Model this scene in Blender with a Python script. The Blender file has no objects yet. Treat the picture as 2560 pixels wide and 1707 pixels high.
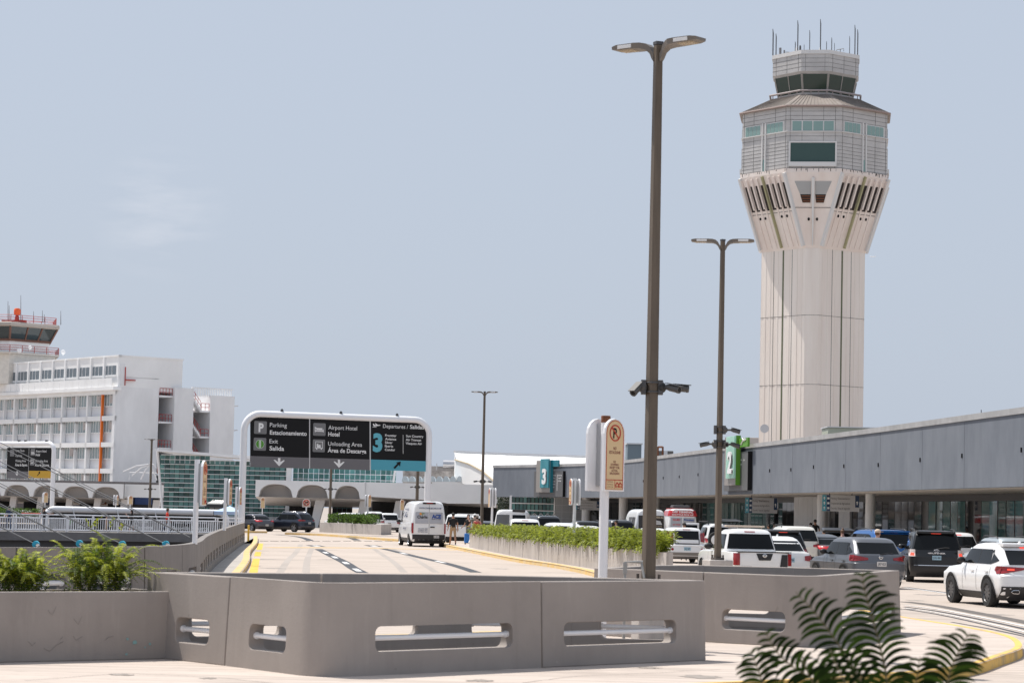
import bpy, bmesh, math, random
from mathutils import Vector as V, Matrix as M
random.seed(7)
sc = bpy.context.scene
COL = sc.collection
R = math.radians
# ------------------------------------------------------------------ camera
F, CX, CY, CH = 6000.0, 1280.0, 853.5, 2.15
RHO, PIT = R(1.3), R(4.056)
fw = V((0, math.cos(PIT), math.sin(PIT)))
up0 = V((0, -math.sin(PIT), math.cos(PIT)))
UP = up0*math.cos(RHO) - V((1, 0, 0))*math.sin(RHO)
RT = V((1, 0, 0))*math.cos(RHO) + up0*math.sin(RHO)
CAM = V((0, 0, CH))
cd = bpy.data.cameras.new('camera'); cam = bpy.data.objects.new('camera', cd); COL.objects.link(cam)
cam.matrix_world = M(((RT.x, UP.x, -fw.x, 0), (RT.y, UP.y, -fw.y, 0), (RT.z, UP.z, -fw.z, CH), (0, 0, 0, 1)))
cd.sensor_width = 36; cd.lens = 36*F/2560; cd.clip_start = .5; cd.clip_end = 30000
cd.dof.use_dof = True; cd.dof.focus_distance = 110; cd.dof.aperture_fstop = 84.4/14
sc.camera = cam
# ------------------------------------------------------------------ world, sun, exposure
SUN_AZ, SUN_EL = R(-54), R(63)          # azimuth from +Y towards +X
w = bpy.data.worlds.new('World'); sc.world = w; w.use_nodes = True
nt = w.node_tree; nt.nodes.clear()
def nd(t, kind, **kw):
    n = t.nodes.new(kind)
    for k, v in kw.items(): setattr(n, k, v)
    return n
out = nd(nt, 'ShaderNodeOutputWorld'); bg = nd(nt, 'ShaderNodeBackground')
sky = nd(nt, 'ShaderNodeTexSky', sky_type='NISHITA', sun_disc=False, sun_elevation=SUN_EL, sun_rotation=SUN_AZ,
         altitude=0, air_density=1.0, dust_density=4.0, ozone_density=2.5)
hazem = nd(nt, 'ShaderNodeMix', data_type='RGBA'); hazem.inputs[0].default_value = .86
hazem.inputs[7].default_value = (4.62, 5.2, 6.15, 1)
tc = nd(nt, 'ShaderNodeTexCoord'); mp = nd(nt, 'ShaderNodeMapping'); mp.inputs['Scale'].default_value = (14, 14, 60)
nz = nd(nt, 'ShaderNodeTexNoise'); nz.inputs['Scale'].default_value = 2.2; nz.inputs['Detail'].default_value = 6
nz.inputs['Roughness'].default_value = .55
rp = nd(nt, 'ShaderNodeMapRange'); rp.inputs[1].default_value = .42; rp.inputs[2].default_value = .7
rp.inputs[3].default_value = 0; rp.inputs[4].default_value = .17
cl = nd(nt, 'ShaderNodeMix', data_type='RGBA'); cl.inputs[7].default_value = (8.0, 7.9, 8.2, 1)
nt.links.new(tc.outputs['Generated'], mp.inputs[0]); nt.links.new(mp.outputs[0], nz.inputs[0])
cd_ = nd(nt, 'ShaderNodeVectorMath', operation='DOT_PRODUCT'); _d = (fw+RT*((400-CX)/F)+UP*((CY-535)/F)).normalized(); cd_.inputs[1].default_value = _d[:]
cr_ = nd(nt, 'ShaderNodeMapRange'); cr_.inputs[1].default_value = math.cos(R(1.7)); cr_.inputs[2].default_value = math.cos(R(.3))
cm_ = nd(nt, 'ShaderNodeMath', operation='MULTIPLY'); nt.links.new(tc.outputs['Generated'], cd_.inputs[0]); nt.links.new(cd_.outputs['Value'], cr_.inputs[0])
nt.links.new(cr_.outputs[0], cm_.inputs[0]); nt.links.new(rp.outputs[0], cm_.inputs[1])
nt.links.new(nz.outputs[0], rp.inputs[0]); nt.links.new(sky.outputs[0], hazem.inputs[6])
nt.links.new(cm_.outputs[0], cl.inputs[0]); nt.links.new(hazem.outputs[2], cl.inputs[6])
nt.links.new(cl.outputs[2], bg.inputs[0]); nt.links.new(bg.outputs[0], out.inputs[0])
bg.inputs[1].default_value = .1
sl = bpy.data.lights.new('sun', 'SUN'); sun = bpy.data.objects.new('sun', sl); COL.objects.link(sun)
SD = V((math.sin(SUN_AZ)*math.cos(SUN_EL), math.cos(SUN_AZ)*math.cos(SUN_EL), math.sin(SUN_EL)))
sun.rotation_euler = SD.to_track_quat('Z', 'Y').to_euler(); sl.energy = 4.3; sl.angle = R(.53); sl.color = (1, .95, .88)
vs = sc.view_settings; vs.view_transform = 'Standard'; vs.look = 'None'; vs.gamma = 1; vs.use_curve_mapping = False; vs.exposure = .27
sc.cycles.max_bounces = 6; sc.cycles.diffuse_bounces = 3; sc.cycles.glossy_bounces = 3; sc.cycles.transmission_bounces = 3
sc.cycles.caustics_reflective = False; sc.cycles.caustics_refractive = False

# ------------------------------------------------------------------ pixel -> world helpers
def ray(x, y): return fw + RT*((x-CX)/F) + UP*((CY-y)/F)
def at(x, y, Y):
    d = ray(x, y); return CAM + d*(Y/d.y)
def gnd(x, y, z=0.0):
    d = ray(x, y); return CAM + d*((z-CH)/d.z)

# ------------------------------------------------------------------ materials
MT = {}
def mat(name, col, rough=.6, metal=0, var=0, vscale=2, stretch=(1, 1, 1), bump=0, bscale=30, spec=.5, coat=0, col2=None,
        island=0, emit=0, transl=0, lo=.35, hi=.65):
    if name in MT: return MT[name]
    m = bpy.data.materials.new(name); m.use_nodes = True; t = m.node_tree
    b = t.nodes['Principled BSDF']
    b.inputs['Base Color'].default_value = (*col, 1); b.inputs['Roughness'].default_value = rough
    b.inputs['Metallic'].default_value = metal; b.inputs['Specular IOR Level'].default_value = spec
    b.inputs['Coat Weight'].default_value = coat; b.inputs['Coat Roughness'].default_value = .04
    if emit: b.inputs['Emission Color'].default_value = (*col, 1); b.inputs['Emission Strength'].default_value = emit
    tc = mp = None
    if var or bump or col2:
        tc = nd(t, 'ShaderNodeTexCoord'); mp = nd(t, 'ShaderNodeMapping'); mp.inputs['Scale'].default_value = stretch
        t.links.new(tc.outputs['Object'], mp.inputs[0])
    if var or col2:
        n = nd(t, 'ShaderNodeTexNoise'); n.inputs['Scale'].default_value = vscale; n.inputs['Detail'].default_value = 7
        n.inputs['Roughness'].default_value = .62
        t.links.new(mp.outputs[0], n.inputs[0])
        r = nd(t, 'ShaderNodeMapRange'); r.inputs[1].default_value = lo; r.inputs[2].default_value = hi
        t.links.new(n.outputs[0], r.inputs[0])
        x = nd(t, 'ShaderNodeMix', data_type='RGBA')
        c2 = col2 if col2 else [min(1, c*(1+var*.5)) for c in col]
        c1 = col if col2 else [c*(1-var) for c in col]
        x.inputs[6].default_value = (*c1, 1); x.inputs[7].default_value = (*c2, 1)
        t.links.new(r.outputs[0], x.inputs[0]); t.links.new(x.outputs[2], b.inputs['Base Color'])
    if island:
        g = nd(t, 'ShaderNodeNewGeometry'); h = nd(t, 'ShaderNodeMix', data_type='RGBA')
        h.inputs[6].default_value = (*[c*(1-island) for c in col], 1)
        h.inputs[7].default_value = (*(col2 or [c*(1+island) for c in col]), 1)
        t.links.new(g.outputs['Random Per Island'], h.inputs[0]); t.links.new(h.outputs[2], b.inputs['Base Color'])
        if transl:
            tr = nd(t, 'ShaderNodeBsdfTranslucent'); ms = nd(t, 'ShaderNodeMixShader'); ms.inputs[0].default_value = transl
            hs = nd(t, 'ShaderNodeHueSaturation'); hs.inputs['Value'].default_value = 2.0
            t.links.new(h.outputs[2], hs.inputs['Color']); t.links.new(hs.outputs[0], tr.inputs[0])
            t.links.new(b.outputs[0], ms.inputs[1]); t.links.new(tr.outputs[0], ms.inputs[2])
            t.links.new(ms.outputs[0], t.nodes['Material Output'].inputs[0])
    if bump:
        n2 = nd(t, 'ShaderNodeTexNoise'); n2.inputs['Scale'].default_value = bscale; n2.inputs['Detail'].default_value = 5
        t.links.new(mp.outputs[0], n2.inputs[0])
        bm = nd(t, 'ShaderNodeBump'); bm.inputs['Strength'].default_value = min(1, bump); bm.inputs['Distance'].default_value = .02
        t.links.new(n2.outputs[0], bm.inputs['Height']); t.links.new(bm.outputs[0], b.inputs['Normal'])
    MT[name] = m; return m

def weathered(name, c, streak=.22, blotch=.16, chips=.5, bump=.25):
    m = bpy.data.materials.new(name); m.use_nodes = True; t = m.node_tree; b = t.nodes['Principled BSDF']
    b.inputs['Roughness'].default_value = .82; b.inputs['Specular IOR Level'].default_value = .3
    tc = nd(t, 'ShaderNodeTexCoord')
    def noise(scale, st, det=6, rough=.6):
        mp = nd(t, 'ShaderNodeMapping'); mp.inputs['Scale'].default_value = st; n = nd(t, 'ShaderNodeTexNoise')
        n.inputs['Scale'].default_value = scale; n.inputs['Detail'].default_value = det; n.inputs['Roughness'].default_value = rough
        t.links.new(tc.outputs['Object'], mp.inputs[0]); t.links.new(mp.outputs[0], n.inputs[0]); return n.outputs[0]
    def layer(prev, src, a, bb, amt, col):
        r = nd(t, 'ShaderNodeMapRange'); r.inputs[1].default_value = a; r.inputs[2].default_value = bb; r.inputs[4].default_value = amt
        t.links.new(src, r.inputs[0]); x = nd(t, 'ShaderNodeMix', data_type='RGBA'); t.links.new(r.outputs[0], x.inputs[0])
        if isinstance(prev, tuple): x.inputs[6].default_value = (*prev, 1)
        else: t.links.new(prev, x.inputs[6])
        x.inputs[7].default_value = (*col, 1); return x.outputs[2]
    k = lambda f: tuple(q*f for q in c)
    o = layer(k(1.06), noise(.7, (1, 1, 1), 5), .3, .7, 1, k(1-blotch))
    o = layer(o, noise(3.2, (1, 1, .10), 5), .52, .74, streak*2.2, k(.62))
    o = layer(o, noise(5.5, (1, 1, .16), 4), .60, .72, streak*1.4, k(1.35))
    o = layer(o, noise(17, (1, 1, 1), 3), .69, .73, chips*.5, k(1.5))
    o = layer(o, noise(9, (1, 1, .5), 4), .70, .74, chips*.7, k(.5))
    t.links.new(o, b.inputs['Base Color'])
    bm = nd(t, 'ShaderNodeBump'); bm.inputs['Strength'].default_value = bump; bm.inputs['Distance'].default_value = .012
    t.links.new(noise(22, (1, 1, 1), 6, .7), bm.inputs['Height']); t.links.new(bm.outputs[0], b.inputs['Normal']); MT[name] = m; return m
conc = weathered('painted_concrete', (.335, .297, .272), .13, .13, .45)
conc_ramp_shade = weathered('ramp_concrete_shade', (.245, .225, .213), .2)  # darker copy of the barrier concrete, the parapet's shade put into its colour
conc_gray = mat('grey_concrete', (.20, .19, .187), .8, var=.15, vscale=.7, bump=.4, bscale=10)
conc_plant = weathered('planter_concrete', (.47, .435, .41), .3, .12, .3)
white = mat('white_paint', (.8, .8, .81), .42, var=.03)
white_r = mat('white_render', (.8, .8, .8), .75, var=.05, vscale=.25)
black = mat('black_panel', (.010, .010, .011), .6, spec=.2)
dkgray = mat('dark_grey', (.07, .07, .075), .5)
mgray = mat('mid_grey', (.2, .2, .21), .5)
lgray = mat('light_grey', (.55, .55, .56), .5)
bronze = mat('bronze_pole', (.125, .098, .073), .5, var=.25, vscale=1.5, stretch=(6, 6, .6), spec=.4)
bronze2 = mat('bronze_lamp', (.16, .14, .122), .5)
rust = mat('rust', (.2, .07, .03), .8, var=.4, vscale=12)
yellow = mat('yellow_paint', (.78, .47, .06), .7, var=.3, vscale=3)
kerbp = mat('worn_kerb_paint', (.62, .48, .28), .8, vscale=1.2, col2=(.66, .43, .14))
kerbw = mat('worn_yellow_kerb', (.72, .46, .12), .8, vscale=1.3, col2=(.40, .3, .17), bump=.5, bscale=9, lo=.5, hi=.68)
teal = mat('teal_sign', (.035, .24, .30), .4)
cyan = mat('cyan_band', (.07, .34, .44), .45)
cyanp = mat('cyan_paint', (.04, .42, .58), .45)
green = mat('green_sign', (.09, .27, .015), .5)
mint = mat('mint_sign', (.42, .72, .58), .4)
ochre = mat('ochre_band', (.55, .32, .02), .45)
txtw = mat('sign_lettering', (.78, .78, .78), .5)
tube_w = mat('tube_white', (.82, .82, .84), .35)
steel = mat('steel', (.5, .5, .52), .35, metal=.8)
cable_m = mat('cable_steel', (.10, .10, .105), .6)

# ------------------------------------------------------------------ things
def tag(o, label=None, cat=None, group=None, kind=None):
    if label: o['label'] = label
    if cat: o['category'] = cat
    if group: o['group'] = group
    if kind: o['kind'] = kind
    return o
def thing(name, label, cat, loc=(0, 0, 0), rz=0.0, group=None):
    o = bpy.data.objects.new(name, None); COL.objects.link(o); o.location = loc; o.rotation_euler = (0, 0, rz)
    o.empty_display_size = .3
    return tag(o, label, cat, group)
def WM(o):
    m = o.matrix_basis.copy()
    m = M.LocRotScale(o.location, o.rotation_euler, o.scale)
    return WM(o.parent) @ m if o.parent else m
def copy_tree(o, parent=None):
    c = o.copy(); COL.objects.link(c)
    if parent: c.parent = parent
    for ch in list(o.children): copy_tree(ch, c)
    return c
_tx = {}
def text_geo(s, bold):
    k = (s, bold)
    if k not in _tx:
        cu = bpy.data.curves.new('t', 'FONT'); cu.body = s; cu.size = 1; cu.resolution_u = 3; cu.offset = bold
        ob = bpy.data.objects.new('t', cu); COL.objects.link(ob)
        bpy.context.view_layer.update()
        me = bpy.data.meshes.new_from_object(ob.evaluated_get(bpy.context.evaluated_depsgraph_get()))
        vs_ = [(v.co.x, v.co.y) for v in me.vertices]; fs = [tuple(p.vertices) for p in me.polygons]
        bpy.data.objects.remove(ob); bpy.data.curves.remove(cu); bpy.data.meshes.remove(me)
        _tx[k] = (vs_, fs)
    return _tx[k]
class MB:
    def __init__(s): s.v = []; s.f = []; s.mi = []; s.cm = 0; s.ch = []
    def add(s, vs_, fs):
        n = len(s.v); s.ch.append((n, len(s.f))); s.v += [V(p) for p in vs_]
        for f in fs: s.f.append(tuple(i+n for i in f)); s.mi.append(s.cm)
        return s
    def poly(s, *pts): return s.add(pts, [tuple(range(len(pts)))])
    def box(s, c, d, rz=0, m=None):
        a, b, h = d[0]/2, d[1]/2, d[2]/2
        P = [V((x, y, z)) for z in (-h, h) for x, y in ((-a, -b), (a, -b), (a, b), (-a, b))]
        T = m if m is not None else M.Rotation(rz, 3, 'Z')
        P = [T @ p + V(c) for p in P]
        return s.hexa(P)
    def hexa(s, P): return s.add(P, [(3, 2, 1, 0), (4, 5, 6, 7), (0, 1, 5, 4), (1, 2, 6, 5), (2, 3, 7, 6), (3, 0, 4, 7)])
    def slab(s, a, b, t, z0, z1):   # vertical plate from a to b (xy), thickness t
        a = V((a[0], a[1], 0)); b = V((b[0], b[1], 0)); n = (b-a).normalized().cross(V((0, 0, 1)))*(t/2)
        P = [a+n, b+n, b-n, a-n]
        return s.hexa([p+V((0, 0, z0)) for p in P]+[p+V((0, 0, z1)) for p in P])
    def prism(s, pts, ext):
        n = len(pts); e = V(ext); P = [V(p) for p in pts]
        return s.add(P+[p+e for p in P], [tuple(range(n-1, -1, -1)), tuple(range(n, 2*n))]+[(i, (i+1) % n, n+(i+1) % n, n+i) for i in range(n)])
    def rings(s, rs, cap=True, closed=False):
        n = len(rs[0]); k = len(rs); vs_ = [p for r in rs for p in r]; fs = []
        for j in range(k if closed else k-1):
            j2 = (j+1) % k
            for i in range(n): fs.append((j*n+i, j*n+(i+1) % n, j2*n+(i+1) % n, j2*n+i))
        if cap and not closed: fs += [tuple(range(n-1, -1, -1)), tuple(range((k-1)*n, k*n))]
        return s.add(vs_, fs)
    def tube(s, pts, r, n=10, cap=True, closed=False):
        pts = [V(p) for p in pts]; rs = []; k = len(pts)
        rr = r if isinstance(r, (list, tuple)) else [r]*k
        ref = None
        for i, p in enumerate(pts):
            if closed: t = (pts[(i+1) % k]-pts[i-1])
            else: t = (pts[min(i+1, k-1)]-pts[max(i-1, 0)])
            t.normalize()
            if ref is None: ref = V((0, 0, 1)) if abs(t.z) < .9 else V((0, 1, 0))
            a = t.cross(ref).normalized(); b = a.cross(t)
            ref = b
            rs.append([p+(a*math.cos(2*math.pi*j/n)+b*math.sin(2*math.pi*j/n))*rr[i] for j in range(n)])
        return s.rings(rs, cap, closed)
    def lathe(s, c, prof, n=20, axis='Z', cap=True):
        c = V(c); rs = []
        for r, h in prof:
            ring = []
            for j in range(n):
                a = 2*math.pi*j/n; x, y = r*math.cos(a), r*math.sin(a)
                ring.append(c+{'Z': V((x, y, h)), 'X': V((h, x, y)), 'Y': V((y, h, x))}[axis])
            rs.append(ring)
        return s.rings(rs, cap)
    def ell(s, c, d, n=14, k=8):
        return s.lathe((0, 0, 0), [(max(.001, math.sin(math.pi*j/k)), -math.cos(math.pi*j/k)) for j in range(k+1)], n)._sc(n*(k+1), c, d)
    def _sc(s, cnt, c, d):
        for i in range(len(s.v)-cnt, len(s.v)):
            p = s.v[i]; s.v[i] = V((p.x*d[0]+c[0], p.y*d[1]+c[1], p.z*d[2]+c[2]))
        return s
    def text(s, body, o, right, up, cap, xs=.8, align='L', bold=0.0, width=None):
        vs_, fs = text_geo(body, bold)
        if not vs_: return s
        k = cap/.71; x0 = min(p[0] for p in vs_); x1 = max(p[0] for p in vs_)
        if width: xs = width/((x1-x0)*k)
        sh = {'L': x0, 'C': (x0+x1)/2, 'R': x1}[align]
        o = V(o); right = V(right).normalized(); up = V(up).normalized()
        return s.add([o+right*((x-sh)*k*xs)+up*(y*k) for x, y in vs_], fs)
    def xform(s, m):
        s.v = [m @ p for p in s.v]; return s
    def build(s, name, m, parent=None, world=True, smooth=None, bevel=0, label=None):
        me = bpy.data.meshes.new(name)
        vs_ = s.v
        if parent is not None and world:
            inv = WM(parent).inverted(); vs_ = [inv @ p for p in vs_]
        me.from_pydata([tuple(p) for p in vs_], [], s.f)
        for x in (m if isinstance(m, (list, tuple)) else [m]): me.materials.append(x)
        if any(s.mi): me.polygons.foreach_set('material_index', s.mi)
        me.update()
        if smooth is not None:
            me.polygons.foreach_set('use_smooth', [True]*len(me.polygons)); me.set_sharp_from_angle(angle=R(smooth))
        o = bpy.data.objects.new(name, me); COL.objects.link(o)
        if parent is not None: o.parent = parent
        if bevel:
            b = o.modifiers.new('bevel', 'BEVEL'); b.width = bevel; b.segments = 2; b.limit_method = 'ANGLE'; b.angle_limit = R(40)
        if label: o['label'] = label
        return o
def build_each(mb, name, m, parent, per=1, **k):     # every added solid its own object
    ch = mb.ch+[(len(mb.v), len(mb.f))]; n = len(mb.ch)
    for i in range(0, n, per):
        (v0, f0), (v1, f1) = ch[i], ch[min(i+per, n)]
        b = MB(); b.v = mb.v[v0:v1]; b.f = [tuple(q-v0 for q in f) for f in mb.f[f0:f1]]; b.mi = mb.mi[f0:f1]
        b.build(name, m, parent, **k)
def struct(name, mb, m, **k): return tag(mb.build(name, m, **k), kind='structure')
def recentre(o, p):
    p = V(p); o.data.transform(M.Translation(-p)); o.location = p; return o
def offset_path(P, d):
    out_ = []
    for i, p in enumerate(P):
        a = V((P[max(i-1, 0)][0], P[max(i-1, 0)][1], 0)); b = V((P[min(i+1, len(P)-1)][0], P[min(i+1, len(P)-1)][1], 0))
        t = (b-a).normalized(); n = V((t.y, -t.x, 0)); out_.append(V((p[0], p[1], 0))+n*d)
    return out_
def resample(P, step):
    P = [V((p[0], p[1], 0)) for p in P]; L = [0]
    for a, b in zip(P, P[1:]): L.append(L[-1]+(b-a).length)
    n = max(1, round(L[-1]/step)); out_ = []
    for i in range(n+1):
        d = L[-1]*i/n; j = 0
        while j < len(L)-2 and L[j+1] < d: j += 1
        out_.append(P[j].lerp(P[j+1], (d-L[j])/max(1e-9, L[j+1]-L[j])))
    return out_
def plen(P): return sum((V((b[0], b[1], 0))-V((a[0], a[1], 0))).length for a, b in zip(P, P[1:]))
def along(P, d):
    for a, b in zip(P, P[1:]):
        a = V((a[0], a[1], 0)); b = V((b[0], b[1], 0)); l = (b-a).length
        if d <= l or (b-V((P[-1][0], P[-1][1], 0))).length < 1e-6: return a+(b-a)*(d/l), (b-a).normalized()
        d -= l
def smooth_path(P, n=6):
    P = [V((p[0], p[1], 0)) for p in P]; out_ = []
    for i in range(len(P)-1):
        p0, p1, p2, p3 = P[max(i-1, 0)], P[i], P[i+1], P[min(i+2, len(P)-1)]
        for k in range(n):
            t = k/n
            out_.append(.5*((2*p1)+(p2-p0)*t+(2*p0-5*p1+4*p2-p3)*t*t+(3*p1-p0-3*p2+p3)*t**3))
    out_.append(P[-1]); return out_
def fillet(a, b, c, r, n=8):
    a, b, c = [V((p[0], p[1], 0)) for p in (a, b, c)]; u = (a-b).normalized(); v = (c-b).normalized()
    return [(b+u*r)*(1-t)**2+b*2*t*(1-t)+(b+v*r)*t*t for t in [i/n for i in range(n+1)]]
def strip(P, w, z, closed=False):   # flat ribbon
    mb = MB(); A = offset_path(P, -w/2); B = offset_path(P, w/2)
    for i in range(len(P)-1):
        mb.poly(*[V((q.x, q.y, z)) for q in (A[i], B[i], B[i+1], A[i+1])])
    return mb
def band(P, w, z0, z1, inset=0):   # solid band along a path: front line P, width w to its right
    A = [V((p[0], p[1], 0)) for p in P]; B = offset_path(P, w)
    A2 = offset_path(P, inset) if inset else A; B2 = offset_path(P, w-inset) if inset else B
    mb = MB(); mb.rings([[V((a.x, a.y, z0)), V((b.x, b.y, z0)), V((d.x, d.y, z1)), V((c.x, c.y, z1))] for a, b, c, d in zip(A, B, A2, B2)])
    return mb
# ================================================================== GROUND, ROADS, ISLANDS
def pix(P):
    d = V(P)-CAM; k = d.dot(fw); return (CX+F*d.dot(RT)/k, CY-F*d.dot(UP)/k)
def u_at(P, px, z=.6):
    L = plen(P); best = None
    for i in range(801):
        q, _ = along(P, L*i/800*.9999); e = abs(pix((q.x, q.y, z))[0]-px)
        if best is None or e < best[0]: best = (e, L*i/800)
    return best[1]
def concrete_road(name, c1, c2, lines=True):
    m = bpy.data.materials.new(name); m.use_nodes = True; t = m.node_tree; b = t.nodes['Principled BSDF']
    b.inputs['Roughness'].default_value = .9; b.inputs['Specular IOR Level'].default_value = .25
    tc = nd(t, 'ShaderNodeTexCoord')
    def noise(scale, st, det=6, rough=.6):
        mp = nd(t, 'ShaderNodeMapping'); mp.inputs['Scale'].default_value = st
        n = nd(t, 'ShaderNodeTexNoise'); n.inputs['Scale'].default_value = scale; n.inputs['Detail'].default_value = det
        n.inputs['Roughness'].default_value = rough
        t.links.new(tc.outputs['Object'], mp.inputs[0]); t.links.new(mp.outputs[0], n.inputs[0]); return n.outputs[0]
    def mapr(s, a, bb, lo, hi):
        r = nd(t, 'ShaderNodeMapRange'); r.inputs[1].default_value = a; r.inputs[2].default_value = bb
        r.inputs[3].default_value = lo; r.inputs[4].default_value = hi; t.links.new(s, r.inputs[0]); return r.outputs[0]
    def mix(f, a, bcol):
        x = nd(t, 'ShaderNodeMix', data_type='RGBA'); t.links.new(f, x.inputs[0])
        if isinstance(a, tuple): x.inputs[6].default_value = (*a, 1)
        else: t.links.new(a, x.inputs[6])
        x.inputs[7].default_value = (*bcol, 1); return x.outputs[2]
    c = mix(mapr(noise(.12, (1, 1, 1)), .3, .7, 0, 1), c1, c2)
    c = mix(mapr(noise(1.0, (.25, 3.2, 1), 8), .42, .72, 0, .75), c, tuple(k*.66 for k in c1))
    c = mix(mapr(noise(6, (.6, 1.6, 1), 4), .58, .74, 0, .7), c, tuple(k*.6 for k in c1))
    c = mix(mapr(noise(.5, (.5, .5, 1), 5), .58, .76, 0, .6), c, tuple(k*.55 for k in c1))
    c = mix(mapr(noise(14, (1, 1, 1), 3), .70, .74, 0, .7), c, tuple(k*.35 for k in c1))
    t.links.new(c, b.inputs['Base Color'])
    bm = nd(t, 'ShaderNodeBump'); bm.inputs['Strength'].default_value = .25; bm.inputs['Distance'].default_value = .01
    t.links.new(noise(9, (.4, 3, 1), 4), bm.inputs['Height']); t.links.new(bm.outputs[0], b.inputs['Normal'])
    return m
asph = mat('asphalt_seam', (.13, .115, .105), .9, var=.3, vscale=3)
g_mat = concrete_road('ground_concrete', (.38, .335, .30), (.45, .40, .36))
road_m = concrete_road('road_concrete', (.46, .395, .345), (.535, .46, .405))
isl_m = concrete_road('island_concrete', (.50, .43, .38), (.585, .505, .45))
walk_m = concrete_road('sidewalk_concrete', (.42, .39, .36), (.5, .465, .43))

CW = smooth_path([(-22, 33), (-14.5, 40), (-9.75, 46.1), (-8.15, 49.2), (-7.5, 52), (-7.55, 57.2), (-8.75, 68.5), (-10.05, 81.7), (-11.5, 97.5), (-13.35, 118), (-14.15, 127.5)], 6)
pit_in = [(q.x-.05, q.y) for q in CW]+[(-20.6, 180), (-25.5, 226), (-95, 226), (-95, 33)]
bm = bmesh.new()
def loop(pts): 
    vs_ = [bm.verts.new((x, y, 0)) for x, y in pts]; return [bm.edges.new((vs_[i], vs_[(i+1) % len(vs_)])) for i in range(len(vs_))]
WELL1 = [(-4.4, 31.62), (-2.2, 28.98), (-1.6, 29.5), (2.45, 33.66), (.9, 33.76), (-.9, 33.66), (-2.6, 32.72)]
WELL2 = [(1.78, 40.1), (3.2, 38.98), (4.75, 37.9), (6.8, 43.3), (5.2, 43.75), (3.55, 43.9), (2.65, 43.0)]
e = loop([(-9000, -200), (9000, -200), (9000, 24000), (-9000, 24000)])+loop(pit_in)+loop(WELL1)+loop(WELL2)
bmesh.ops.triangle_fill(bm, use_beauty=True, use_dissolve=False, edges=e)
# drop any triangle that filled the pit itself
def inside(x, y, poly):
    c = False; j = len(poly)-1
    for i in range(len(poly)):
        (xi, yi), (xj, yj) = poly[i][:2], poly[j][:2]
        if (yi > y) != (yj > y) and x < (xj-xi)*(y-yi)/(yj-yi)+xi: c = not c
        j = i
    return c
bad = [f for f in bm.faces if any(inside(*f.calc_center_median()[:2], q) for q in (pit_in, WELL1, WELL2))]
bmesh.ops.delete(bm, geom=bad, context='FACES')
bmesh.ops.recalc_face_normals(bm, faces=bm.faces)
me = bpy.data.meshes.new('ground'); bm.to_mesh(me); bm.free(); me.materials.append(g_mat)
go = bpy.data.objects.new('ground', me); COL.objects.link(go); tag(go, kind='structure')
mb = MB(); mb.poly(*[(x, y, -6) for x, y in [(-97, 31), (10, 31), (-5, 228), (-97, 228)]]); struct('lower_road', mb, asph)
mb = MB()
for a, b in zip(pit_in, pit_in[1:]+pit_in[:1]): mb.poly((*a, -6.01), (*b, -6.01), (*b, -.004), (*a, -.004))
struct('ramp_retaining_wall', mb, conc_gray)

# left road kerb, median kerb
LK = smooth_path([(-16, 36.5), (-10.5, 42), (-7.6, 47), (-6.95, 53), (-7.1, 61), (-8.0, 72.7), (-9.6, 90), (-11.5, 108), (-13.9, 134), (-16.6, 160)], 5)
RK = smooth_path([(-16, 32.6), (-10, 34.4), (-5, 36.6), (-1, 39.5), (1.6, 44), (3.0, 52), (3.5, 62), (3.25, 74), (2.8, 85), (1.72, 95), (.2, 105), (-2.75, 132), (-4.2, 146)], 5)
TIP = [(-4.2, 146), (-3.9, 149), (-3.2, 150.2), (-2.2, 149.5)]
RB = smooth_path([(-2.2, 149.5), (.6, 138), (3.6, 112), (5.2, 92), (6.1, 78), (6.9, 64), (8.3, 50.7), (8.85, 46.5), (9.0, 43), (8.45, 39.4), (7.54, 36.6), (6.2, 33.2), (4.04, 30.4), (2.8, 29.3), (0, 26.9), (-4, 24)], 5)
mb = MB(); NR = len(LK)
L2 = resample(LK, 2.5); R2 = resample(RK, plen(RK)/(len(L2)-1)); n2 = min(len(L2), len(R2))
for i in range(n2-1): mb.poly(*[(q.x, q.y, .004) for q in (L2[i], R2[i], R2[i+1], L2[i+1])])
far = [(-16.6, 160), (-4.2, 146), (-2, 152), (4, 190), (-6, 232), (-24, 232), (-20, 178)]
mb.add([(x, y, .004) for x, y in far], [tuple(range(len(far)))])
struct('ramp_road', mb, road_m)
mb = MB()
rb = [(q.x, q.y) for q in RB if q.y > 30.5]
fr = [(3.5, 232), (11, 204), (14.5, 168), (17, 142), (21, 98), (24.5, 60), (26, 20)]
mb.add([(x, y, .004) for x, y in [(4.2, 190)]+rb+[(4.0, 20)]+fr[::-1]], [tuple(range(len(rb)+len(fr)+2))])
struct('terminal_road', mb, road_m)
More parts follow.
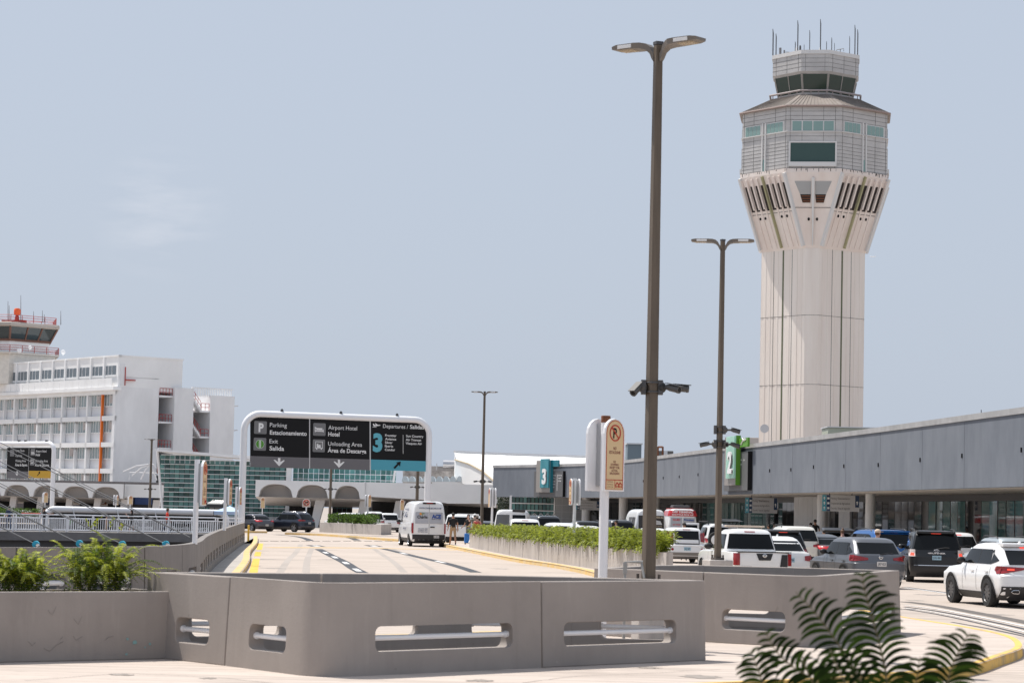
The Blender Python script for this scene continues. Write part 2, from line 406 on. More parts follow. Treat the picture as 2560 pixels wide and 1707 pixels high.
# raised median island the barriers stand on
mb = MB()
isl = [(q.x, q.y) for q in RK]+TIP[1:-1]+[(q.x, q.y) for q in RB]+[(-30, 18), (-30, 30)]
bm = bmesh.new(); e = loop(isl)+loop(WELL1)+loop(WELL2); bmesh.ops.triangle_fill(bm, use_beauty=True, edges=e)
bmesh.ops.delete(bm, geom=[f for f in bm.faces if any(inside(*f.calc_center_median()[:2], q) for q in (WELL1, WELL2))], context='FACES')
for v in bm.verts: v.co.z = .15
bmesh.ops.recalc_face_normals(bm, faces=bm.faces)
for f in bm.faces:
    if f.normal.z < 0: f.normal_flip()
me = bpy.data.meshes.new('median_island'); bm.to_mesh(me); bm.free(); me.materials.append(isl_m)
o = bpy.data.objects.new('median_island', me); COL.objects.link(o); tag(o, kind='structure')
mb = MB(); m2 = MB()
for W_ in (WELL1, WELL2):
    for a, b in zip(W_, W_[1:]+W_[:1]): mb.poly((*a, -3), (*b, -3), (*b, .149), (*a, .149))
    m2.add([(x, y, -2.99) for x, y in W_], [tuple(range(len(W_)))])
struct('light_well_wall', mb, conc_gray); struct('light_well_floor', m2, asph)
# kerbs
struct('median_kerb', band(resample(RK[8:]+[V((x, y, 0)) for x, y in TIP[1:]], 1.2), .32, 0, .158, .02), kerbp)
struct('island_kerb', band(resample(RB, .6), .15, -.003, .158, .02), kerbw)
struct('ramp_kerb', band(resample(LK, 1.5), -.3, 0, .165, -.03), kerbp)
mb = MB()
cwr = resample(offset_path(CW[4:], .1), 2.0); lk2 = resample([q for q in LK if q.y > 40], plen([q for q in LK if q.y > 40])/(len(cwr)-1))
for i in range(min(len(cwr), len(lk2))-1):
    a, b, c, d = cwr[i], lk2[i], lk2[i+1], cwr[i+1]
    mb.poly(*[(q.x, q.y, .15) for q in (a, b, c, d)])
mb.poly((-14.1, 127.5, .15), (-13.4, 128, .15), (-16.6, 160, .15), (-18.6, 160, .15))
struct('ramp_sidewalk', mb, walk_m)
# painted markings, laid on the road
def px_strip(pts, w, name, m, z):
    P = [gnd(x, y, z) for x, y in pts]; P = smooth_path([(q.x, q.y) for q in P], 5) if len(P) > 2 else resample([(q.x, q.y) for q in P], 3)
    struct(name, strip(P, w, z), m); return P
mark_k = mat('black_marking', (.05, .055, .065), .8, var=.2, vscale=3)
mark_w = mat('white_marking', (.72, .71, .7), .7, var=.12, vscale=4)
S1 = px_strip([(796, 1371.6), (830, 1389), (862, 1405), (885, 1420), (906, 1431)], .42, 'lane_marking', mark_k, .008)
S2 = px_strip([(955, 1370), (1010, 1383), (1060, 1395), (1110, 1406), (1150, 1417), (1190, 1430)], .42, 'lane_marking', mark_k, .008)
px_strip([(690, 1336), (738, 1340), (762, 1345), (776, 1351)], .5, 'lane_marking', mark_k, .008)
px_strip([(830, 1338), (858, 1341), (880, 1345), (893, 1350)], .5, 'lane_marking', mark_k, .008)
def dashes(P, w, L, gap, name, m, z, off=0):
    t = plen(P); d = off
    while d+L < t:
        a, _ = along(P, d); b, _ = along(P, d+L); struct(name, strip([a, b], w, z), m); d += L+gap
dashes(S1, .2, 3.6, 6.8, 'lane_dash', mark_w, .012, 8)
dashes(S2, .2, 3.6, 14.0, 'lane_dash', mark_w, .012, 12)
for a, b in (((652, 1358), (648, 1374)), ((646, 1379), (643, 1390)), ((641, 1396), (633, 1432))):
    p, q = gnd(*a), gnd(*b); struct('edge_dash', strip([p, q], .28, .008), yellow)
px_strip([(672, 1368), (900, 1369), (1140, 1374)], .9, 'stop_line', yellow, .009)
for x in range(660, 1000, 26):
    q = gnd(x, 1352.5); mb = MB(); mb.box((q.x, q.y, .012), (.5, .5, .012)); struct('lane_stud', mb, black)
for x0 in (781, 925):
    px_strip([(x0, 1362), (x0+16, 1365.5)], .8, 'lane_marking', mark_k, .0065); px_strip([(x0+5, 1363), (x0+15, 1365)], .35, 'lane_dash', mark_w, .0105)
tyre = mat('tyre_track', (.33, .29, .26), .9, col2=(.40, .355, .32), vscale=.6, stretch=(1, .1, 1))
for q in ([(700, 1430), (720, 1400), (740, 1380), (752, 1360)], [(765, 1430), (768, 1400), (775, 1380), (782, 1362)], [(1010, 1430), (985, 1405), (955, 1385), (930, 1368)], [(1090, 1430), (1050, 1405), (1012, 1385), (980, 1370)]): px_strip(q, .26, 'tyre_track', tyre, .0055)
random.seed(5); oil = mat('oil_stain', (.22, .19, .165), .7, col2=(.33, .29, .26), vscale=6)
for x, y, r in ((2330, 1486, .5), (2290, 1500, .35), (2420, 1575, .3), (1750, 1690, .25), (1620, 1668, .16), (690, 1420, .5), (820, 1398, .4), (1250, 1421, .4), (2480, 1535, .5), (2120, 1650, .22), (640, 1376, .6), (655, 1397, .7), (300, 1685, .14), (520, 1694, .1), (1200, 1700, .16)):
    zz = .1535 if y > 1600 else .0058; c = gnd(x, y, zz); mb = MB(); mb.poly(*[c+V((math.cos(2*math.pi*i/22)*r*random.uniform(.5, 1.3), math.sin(2*math.pi*i/22)*r*random.uniform(.6, 1.6), 0)) for i in range(22)]); struct('oil_stain', mb, oil)
mb = MB()
for pts in ([(60, 1700), (300, 1682), (520, 1690), (690, 1706)], [(1300, 1706), (1420, 1690), (1640, 1680), (1800, 1672)], [(2280, 1585), (2360, 1600), (2470, 1605)]):
    P = [gnd(x+random.uniform(-6, 6), y, .154) for x, y in pts]; P = resample([(q.x, q.y) for q in P], .25); P = [V((q.x+random.uniform(-.02, .02), q.y+random.uniform(-.05, .05), 0)) for q in P]; m2 = strip(P, .012, .1548); mb.add(m2.v, m2.f)
struct('pavement_crack', mb, asph)
# right-hand road: asphalt seam with black and white edge stripes
px_strip([(2262, 1503), (2340, 1513), (2440, 1531), (2570, 1556), (2700, 1590)], 0.42, 'asphalt_seam', asph, .007)
px_strip([(2262, 1512), (2340, 1521), (2440, 1539), (2570, 1566), (2700, 1601)], .10, 'lane_marking', mark_w, .012)
px_strip([(2262, 1516), (2340, 1526), (2440, 1545), (2570, 1573), (2700, 1609)], .13, 'lane_marking', mark_k, .0115)
px_strip([(2262, 1519), (2340, 1530), (2440, 1550), (2570, 1580)], .07, 'lane_marking', mark_w, .0105)
px_strip([(2262, 1521.5), (2340, 1534), (2440, 1555), (2570, 1587)], .10, 'lane_marking', mark_k, .0095)
px_strip([(2262, 1467), (2330, 1476), (2400, 1486)], .3, 'lane_marking', mark_k, .007)
px_strip([(2262, 1468), (2330, 1477), (2400, 1487)], .13, 'lane_marking', mark_w, .011)
px_strip([(2330, 1437), (2380, 1444)], .2, 'lane_marking', mark_w, .007)
px_strip([(2380, 1554), (2470, 1570), (2570, 1591)], .09, 'lane_marking', mark_k, .0085)
# median crack lines
mb = MB()
for a, b in (((1700, 1620), (1990, 1648)), ((1755, 1652), (2240, 1664))):
    p, q = gnd(*a, .154), gnd(*b, .154); mb2 = strip([p, q], .03, .1545); mb.add(mb2.v, mb2.f)
struct('pavement_joint', mb, asph)

# ================================================================== BARRIER WALLS
def mesh_boolean(ob, cutters):
    for c in cutters:
        m = ob.modifiers.new('cut', 'BOOLEAN'); m.operation = 'DIFFERENCE'; m.solver = 'EXACT'; m.object = c
    bpy.context.view_layer.update()
    me = bpy.data.meshes.new_from_object(ob.evaluated_get(bpy.context.evaluated_depsgraph_get()))
    ob.modifiers.clear(); old = ob.data; ob.data = me; bpy.data.meshes.remove(old)
    for c in cutters:
        d = c.data; bpy.data.objects.remove(c); bpy.data.meshes.remove(d)
def round_rect(L, H, r, n=5):
    out_ = []
    for cx, cy, a0 in ((L/2-r, H/2-r, 0), (-L/2+r, H/2-r, 90), (-L/2+r, -H/2+r, 180), (L/2-r, -H/2+r, 270)):
        for i in range(n+1):
            a = R(a0+90*i/n); out_.append((cx+r*math.cos(a), cy+r*math.sin(a)))
    return out_
def wall_piece(P, wd, z0, z1, batter, slots, parent, m, step=.35, bev=.012, pipe=.033, fl=0):
    """P front line; wd signed width; slots = (distance along, length, z mid, height)"""
    sg = 1 if wd > 0 else -1
    mb = band(resample(P, step) if fl == 0 else P, wd, z0, z1, batter*sg)
    o = mb.build('wall_panel', m, parent)
    bm = bmesh.new(); bm.from_mesh(o.data); bmesh.ops.recalc_face_normals(bm, faces=bm.faces); bm.to_mesh(o.data); bm.free()
    cut = []
    for d, L, zc, H in slots:
        q, t = along(P, d); nrm = V((t.y, -t.x, 0))
        c = MB(); rr = round_rect(L, H, min(.09, H*.3)); base = q-nrm*sg*.5
        c.prism([base+t*x+V((0, 0, zc+y)) for x, y in rr], nrm*sg*(abs(wd)+1.0))
        co = c.build('c', m, parent); bm = bmesh.new(); bm.from_mesh(co.data); bmesh.ops.recalc_face_normals(bm, faces=bm.faces); bm.to_mesh(co.data); bm.free()
        cut.append(co)
    if cut: mesh_boolean(o, cut)
    o.data.polygons.foreach_set('use_smooth', [True]*len(o.data.polygons)); o.data.set_sharp_from_angle(angle=R(32))
    if bev:
        b = o.modifiers.new('bevel', 'BEVEL'); b.width = bev; b.segments = 2; b.limit_method = 'ANGLE'; b.angle_limit = R(45)
    if pipe:
        for d, L, zc, H in slots:
            q, t = along(P, d); nrm = V((t.y, -t.x, 0)); c = q+nrm*(wd*.5)+V((0, 0, zc+.01))
            mb = MB(); mb.tube([c-t*(L/2-.002), c+t*(L/2-.002)], pipe, 12)
            for s in (-1, 1): mb.tube([c+t*s*(L/2-.03), c+t*s*(L/2-.001)], pipe*1.35, 12)
            mb.build('rail_pipe', tube_w, parent, smooth=40)
    return o
ZT = 1.257
def px_slots(P, lst, z=.58):
    res = []
    for xa, xb, zc, H in lst:
        a, b = u_at(P, xa, zc), u_at(P, xb, zc); res.append(((a+b)/2, abs(b-a), zc, H))
    return res
# nearest barrier: rounded corner enclosure
nb = thing('concrete_barrier', 'grey-brown concrete barrier ring with pipe-filled slots and a rounded corner, in the centre foreground', 'barrier', (-1, 32, .15))
PL = resample([(-4.75, 31.68), (-4.23, 31.14), (-3.515, 30.29)], .3)
PM = resample([(-3.50, 30.27), (-2.72, 29.22)], .3)+fillet((-2.72, 29.22), (-2.2, 28.47), (-1.55, 29.18), .62, 10)[1:]+resample([(-1.5, 29.2), (.475, 31.28)], .3)
PR = resample([(.495, 31.30), (2.80, 33.64)], .3)
for P, sl_ in ((PL, px_slots(PL, [(436, 519, .54, .31)])), (PM, px_slots(PM, [(620, 712, .545, .32), (941, 1284, .58, .31)])), (PR, px_slots(PR, [(1413, 1693, .565, .31)]))):
    wall_piece(P, -.24, .15, ZT, .045, sl_, nb, conc, fl=1)
BK = [[(-4.72, 31.75), (-2.62, 32.95)], [(-2.60, 33.02), (-.92, 33.93)], [(-.90, 33.94), (.92, 34.02)], [(.94, 34.02), (2.72, 33.84)]]
for i, P in enumerate(BK):
    P = resample(P, .3); L = plen(P)
    wall_piece(P, .22, .15, ZT, .03, [(L*.5, L*.54, .57, .31)], nb, conc)
# second barrier
nb2 = thing('concrete_barrier', 'second grey-brown concrete barrier with slots behind the palm, in front of the stopped cars', 'barrier', (4, 40, .15))
PA = resample([(1.42, 40.0), (2.3, 39.25), (3.12, 38.62)], .3)
PB = resample([(3.14, 38.6), (4.15, 37.88)], .3)+fillet((4.15, 37.88), (4.78, 37.42), (5.08, 38.1), .7, 10)[1:]+resample([(5.1, 38.16), (7.12, 43.45)], .3)
wall_piece(PA, -.24, .15, ZT, .045, [], nb2, conc, fl=1)
wall_piece(PB, -.24, .15, ZT, .045, px_slots(PB, [(1804, 1961, .53, .31), (2108, 2240, .53, .31)]), nb2, conc, fl=1)
for P in ([(1.5, 40.1), (2.55, 43.2), (3.5, 44.2)], [(3.52, 44.22), (5.24, 44.05)], [(5.26, 44.05), (7.08, 43.55)]):
    P = resample(P, .3); L = plen(P)
    wall_piece(P, .22, .15, ZT, .03, [(L*.5, L*.5, .55, .3)] if L < 3 else [], nb2, conc)
# foreground planter wall with ferns
fp = thing('concrete_planter', 'long grey-brown concrete planter in the left foreground with cracked paint and teal splashes', 'planter', (-6.5, 30.2, .15))
FP = resample([(-12, 25.35), (-6.23, 29.88), (-4.33, 31.38)], .4)
mb = band(FP, -.14, .15, 1.02, -.02); mb.build('front_wall', conc, fp, bevel=.015)
mb = band(offset_path(FP, -1.15), -.12, .15, 1.0); mb.build('back_wall', conc, fp)
a, b = offset_path(FP, -.145)[-1], offset_path(FP, -1.145)[-1]; mb = MB(); mb.slab(a+(a-b).normalized()*0, b, .12, .15, 1.015); mb.build('end_wall', conc, fp)
soil = mat('soil', (.12, .08, .05), .95, var=.5, vscale=6, col2=(.3, .26, .2))
mb = MB(); A, B = offset_path(FP, -.12), offset_path(FP, -1.16)
for i in range(len(A)-1): mb.poly(*[(q.x, q.y, .95) for q in (A[i], A[i+1], B[i+1], B[i])])
mb.build('soil', soil, fp)
splash = mat('teal_splash', (.22, .38, .38), .7); crack = mat('crack', (.23, .205, .188), .9)
mb = MB(); mb2 = MB(); fn = V((.62, -.785, 0))
def on_planter(x, y):
    d = ray(x, y); p0 = V((-4.33, 31.38, 0)); k = (p0-CAM).dot(fn)/d.dot(fn); return CAM+d*k+fn*.004
for x, y, r in ((318, 1597, 4), (337, 1606, 6), (374, 1608, 4), (316, 1634, 4), (362, 1617, 3)):
    c = on_planter(x, y); tr = V((.785, .62, 0)); pts = []
    for i in range(14):
        a = 2*math.pi*i/14; q = r/190*(.45+random.random()*.75); pts.append(c+tr*math.cos(a)*q+V((0, 0, 1))*math.sin(a)*q)
    mb.poly(*pts)
mb.build('paint_splash', splash, fp)
for pts in (((70, 1602), (80, 1613), (88, 1604)), ((110, 1620), (124, 1627), (140, 1612), (160, 1602)), ((182, 1588), (190, 1600), (206, 1590)), ((185, 1545), (195, 1560), (205, 1540)), ((262, 1600), (272, 1592), (285, 1590)), ((120, 1525), (130, 1538), (140, 1515)), ((150, 1598), (158, 1590))):
    mb2.tube([on_planter(x+random.uniform(-1, 1), y) for x, y in pts], .0022, 4)
mb2.build('crack', crack, fp)

# curved ramp parapet, going away on the left
cwt = thing('ramp_parapet', 'long curving grey-brown concrete parapet with rows of dark slots beside the ramp sidewalk', 'parapet', (-8, 52, 0))
LC = plen(CW); cuts = [0]+[u_at(CW, x, 1.2) for x in (20, 170, 340, 431, 487, 514, 538, 556, 570, 582, 592)]+[LC*.9999]
for a, b in zip(cuts, cuts[1:]):
    a += .02; b -= .02
    P = [along(CW, a+(b-a)*i/max(2, int((b-a)/.5)))[0] for i in range(max(2, int((b-a)/.5))+1)]
    L = plen(P); n = max(1, round(L/3.4)); sl_ = [(L*(i+.5)/n, min(2.1, L/n*.6), .55, .34) for i in range(n)]
    wall_piece(P, .25, .12, ZT, .035, sl_, cwt, conc_ramp_shade, fl=1, bev=0, pipe=.05)
# ================================================================== TERMINAL
def glassmat(name, col, rough=.04, wav=.0, var=.0, isl=0, spec=.5):
    m = mat(name, col, rough, spec=spec, island=isl, var=var, vscale=.8, bump=wav, bscale=.35)
    return m
terra = mat('fascia_plaster', (.125, .142, .172), .85, col2=(.175, .193, .224), vscale=.6, stretch=(1.1, 1.1, .6), bump=.25, bscale=5, lo=.3, hi=.72)
coping = mat('coping_concrete', (.36, .36, .365), .8, var=.18, vscale=.8)
soffit_m = mat('soffit', (.62, .57, .52), .8)
gl_teal = glassmat('teal_glass', (.095, .205, .192), wav=.25, isl=.6)
gl_dark = glassmat('dark_glass', (.012, .014, .016), wav=.05, spec=.8)
gl_clear = glassmat('green_tint_glass', (.07, .17, .165), wav=.05, spec=.9)
dark_in = mat('dark_interior', (.03, .03, .032), .8)
FAC = smooth_path([(25.5, 52), (23.4, 72), (20.9, 98), (18.9, 122), (17.0, 142), (14.2, 168), (11.8, 193), (10.6, 206), (7.5, 224.5), (3.2, 237), (-1.62, 246.6)], 5)
T = thing('terminal_building', 'long grey plaster terminal frontage curving back along the right side', 'terminal', (17, 142, 0))
ZB, ZTp = 3.65, 6.62
Z_at = lambda q: ZTp
band(FAC, .5, ZB, ZTp).build('fascia', terra, T)
band(offset_path(FAC, -.06), .7, ZTp, ZTp+.26).build('coping', coping, T)
mb = MB(); A = offset_path(FAC, .5); B = offset_path(FAC, 9); C2 = offset_path(FAC, 30)
for i in range(len(A)-1):
    mb.poly(*[(q.x, q.y, ZB+.03) for q in (A[i], A[i+1], B[i+1], B[i])])
mb.build('soffit', soffit_m, T)
mb = MB()
for i in range(len(A)-1): mb.poly(*[(q.x, q.y, ZTp-.3) for q in (A[i], A[i+1], C2[i+1], C2[i])])
mb.build('roof', coping, T)
mb = MB(); mb2 = MB(); LF = plen(FAC)
for px in (2560, 2410, 2306, 2200, 2113, 2037, 1980, 1928, 1747, 1700, 1660, 1610):
    d = u_at(FAC, px, 5.0); q, t = along(FAC, d); n = V((t.y, -t.x, 0))
    mb.box((q-n*.003+V((0, 0, (ZB+ZTp)/2))), (.03, .008, ZTp-ZB-.01), rz=math.atan2(n.y, n.x)+math.pi/2)
    mb2.box((q-n*.02+V((0, 0, 5.05+random.uniform(-.1, .1)))+t*.3), (.07, .06, .2), rz=math.atan2(n.y, n.x))
mb.build('panel_joints', mat('fascia_joint', (.125, .135, .16), .85), T); build_each(mb2, 'wall_vent', black, T)
mb = MB(); 
mb.add([], []); PV = offset_path(FAC, -1.6); PV2 = offset_path(FAC, 9.4)
for i in range(len(PV)-1): mb.poly(*[(q.x, q.y, .15) for q in (PV[i], PV[i+1], PV2[i+1], PV2[i])])
struct('terminal_pavement', mb, walk_m)
struct('terminal_kerb', band(PV, .3, 0, .157, .02), walk_m)
# glazed wall set back under the soffit: each pane turned a little, so the street repeats in it
GP = offset_path(FAC, 7.2); LG = plen(GP)
zone = lambda px: ('teal' if (px > 2460 or 2330 < px <= 2422 or 1772 < px <= 1925) else 'wall' if (1990 < px < 2075 or 2110 < px < 2140 or 1395 < px < 1480) else 'dark')
d = 2.0; k = 0
mbs = {'teal': MB(), 'dark': MB()}; mw = MB(); mf = MB(); lastz = None
while d+1.5 < LG:
    a, t = along(GP, d); b, _ = along(GP, d+1.42); n = V((t.y, -t.x, 0)); px = pix((a.x, a.y, 2))[0]; z = zone(px)
    if z == 'wall':
        mw.slab(a, b, .3, .15, ZB+.04)
    else:
        ang = random.uniform(-.022, .022)+(.012 if k % 2 else -.012)
        a2, b2 = a-n*.71*ang, b+n*.71*ang
        mbs[z].slab(a2, b2, .03, .25, ZB-.35)
        mf.box(((a.x, a.y, (ZB+.15)/2)), (.03, .05, ZB-.15), rz=math.atan2(t.y, t.x))
    d += 1.5; k += 1
build_each(mbs['teal'], 'glass_pane', gl_clear, T, label='teal tinted glass pane'); build_each(mbs['dark'], 'glass_pane', gl_dark, T, label='dark glass pane')
build_each(mw, 'wall', white_r, T); mf.build('mullions', dkgray, T)
mb = MB()
for i in range(len(GP)-1): mb.slab(GP[i], GP[i+1], .12, ZB-.34, ZB+.02)
mb.build('header', dkgray, T)
BW = offset_path(FAC, 9.2); mb = MB()
for i in range(len(BW)-1): mb.slab(BW[i], BW[i+1], .2, .15, ZB+.03)
mb.build('interior_wall', dark_in, T)
for px, cr in ((2177, .3), (2056, .34), (1640, .36), (1559, .42), (1466, .42)):
    q, t = along(offset_path(FAC, 4.2), u_at(offset_path(FAC, 4.2), px, 2.5)); mb = MB(); mb.lathe((q.x, q.y, 0), [(cr, .15), (cr, ZB+.03)], 18)
    mb.build('column', white_r, T, smooth=40)
for px in ():
    q, t = along(offset_path(FAC, 3), u_at(offset_path(FAC, 3), px, 3.4)); mb = MB(); mb.box((q.x, q.y, ZB-.55), (.35, .35, .7)); mb.tube([(q.x, q.y, ZB-.2), (q.x, q.y, ZB+.03)], .04, 6)
    mb.build('loudspeaker', black, T)
# hanging wayfinding signs
def hang_sign(px0, px1, off, zt, zb, label):
    P = offset_path(FAC, off); a, _ = along(P, u_at(P, px0, 3)); c, _ = along(P, u_at(P, px1, 3))
    t_ = V((1, -.12, 0)).normalized(); L = (V((px1-px0, 0, 0)).length)*a.y/6000
    b = a+t_*L; s = thing('hanging_sign', label, 'sign', ((a.x+b.x)/2, (a.y+b.y)/2, zt), 0, 'hanging signs under the terminal soffit')
    mb = MB(); mb.slab(a, b, .12, zb, zt); mb.build('board', lgray, s)
    n = V((-t_.y, t_.x, 0))*-1; fr_ = n*.064
    navy = mat('navy', (.02, .05, .12), .5)
    mb = MB(); mb.slab(a+t_*L*.005+fr_, a+t_*L*.115+fr_, .006, zb+.01, zt-.01); mb.build('teal_strip', cyan, s)
    mb = MB(); mb.slab(a+t_*L*.12+fr_, a+t_*L*.22+fr_, .006, zb+.01, zt-.01); mb.slab(a+t_*L*.89+fr_, a+t_*L*.995+fr_, .006, zb+.25, zt-.01); mb.build('navy_strip', navy, s)
    mb = MB(); h = zt-zb; g = fr_*1.09
    for i in range(3):
        zz = zt-h*(.2+.3*i)
        mb.poly(*[a+g+t_*L*x+V((0, 0, zz+y*h)) for x, y in ((.03, 0), (.06, .1), (.09, 0), (.07, 0), (.07, -.1), (.05, -.1), (.05, 0))])
        mb.poly(*[a+g+t_*L*x+V((0, 0, zz+y*h)) for x, y in ((.14, -.07), (.20, -.07), (.20, .05), (.14, .05))])
    mb.poly(*[a+g+t_*L*x+V((0, 0, zt-h*.45+y*h)) for x, y in ((.91, 0), (.94, .1), (.975, 0), (.955, 0), (.955, -.14), (.93, -.14), (.93, 0))])
    mb.build('pictograms', txtw, s)
    mb = MB()
    for i, w_ in enumerate(('Parking / Estacionamiento', 'Inspeccion de Agricultura', 'Security / Area de Seguridad')):
        mb.text(w_, a+g+t_*L*.25+V((0, 0, zt-h*(.27+.3*i))), t_, V((0, 0, 1)), h*.13, width=L*.5)
    mb.build('lettering', dkgray, s)
    mb = MB()
    for f_ in (.2, .8): q = a+t_*L*f_; mb.tube([(q.x, q.y, zt-.01), (q.x, q.y, ZB+.05)], .03, 6)
    mb.build('hanger', dkgray, s)
hang_sign(2055, 2147, 1.6, 3.58, 2.62, 'wide grey hanging sign with teal arrows left of the blue car roof, under the soffit')
hang_sign(1862, 1942, 2.0, 3.52, 2.45, 'grey hanging sign with teal arrows right of the tall camera pole, under the soffit')
hang_sign(1437, 1500, 3, 3.4, 2.5, 'small grey hanging sign seen between posts at the far end of the terminal')

# numbered terminal signs on the fascia
def pier_sign(num, label, E, m_pillar, m_side, m_rib, lines, emblem):
    """E: picture columns and rows of each layer; layers stand off the fascia by the given depth"""
    def edge(px, d): P = offset_path(FAC, -d); return along(P, u_at(P, px, 5))[0]
    q0 = edge(E['panel'][0], 0); q1 = edge(E['panel'][1], 0); r = (q1-q0).normalized(); n = V((r.y, -r.x, 0)); u = V((0, 0, 1)); c = (q0+q1)/2
    s = thing('terminal_sign', label, 'sign', (c.x, c.y, ZB), 0, 'numbered signs on the terminal fascia')
    def pt(px, d):
        best = None
        for i in range(-1200, 1201):
            p = c+n*d+r*(i*.01); e_ = abs(pix((p.x, p.y, 5))[0]-px)
            if best is None or e_ < best[0]: best = (e_, p)
        return best[1]
    def lay(k, name, m, d0, d1):
        x0, x1, y0, y1 = E[k]; a, b = pt(x0, d1), pt(x1, d1); z1, z0 = at(x0, y0, a.y).z, at(x0, y1, a.y).z; dn = n*(d1-d0)
        mb = MB(); mb.hexa([p+u*z for z in (z0, z1) for p in (a-dn, b-dn, b, a)]); mb.build(name, m, s); return a, b, z0, z1
    pa = lay('panel', 'back_panel', mat('sign_grey', (.105, .105, .11), .5), .02, .30)
    a, b, z0, z1 = pa; mb = MB(); mb.hexa([p+u*z for z in (z0+.01, z1-.01) for p in (b-n*.27+r*.001, b-n*.27+r*.03, b+r*.03-n*.004, b+r*.001-n*.004)]); mb.build('shaded_edge', black, s)  # panel's shadowed end face, painted black
    lay('plate', 'grey_plate', mat('sign_plate', (.27, .25, .235), .5), .305, .62)
    a, b, z0, z1 = E2 = lay('plate', 'plate_back', m_side, .31, .617) if False else (pt(E['plate'][1], .62), None, at(E['plate'][0], E['plate'][3], c.y).z, at(E['plate'][0], E['plate'][2], c.y).z)
    mb = MB(); mb.hexa([a+r*x+n*d+u*z for z in (z0, z1+.05) for x, d in ((.004, -.3), (.05, -.3), (.05, .01), (.004, .01))]); mb.build('colour_edge', m_side, s)
    lay('flag', 'colour_flag', m_side, .31, .45)
    pl_ = lay('pillar', 'colour_pillar', m_pillar, .63, .74)
    a, b, z0, z1 = pl_; mb = MB()
    for i in range(7): p = a.lerp(b, (i+.3)/7); w_ = r*(b-a).length*.05; mb.hexa([p+w_*x+n*d+u*z for z in (z0+.02, z1-.02) for x, d in ((0, .003), (1, .003), (1, .04), (0, .04))])
    build_each(mb, 'rib', m_rib, s)
    x0, x1, y0, y1 = E['num']; a, b = pt(x0, .90), pt(x1, .90); zb, zt__ = at(x0, y1, a.y).z, at(x0, y0, a.y).z
    mb = MB()
    for i in range(4): mb.text(num, (a+b)/2+u*zb-n*.035*i, r, u, zt__-zb, width=(b-a).length, align='C', bold=.04)
    mb.build('numeral', white, s)
    mb = MB()
    for tx, xa, xb, yb, hp in lines: a, b = pt(xa, .305), pt(xb, .305); mb.text(tx, a+u*at(xa, yb, a.y).z, r, u, hp*a.y/6000, width=(b-a).length, bold=.02)
    if 'rule' in E: x, y0, y1 = E['rule']; a = pt(x, .304); mb.hexa([a+r*w_+n*d+u*at(x, y, a.y).z for y in (y1, y0) for w_, d in ((0, 0), (.07, 0), (.07, .006), (0, .006))])
    mb.build('lettering', txtw, s)
    if emblem:
        mb = MB()
        for ln in emblem: mb.tube([pt(x, .47)+u*at(x, y, c.y).z for x, y in ln], .05, 5)
        mb.build('emblem', txtw, s)
teal_hi = mat('teal_rib', (.14, .45, .52), .35); mint_hi = mat('mint_rib', (.6, .85, .75), .35); teal_d = mat('teal_dark', (.012, .17, .22), .4)
pier_sign('3', 'teal ribbed sign with white number 3 on the far end of the terminal fascia', dict(panel=(1335, 1407, 1178, 1241), plate=(1340, 1375, 1151, 1230), flag=(1376, 1395, 1150, 1166), pillar=(1350, 1371, 1147, 1219), num=(1354, 1364, 1172, 1208), rule=(1392.5, 1186, 1226)), teal, teal_d, teal_hi,
    (('Avianca', 1382, 1389, 1189, 3), ('Silver', 1382, 1387, 1196, 3), ('Condor', 1382, 1387.5, 1204, 3), ('Iberia', 1382, 1388, 1211, 3), ('Frontier', 1382, 1386, 1218.5, 3), ('Sun Country', 1395, 1404, 1189, 3.5), ('Vieques Air', 1395, 1403, 1196, 3.5), ('Air Transat', 1395, 1402.5, 1203, 3.5)), None)
pier_sign('2', 'mint green ribbed sign with white number 2 behind the second lamp post', dict(panel=(1810, 1869, 1134, 1227), plate=(1811, 1839, 1093, 1213), flag=(1846, 1868, 1096, 1118), pillar=(1815, 1835, 1092, 1196), num=(1817, 1828, 1130, 1181)), mint, green, mint_hi,
    (('Delta', 1848, 1854.5, 1151, 4), ('United', 1848, 1854.5, 1162.5, 4.5), ('Sky', 1848, 1851, 1173, 4), ('jet', 1858, 1861.5, 1151, 4)), (((1852, 1115), (1856, 1106), (1862, 1101)), ((1857, 1106), (1855, 1101)), ((1857, 1107), (1864, 1104))))

# teal glass pavilion at the far end
gp = thing('glass_pavilion', 'small teal glass pavilion with white slats and house emblems at the terminal end', 'pavilion', at(1330, 1300, 243).to_tuple())
A0, A1 = at(1278, 1300, 243), at(1384, 1300, 243)
def panel_grid(x0, x1, z0, z1, Y, nx, nz, m, parent, name='glass_panels', thick=.06, jx=.04, slantl=0):
    mb = MB()
    for i in range(nx):
        for j in range(nz):
            a = x0+(x1-x0)*i/nx+jx; b = x0+(x1-x0)*(i+1)/nx-jx; c = z0+(z1-z0)*j/nz; d = z0+(z1-z0)*(j+1)/nz
            mb.box(((a+b)/2, Y+random.uniform(0, .03), (c+d)/2), (b-a, thick, d-c-.04), m=M.Rotation(random.uniform(-.025, .025), 3, 'Z') @ M.Rotation(random.uniform(-.02, .02), 3, 'X'))
    return mb.build(name, m, parent)
zt_ = ZB+.1
panel_grid(A0.x, A1.x, .2, zt_, 243, 11, 5, gl_teal, gp)
mb = MB()
for j in range(6): mb.box(((A0.x+A1.x)/2, 242.9, .2+(zt_-.2)*j/5), (A1.x-A0.x+.3, .12, .1))
mb.box((A0.x-.1, 242.9, zt_/2+.1), (.22, .2, zt_-.1)); mb.build('slats', white, gp)
mb = MB(); mb.box(((A0.x+A1.x)/2, 243.8, 1.9), (A1.x-A0.x, .1, 3.5)); mb.build('backing', dark_in, gp)
mb = MB()
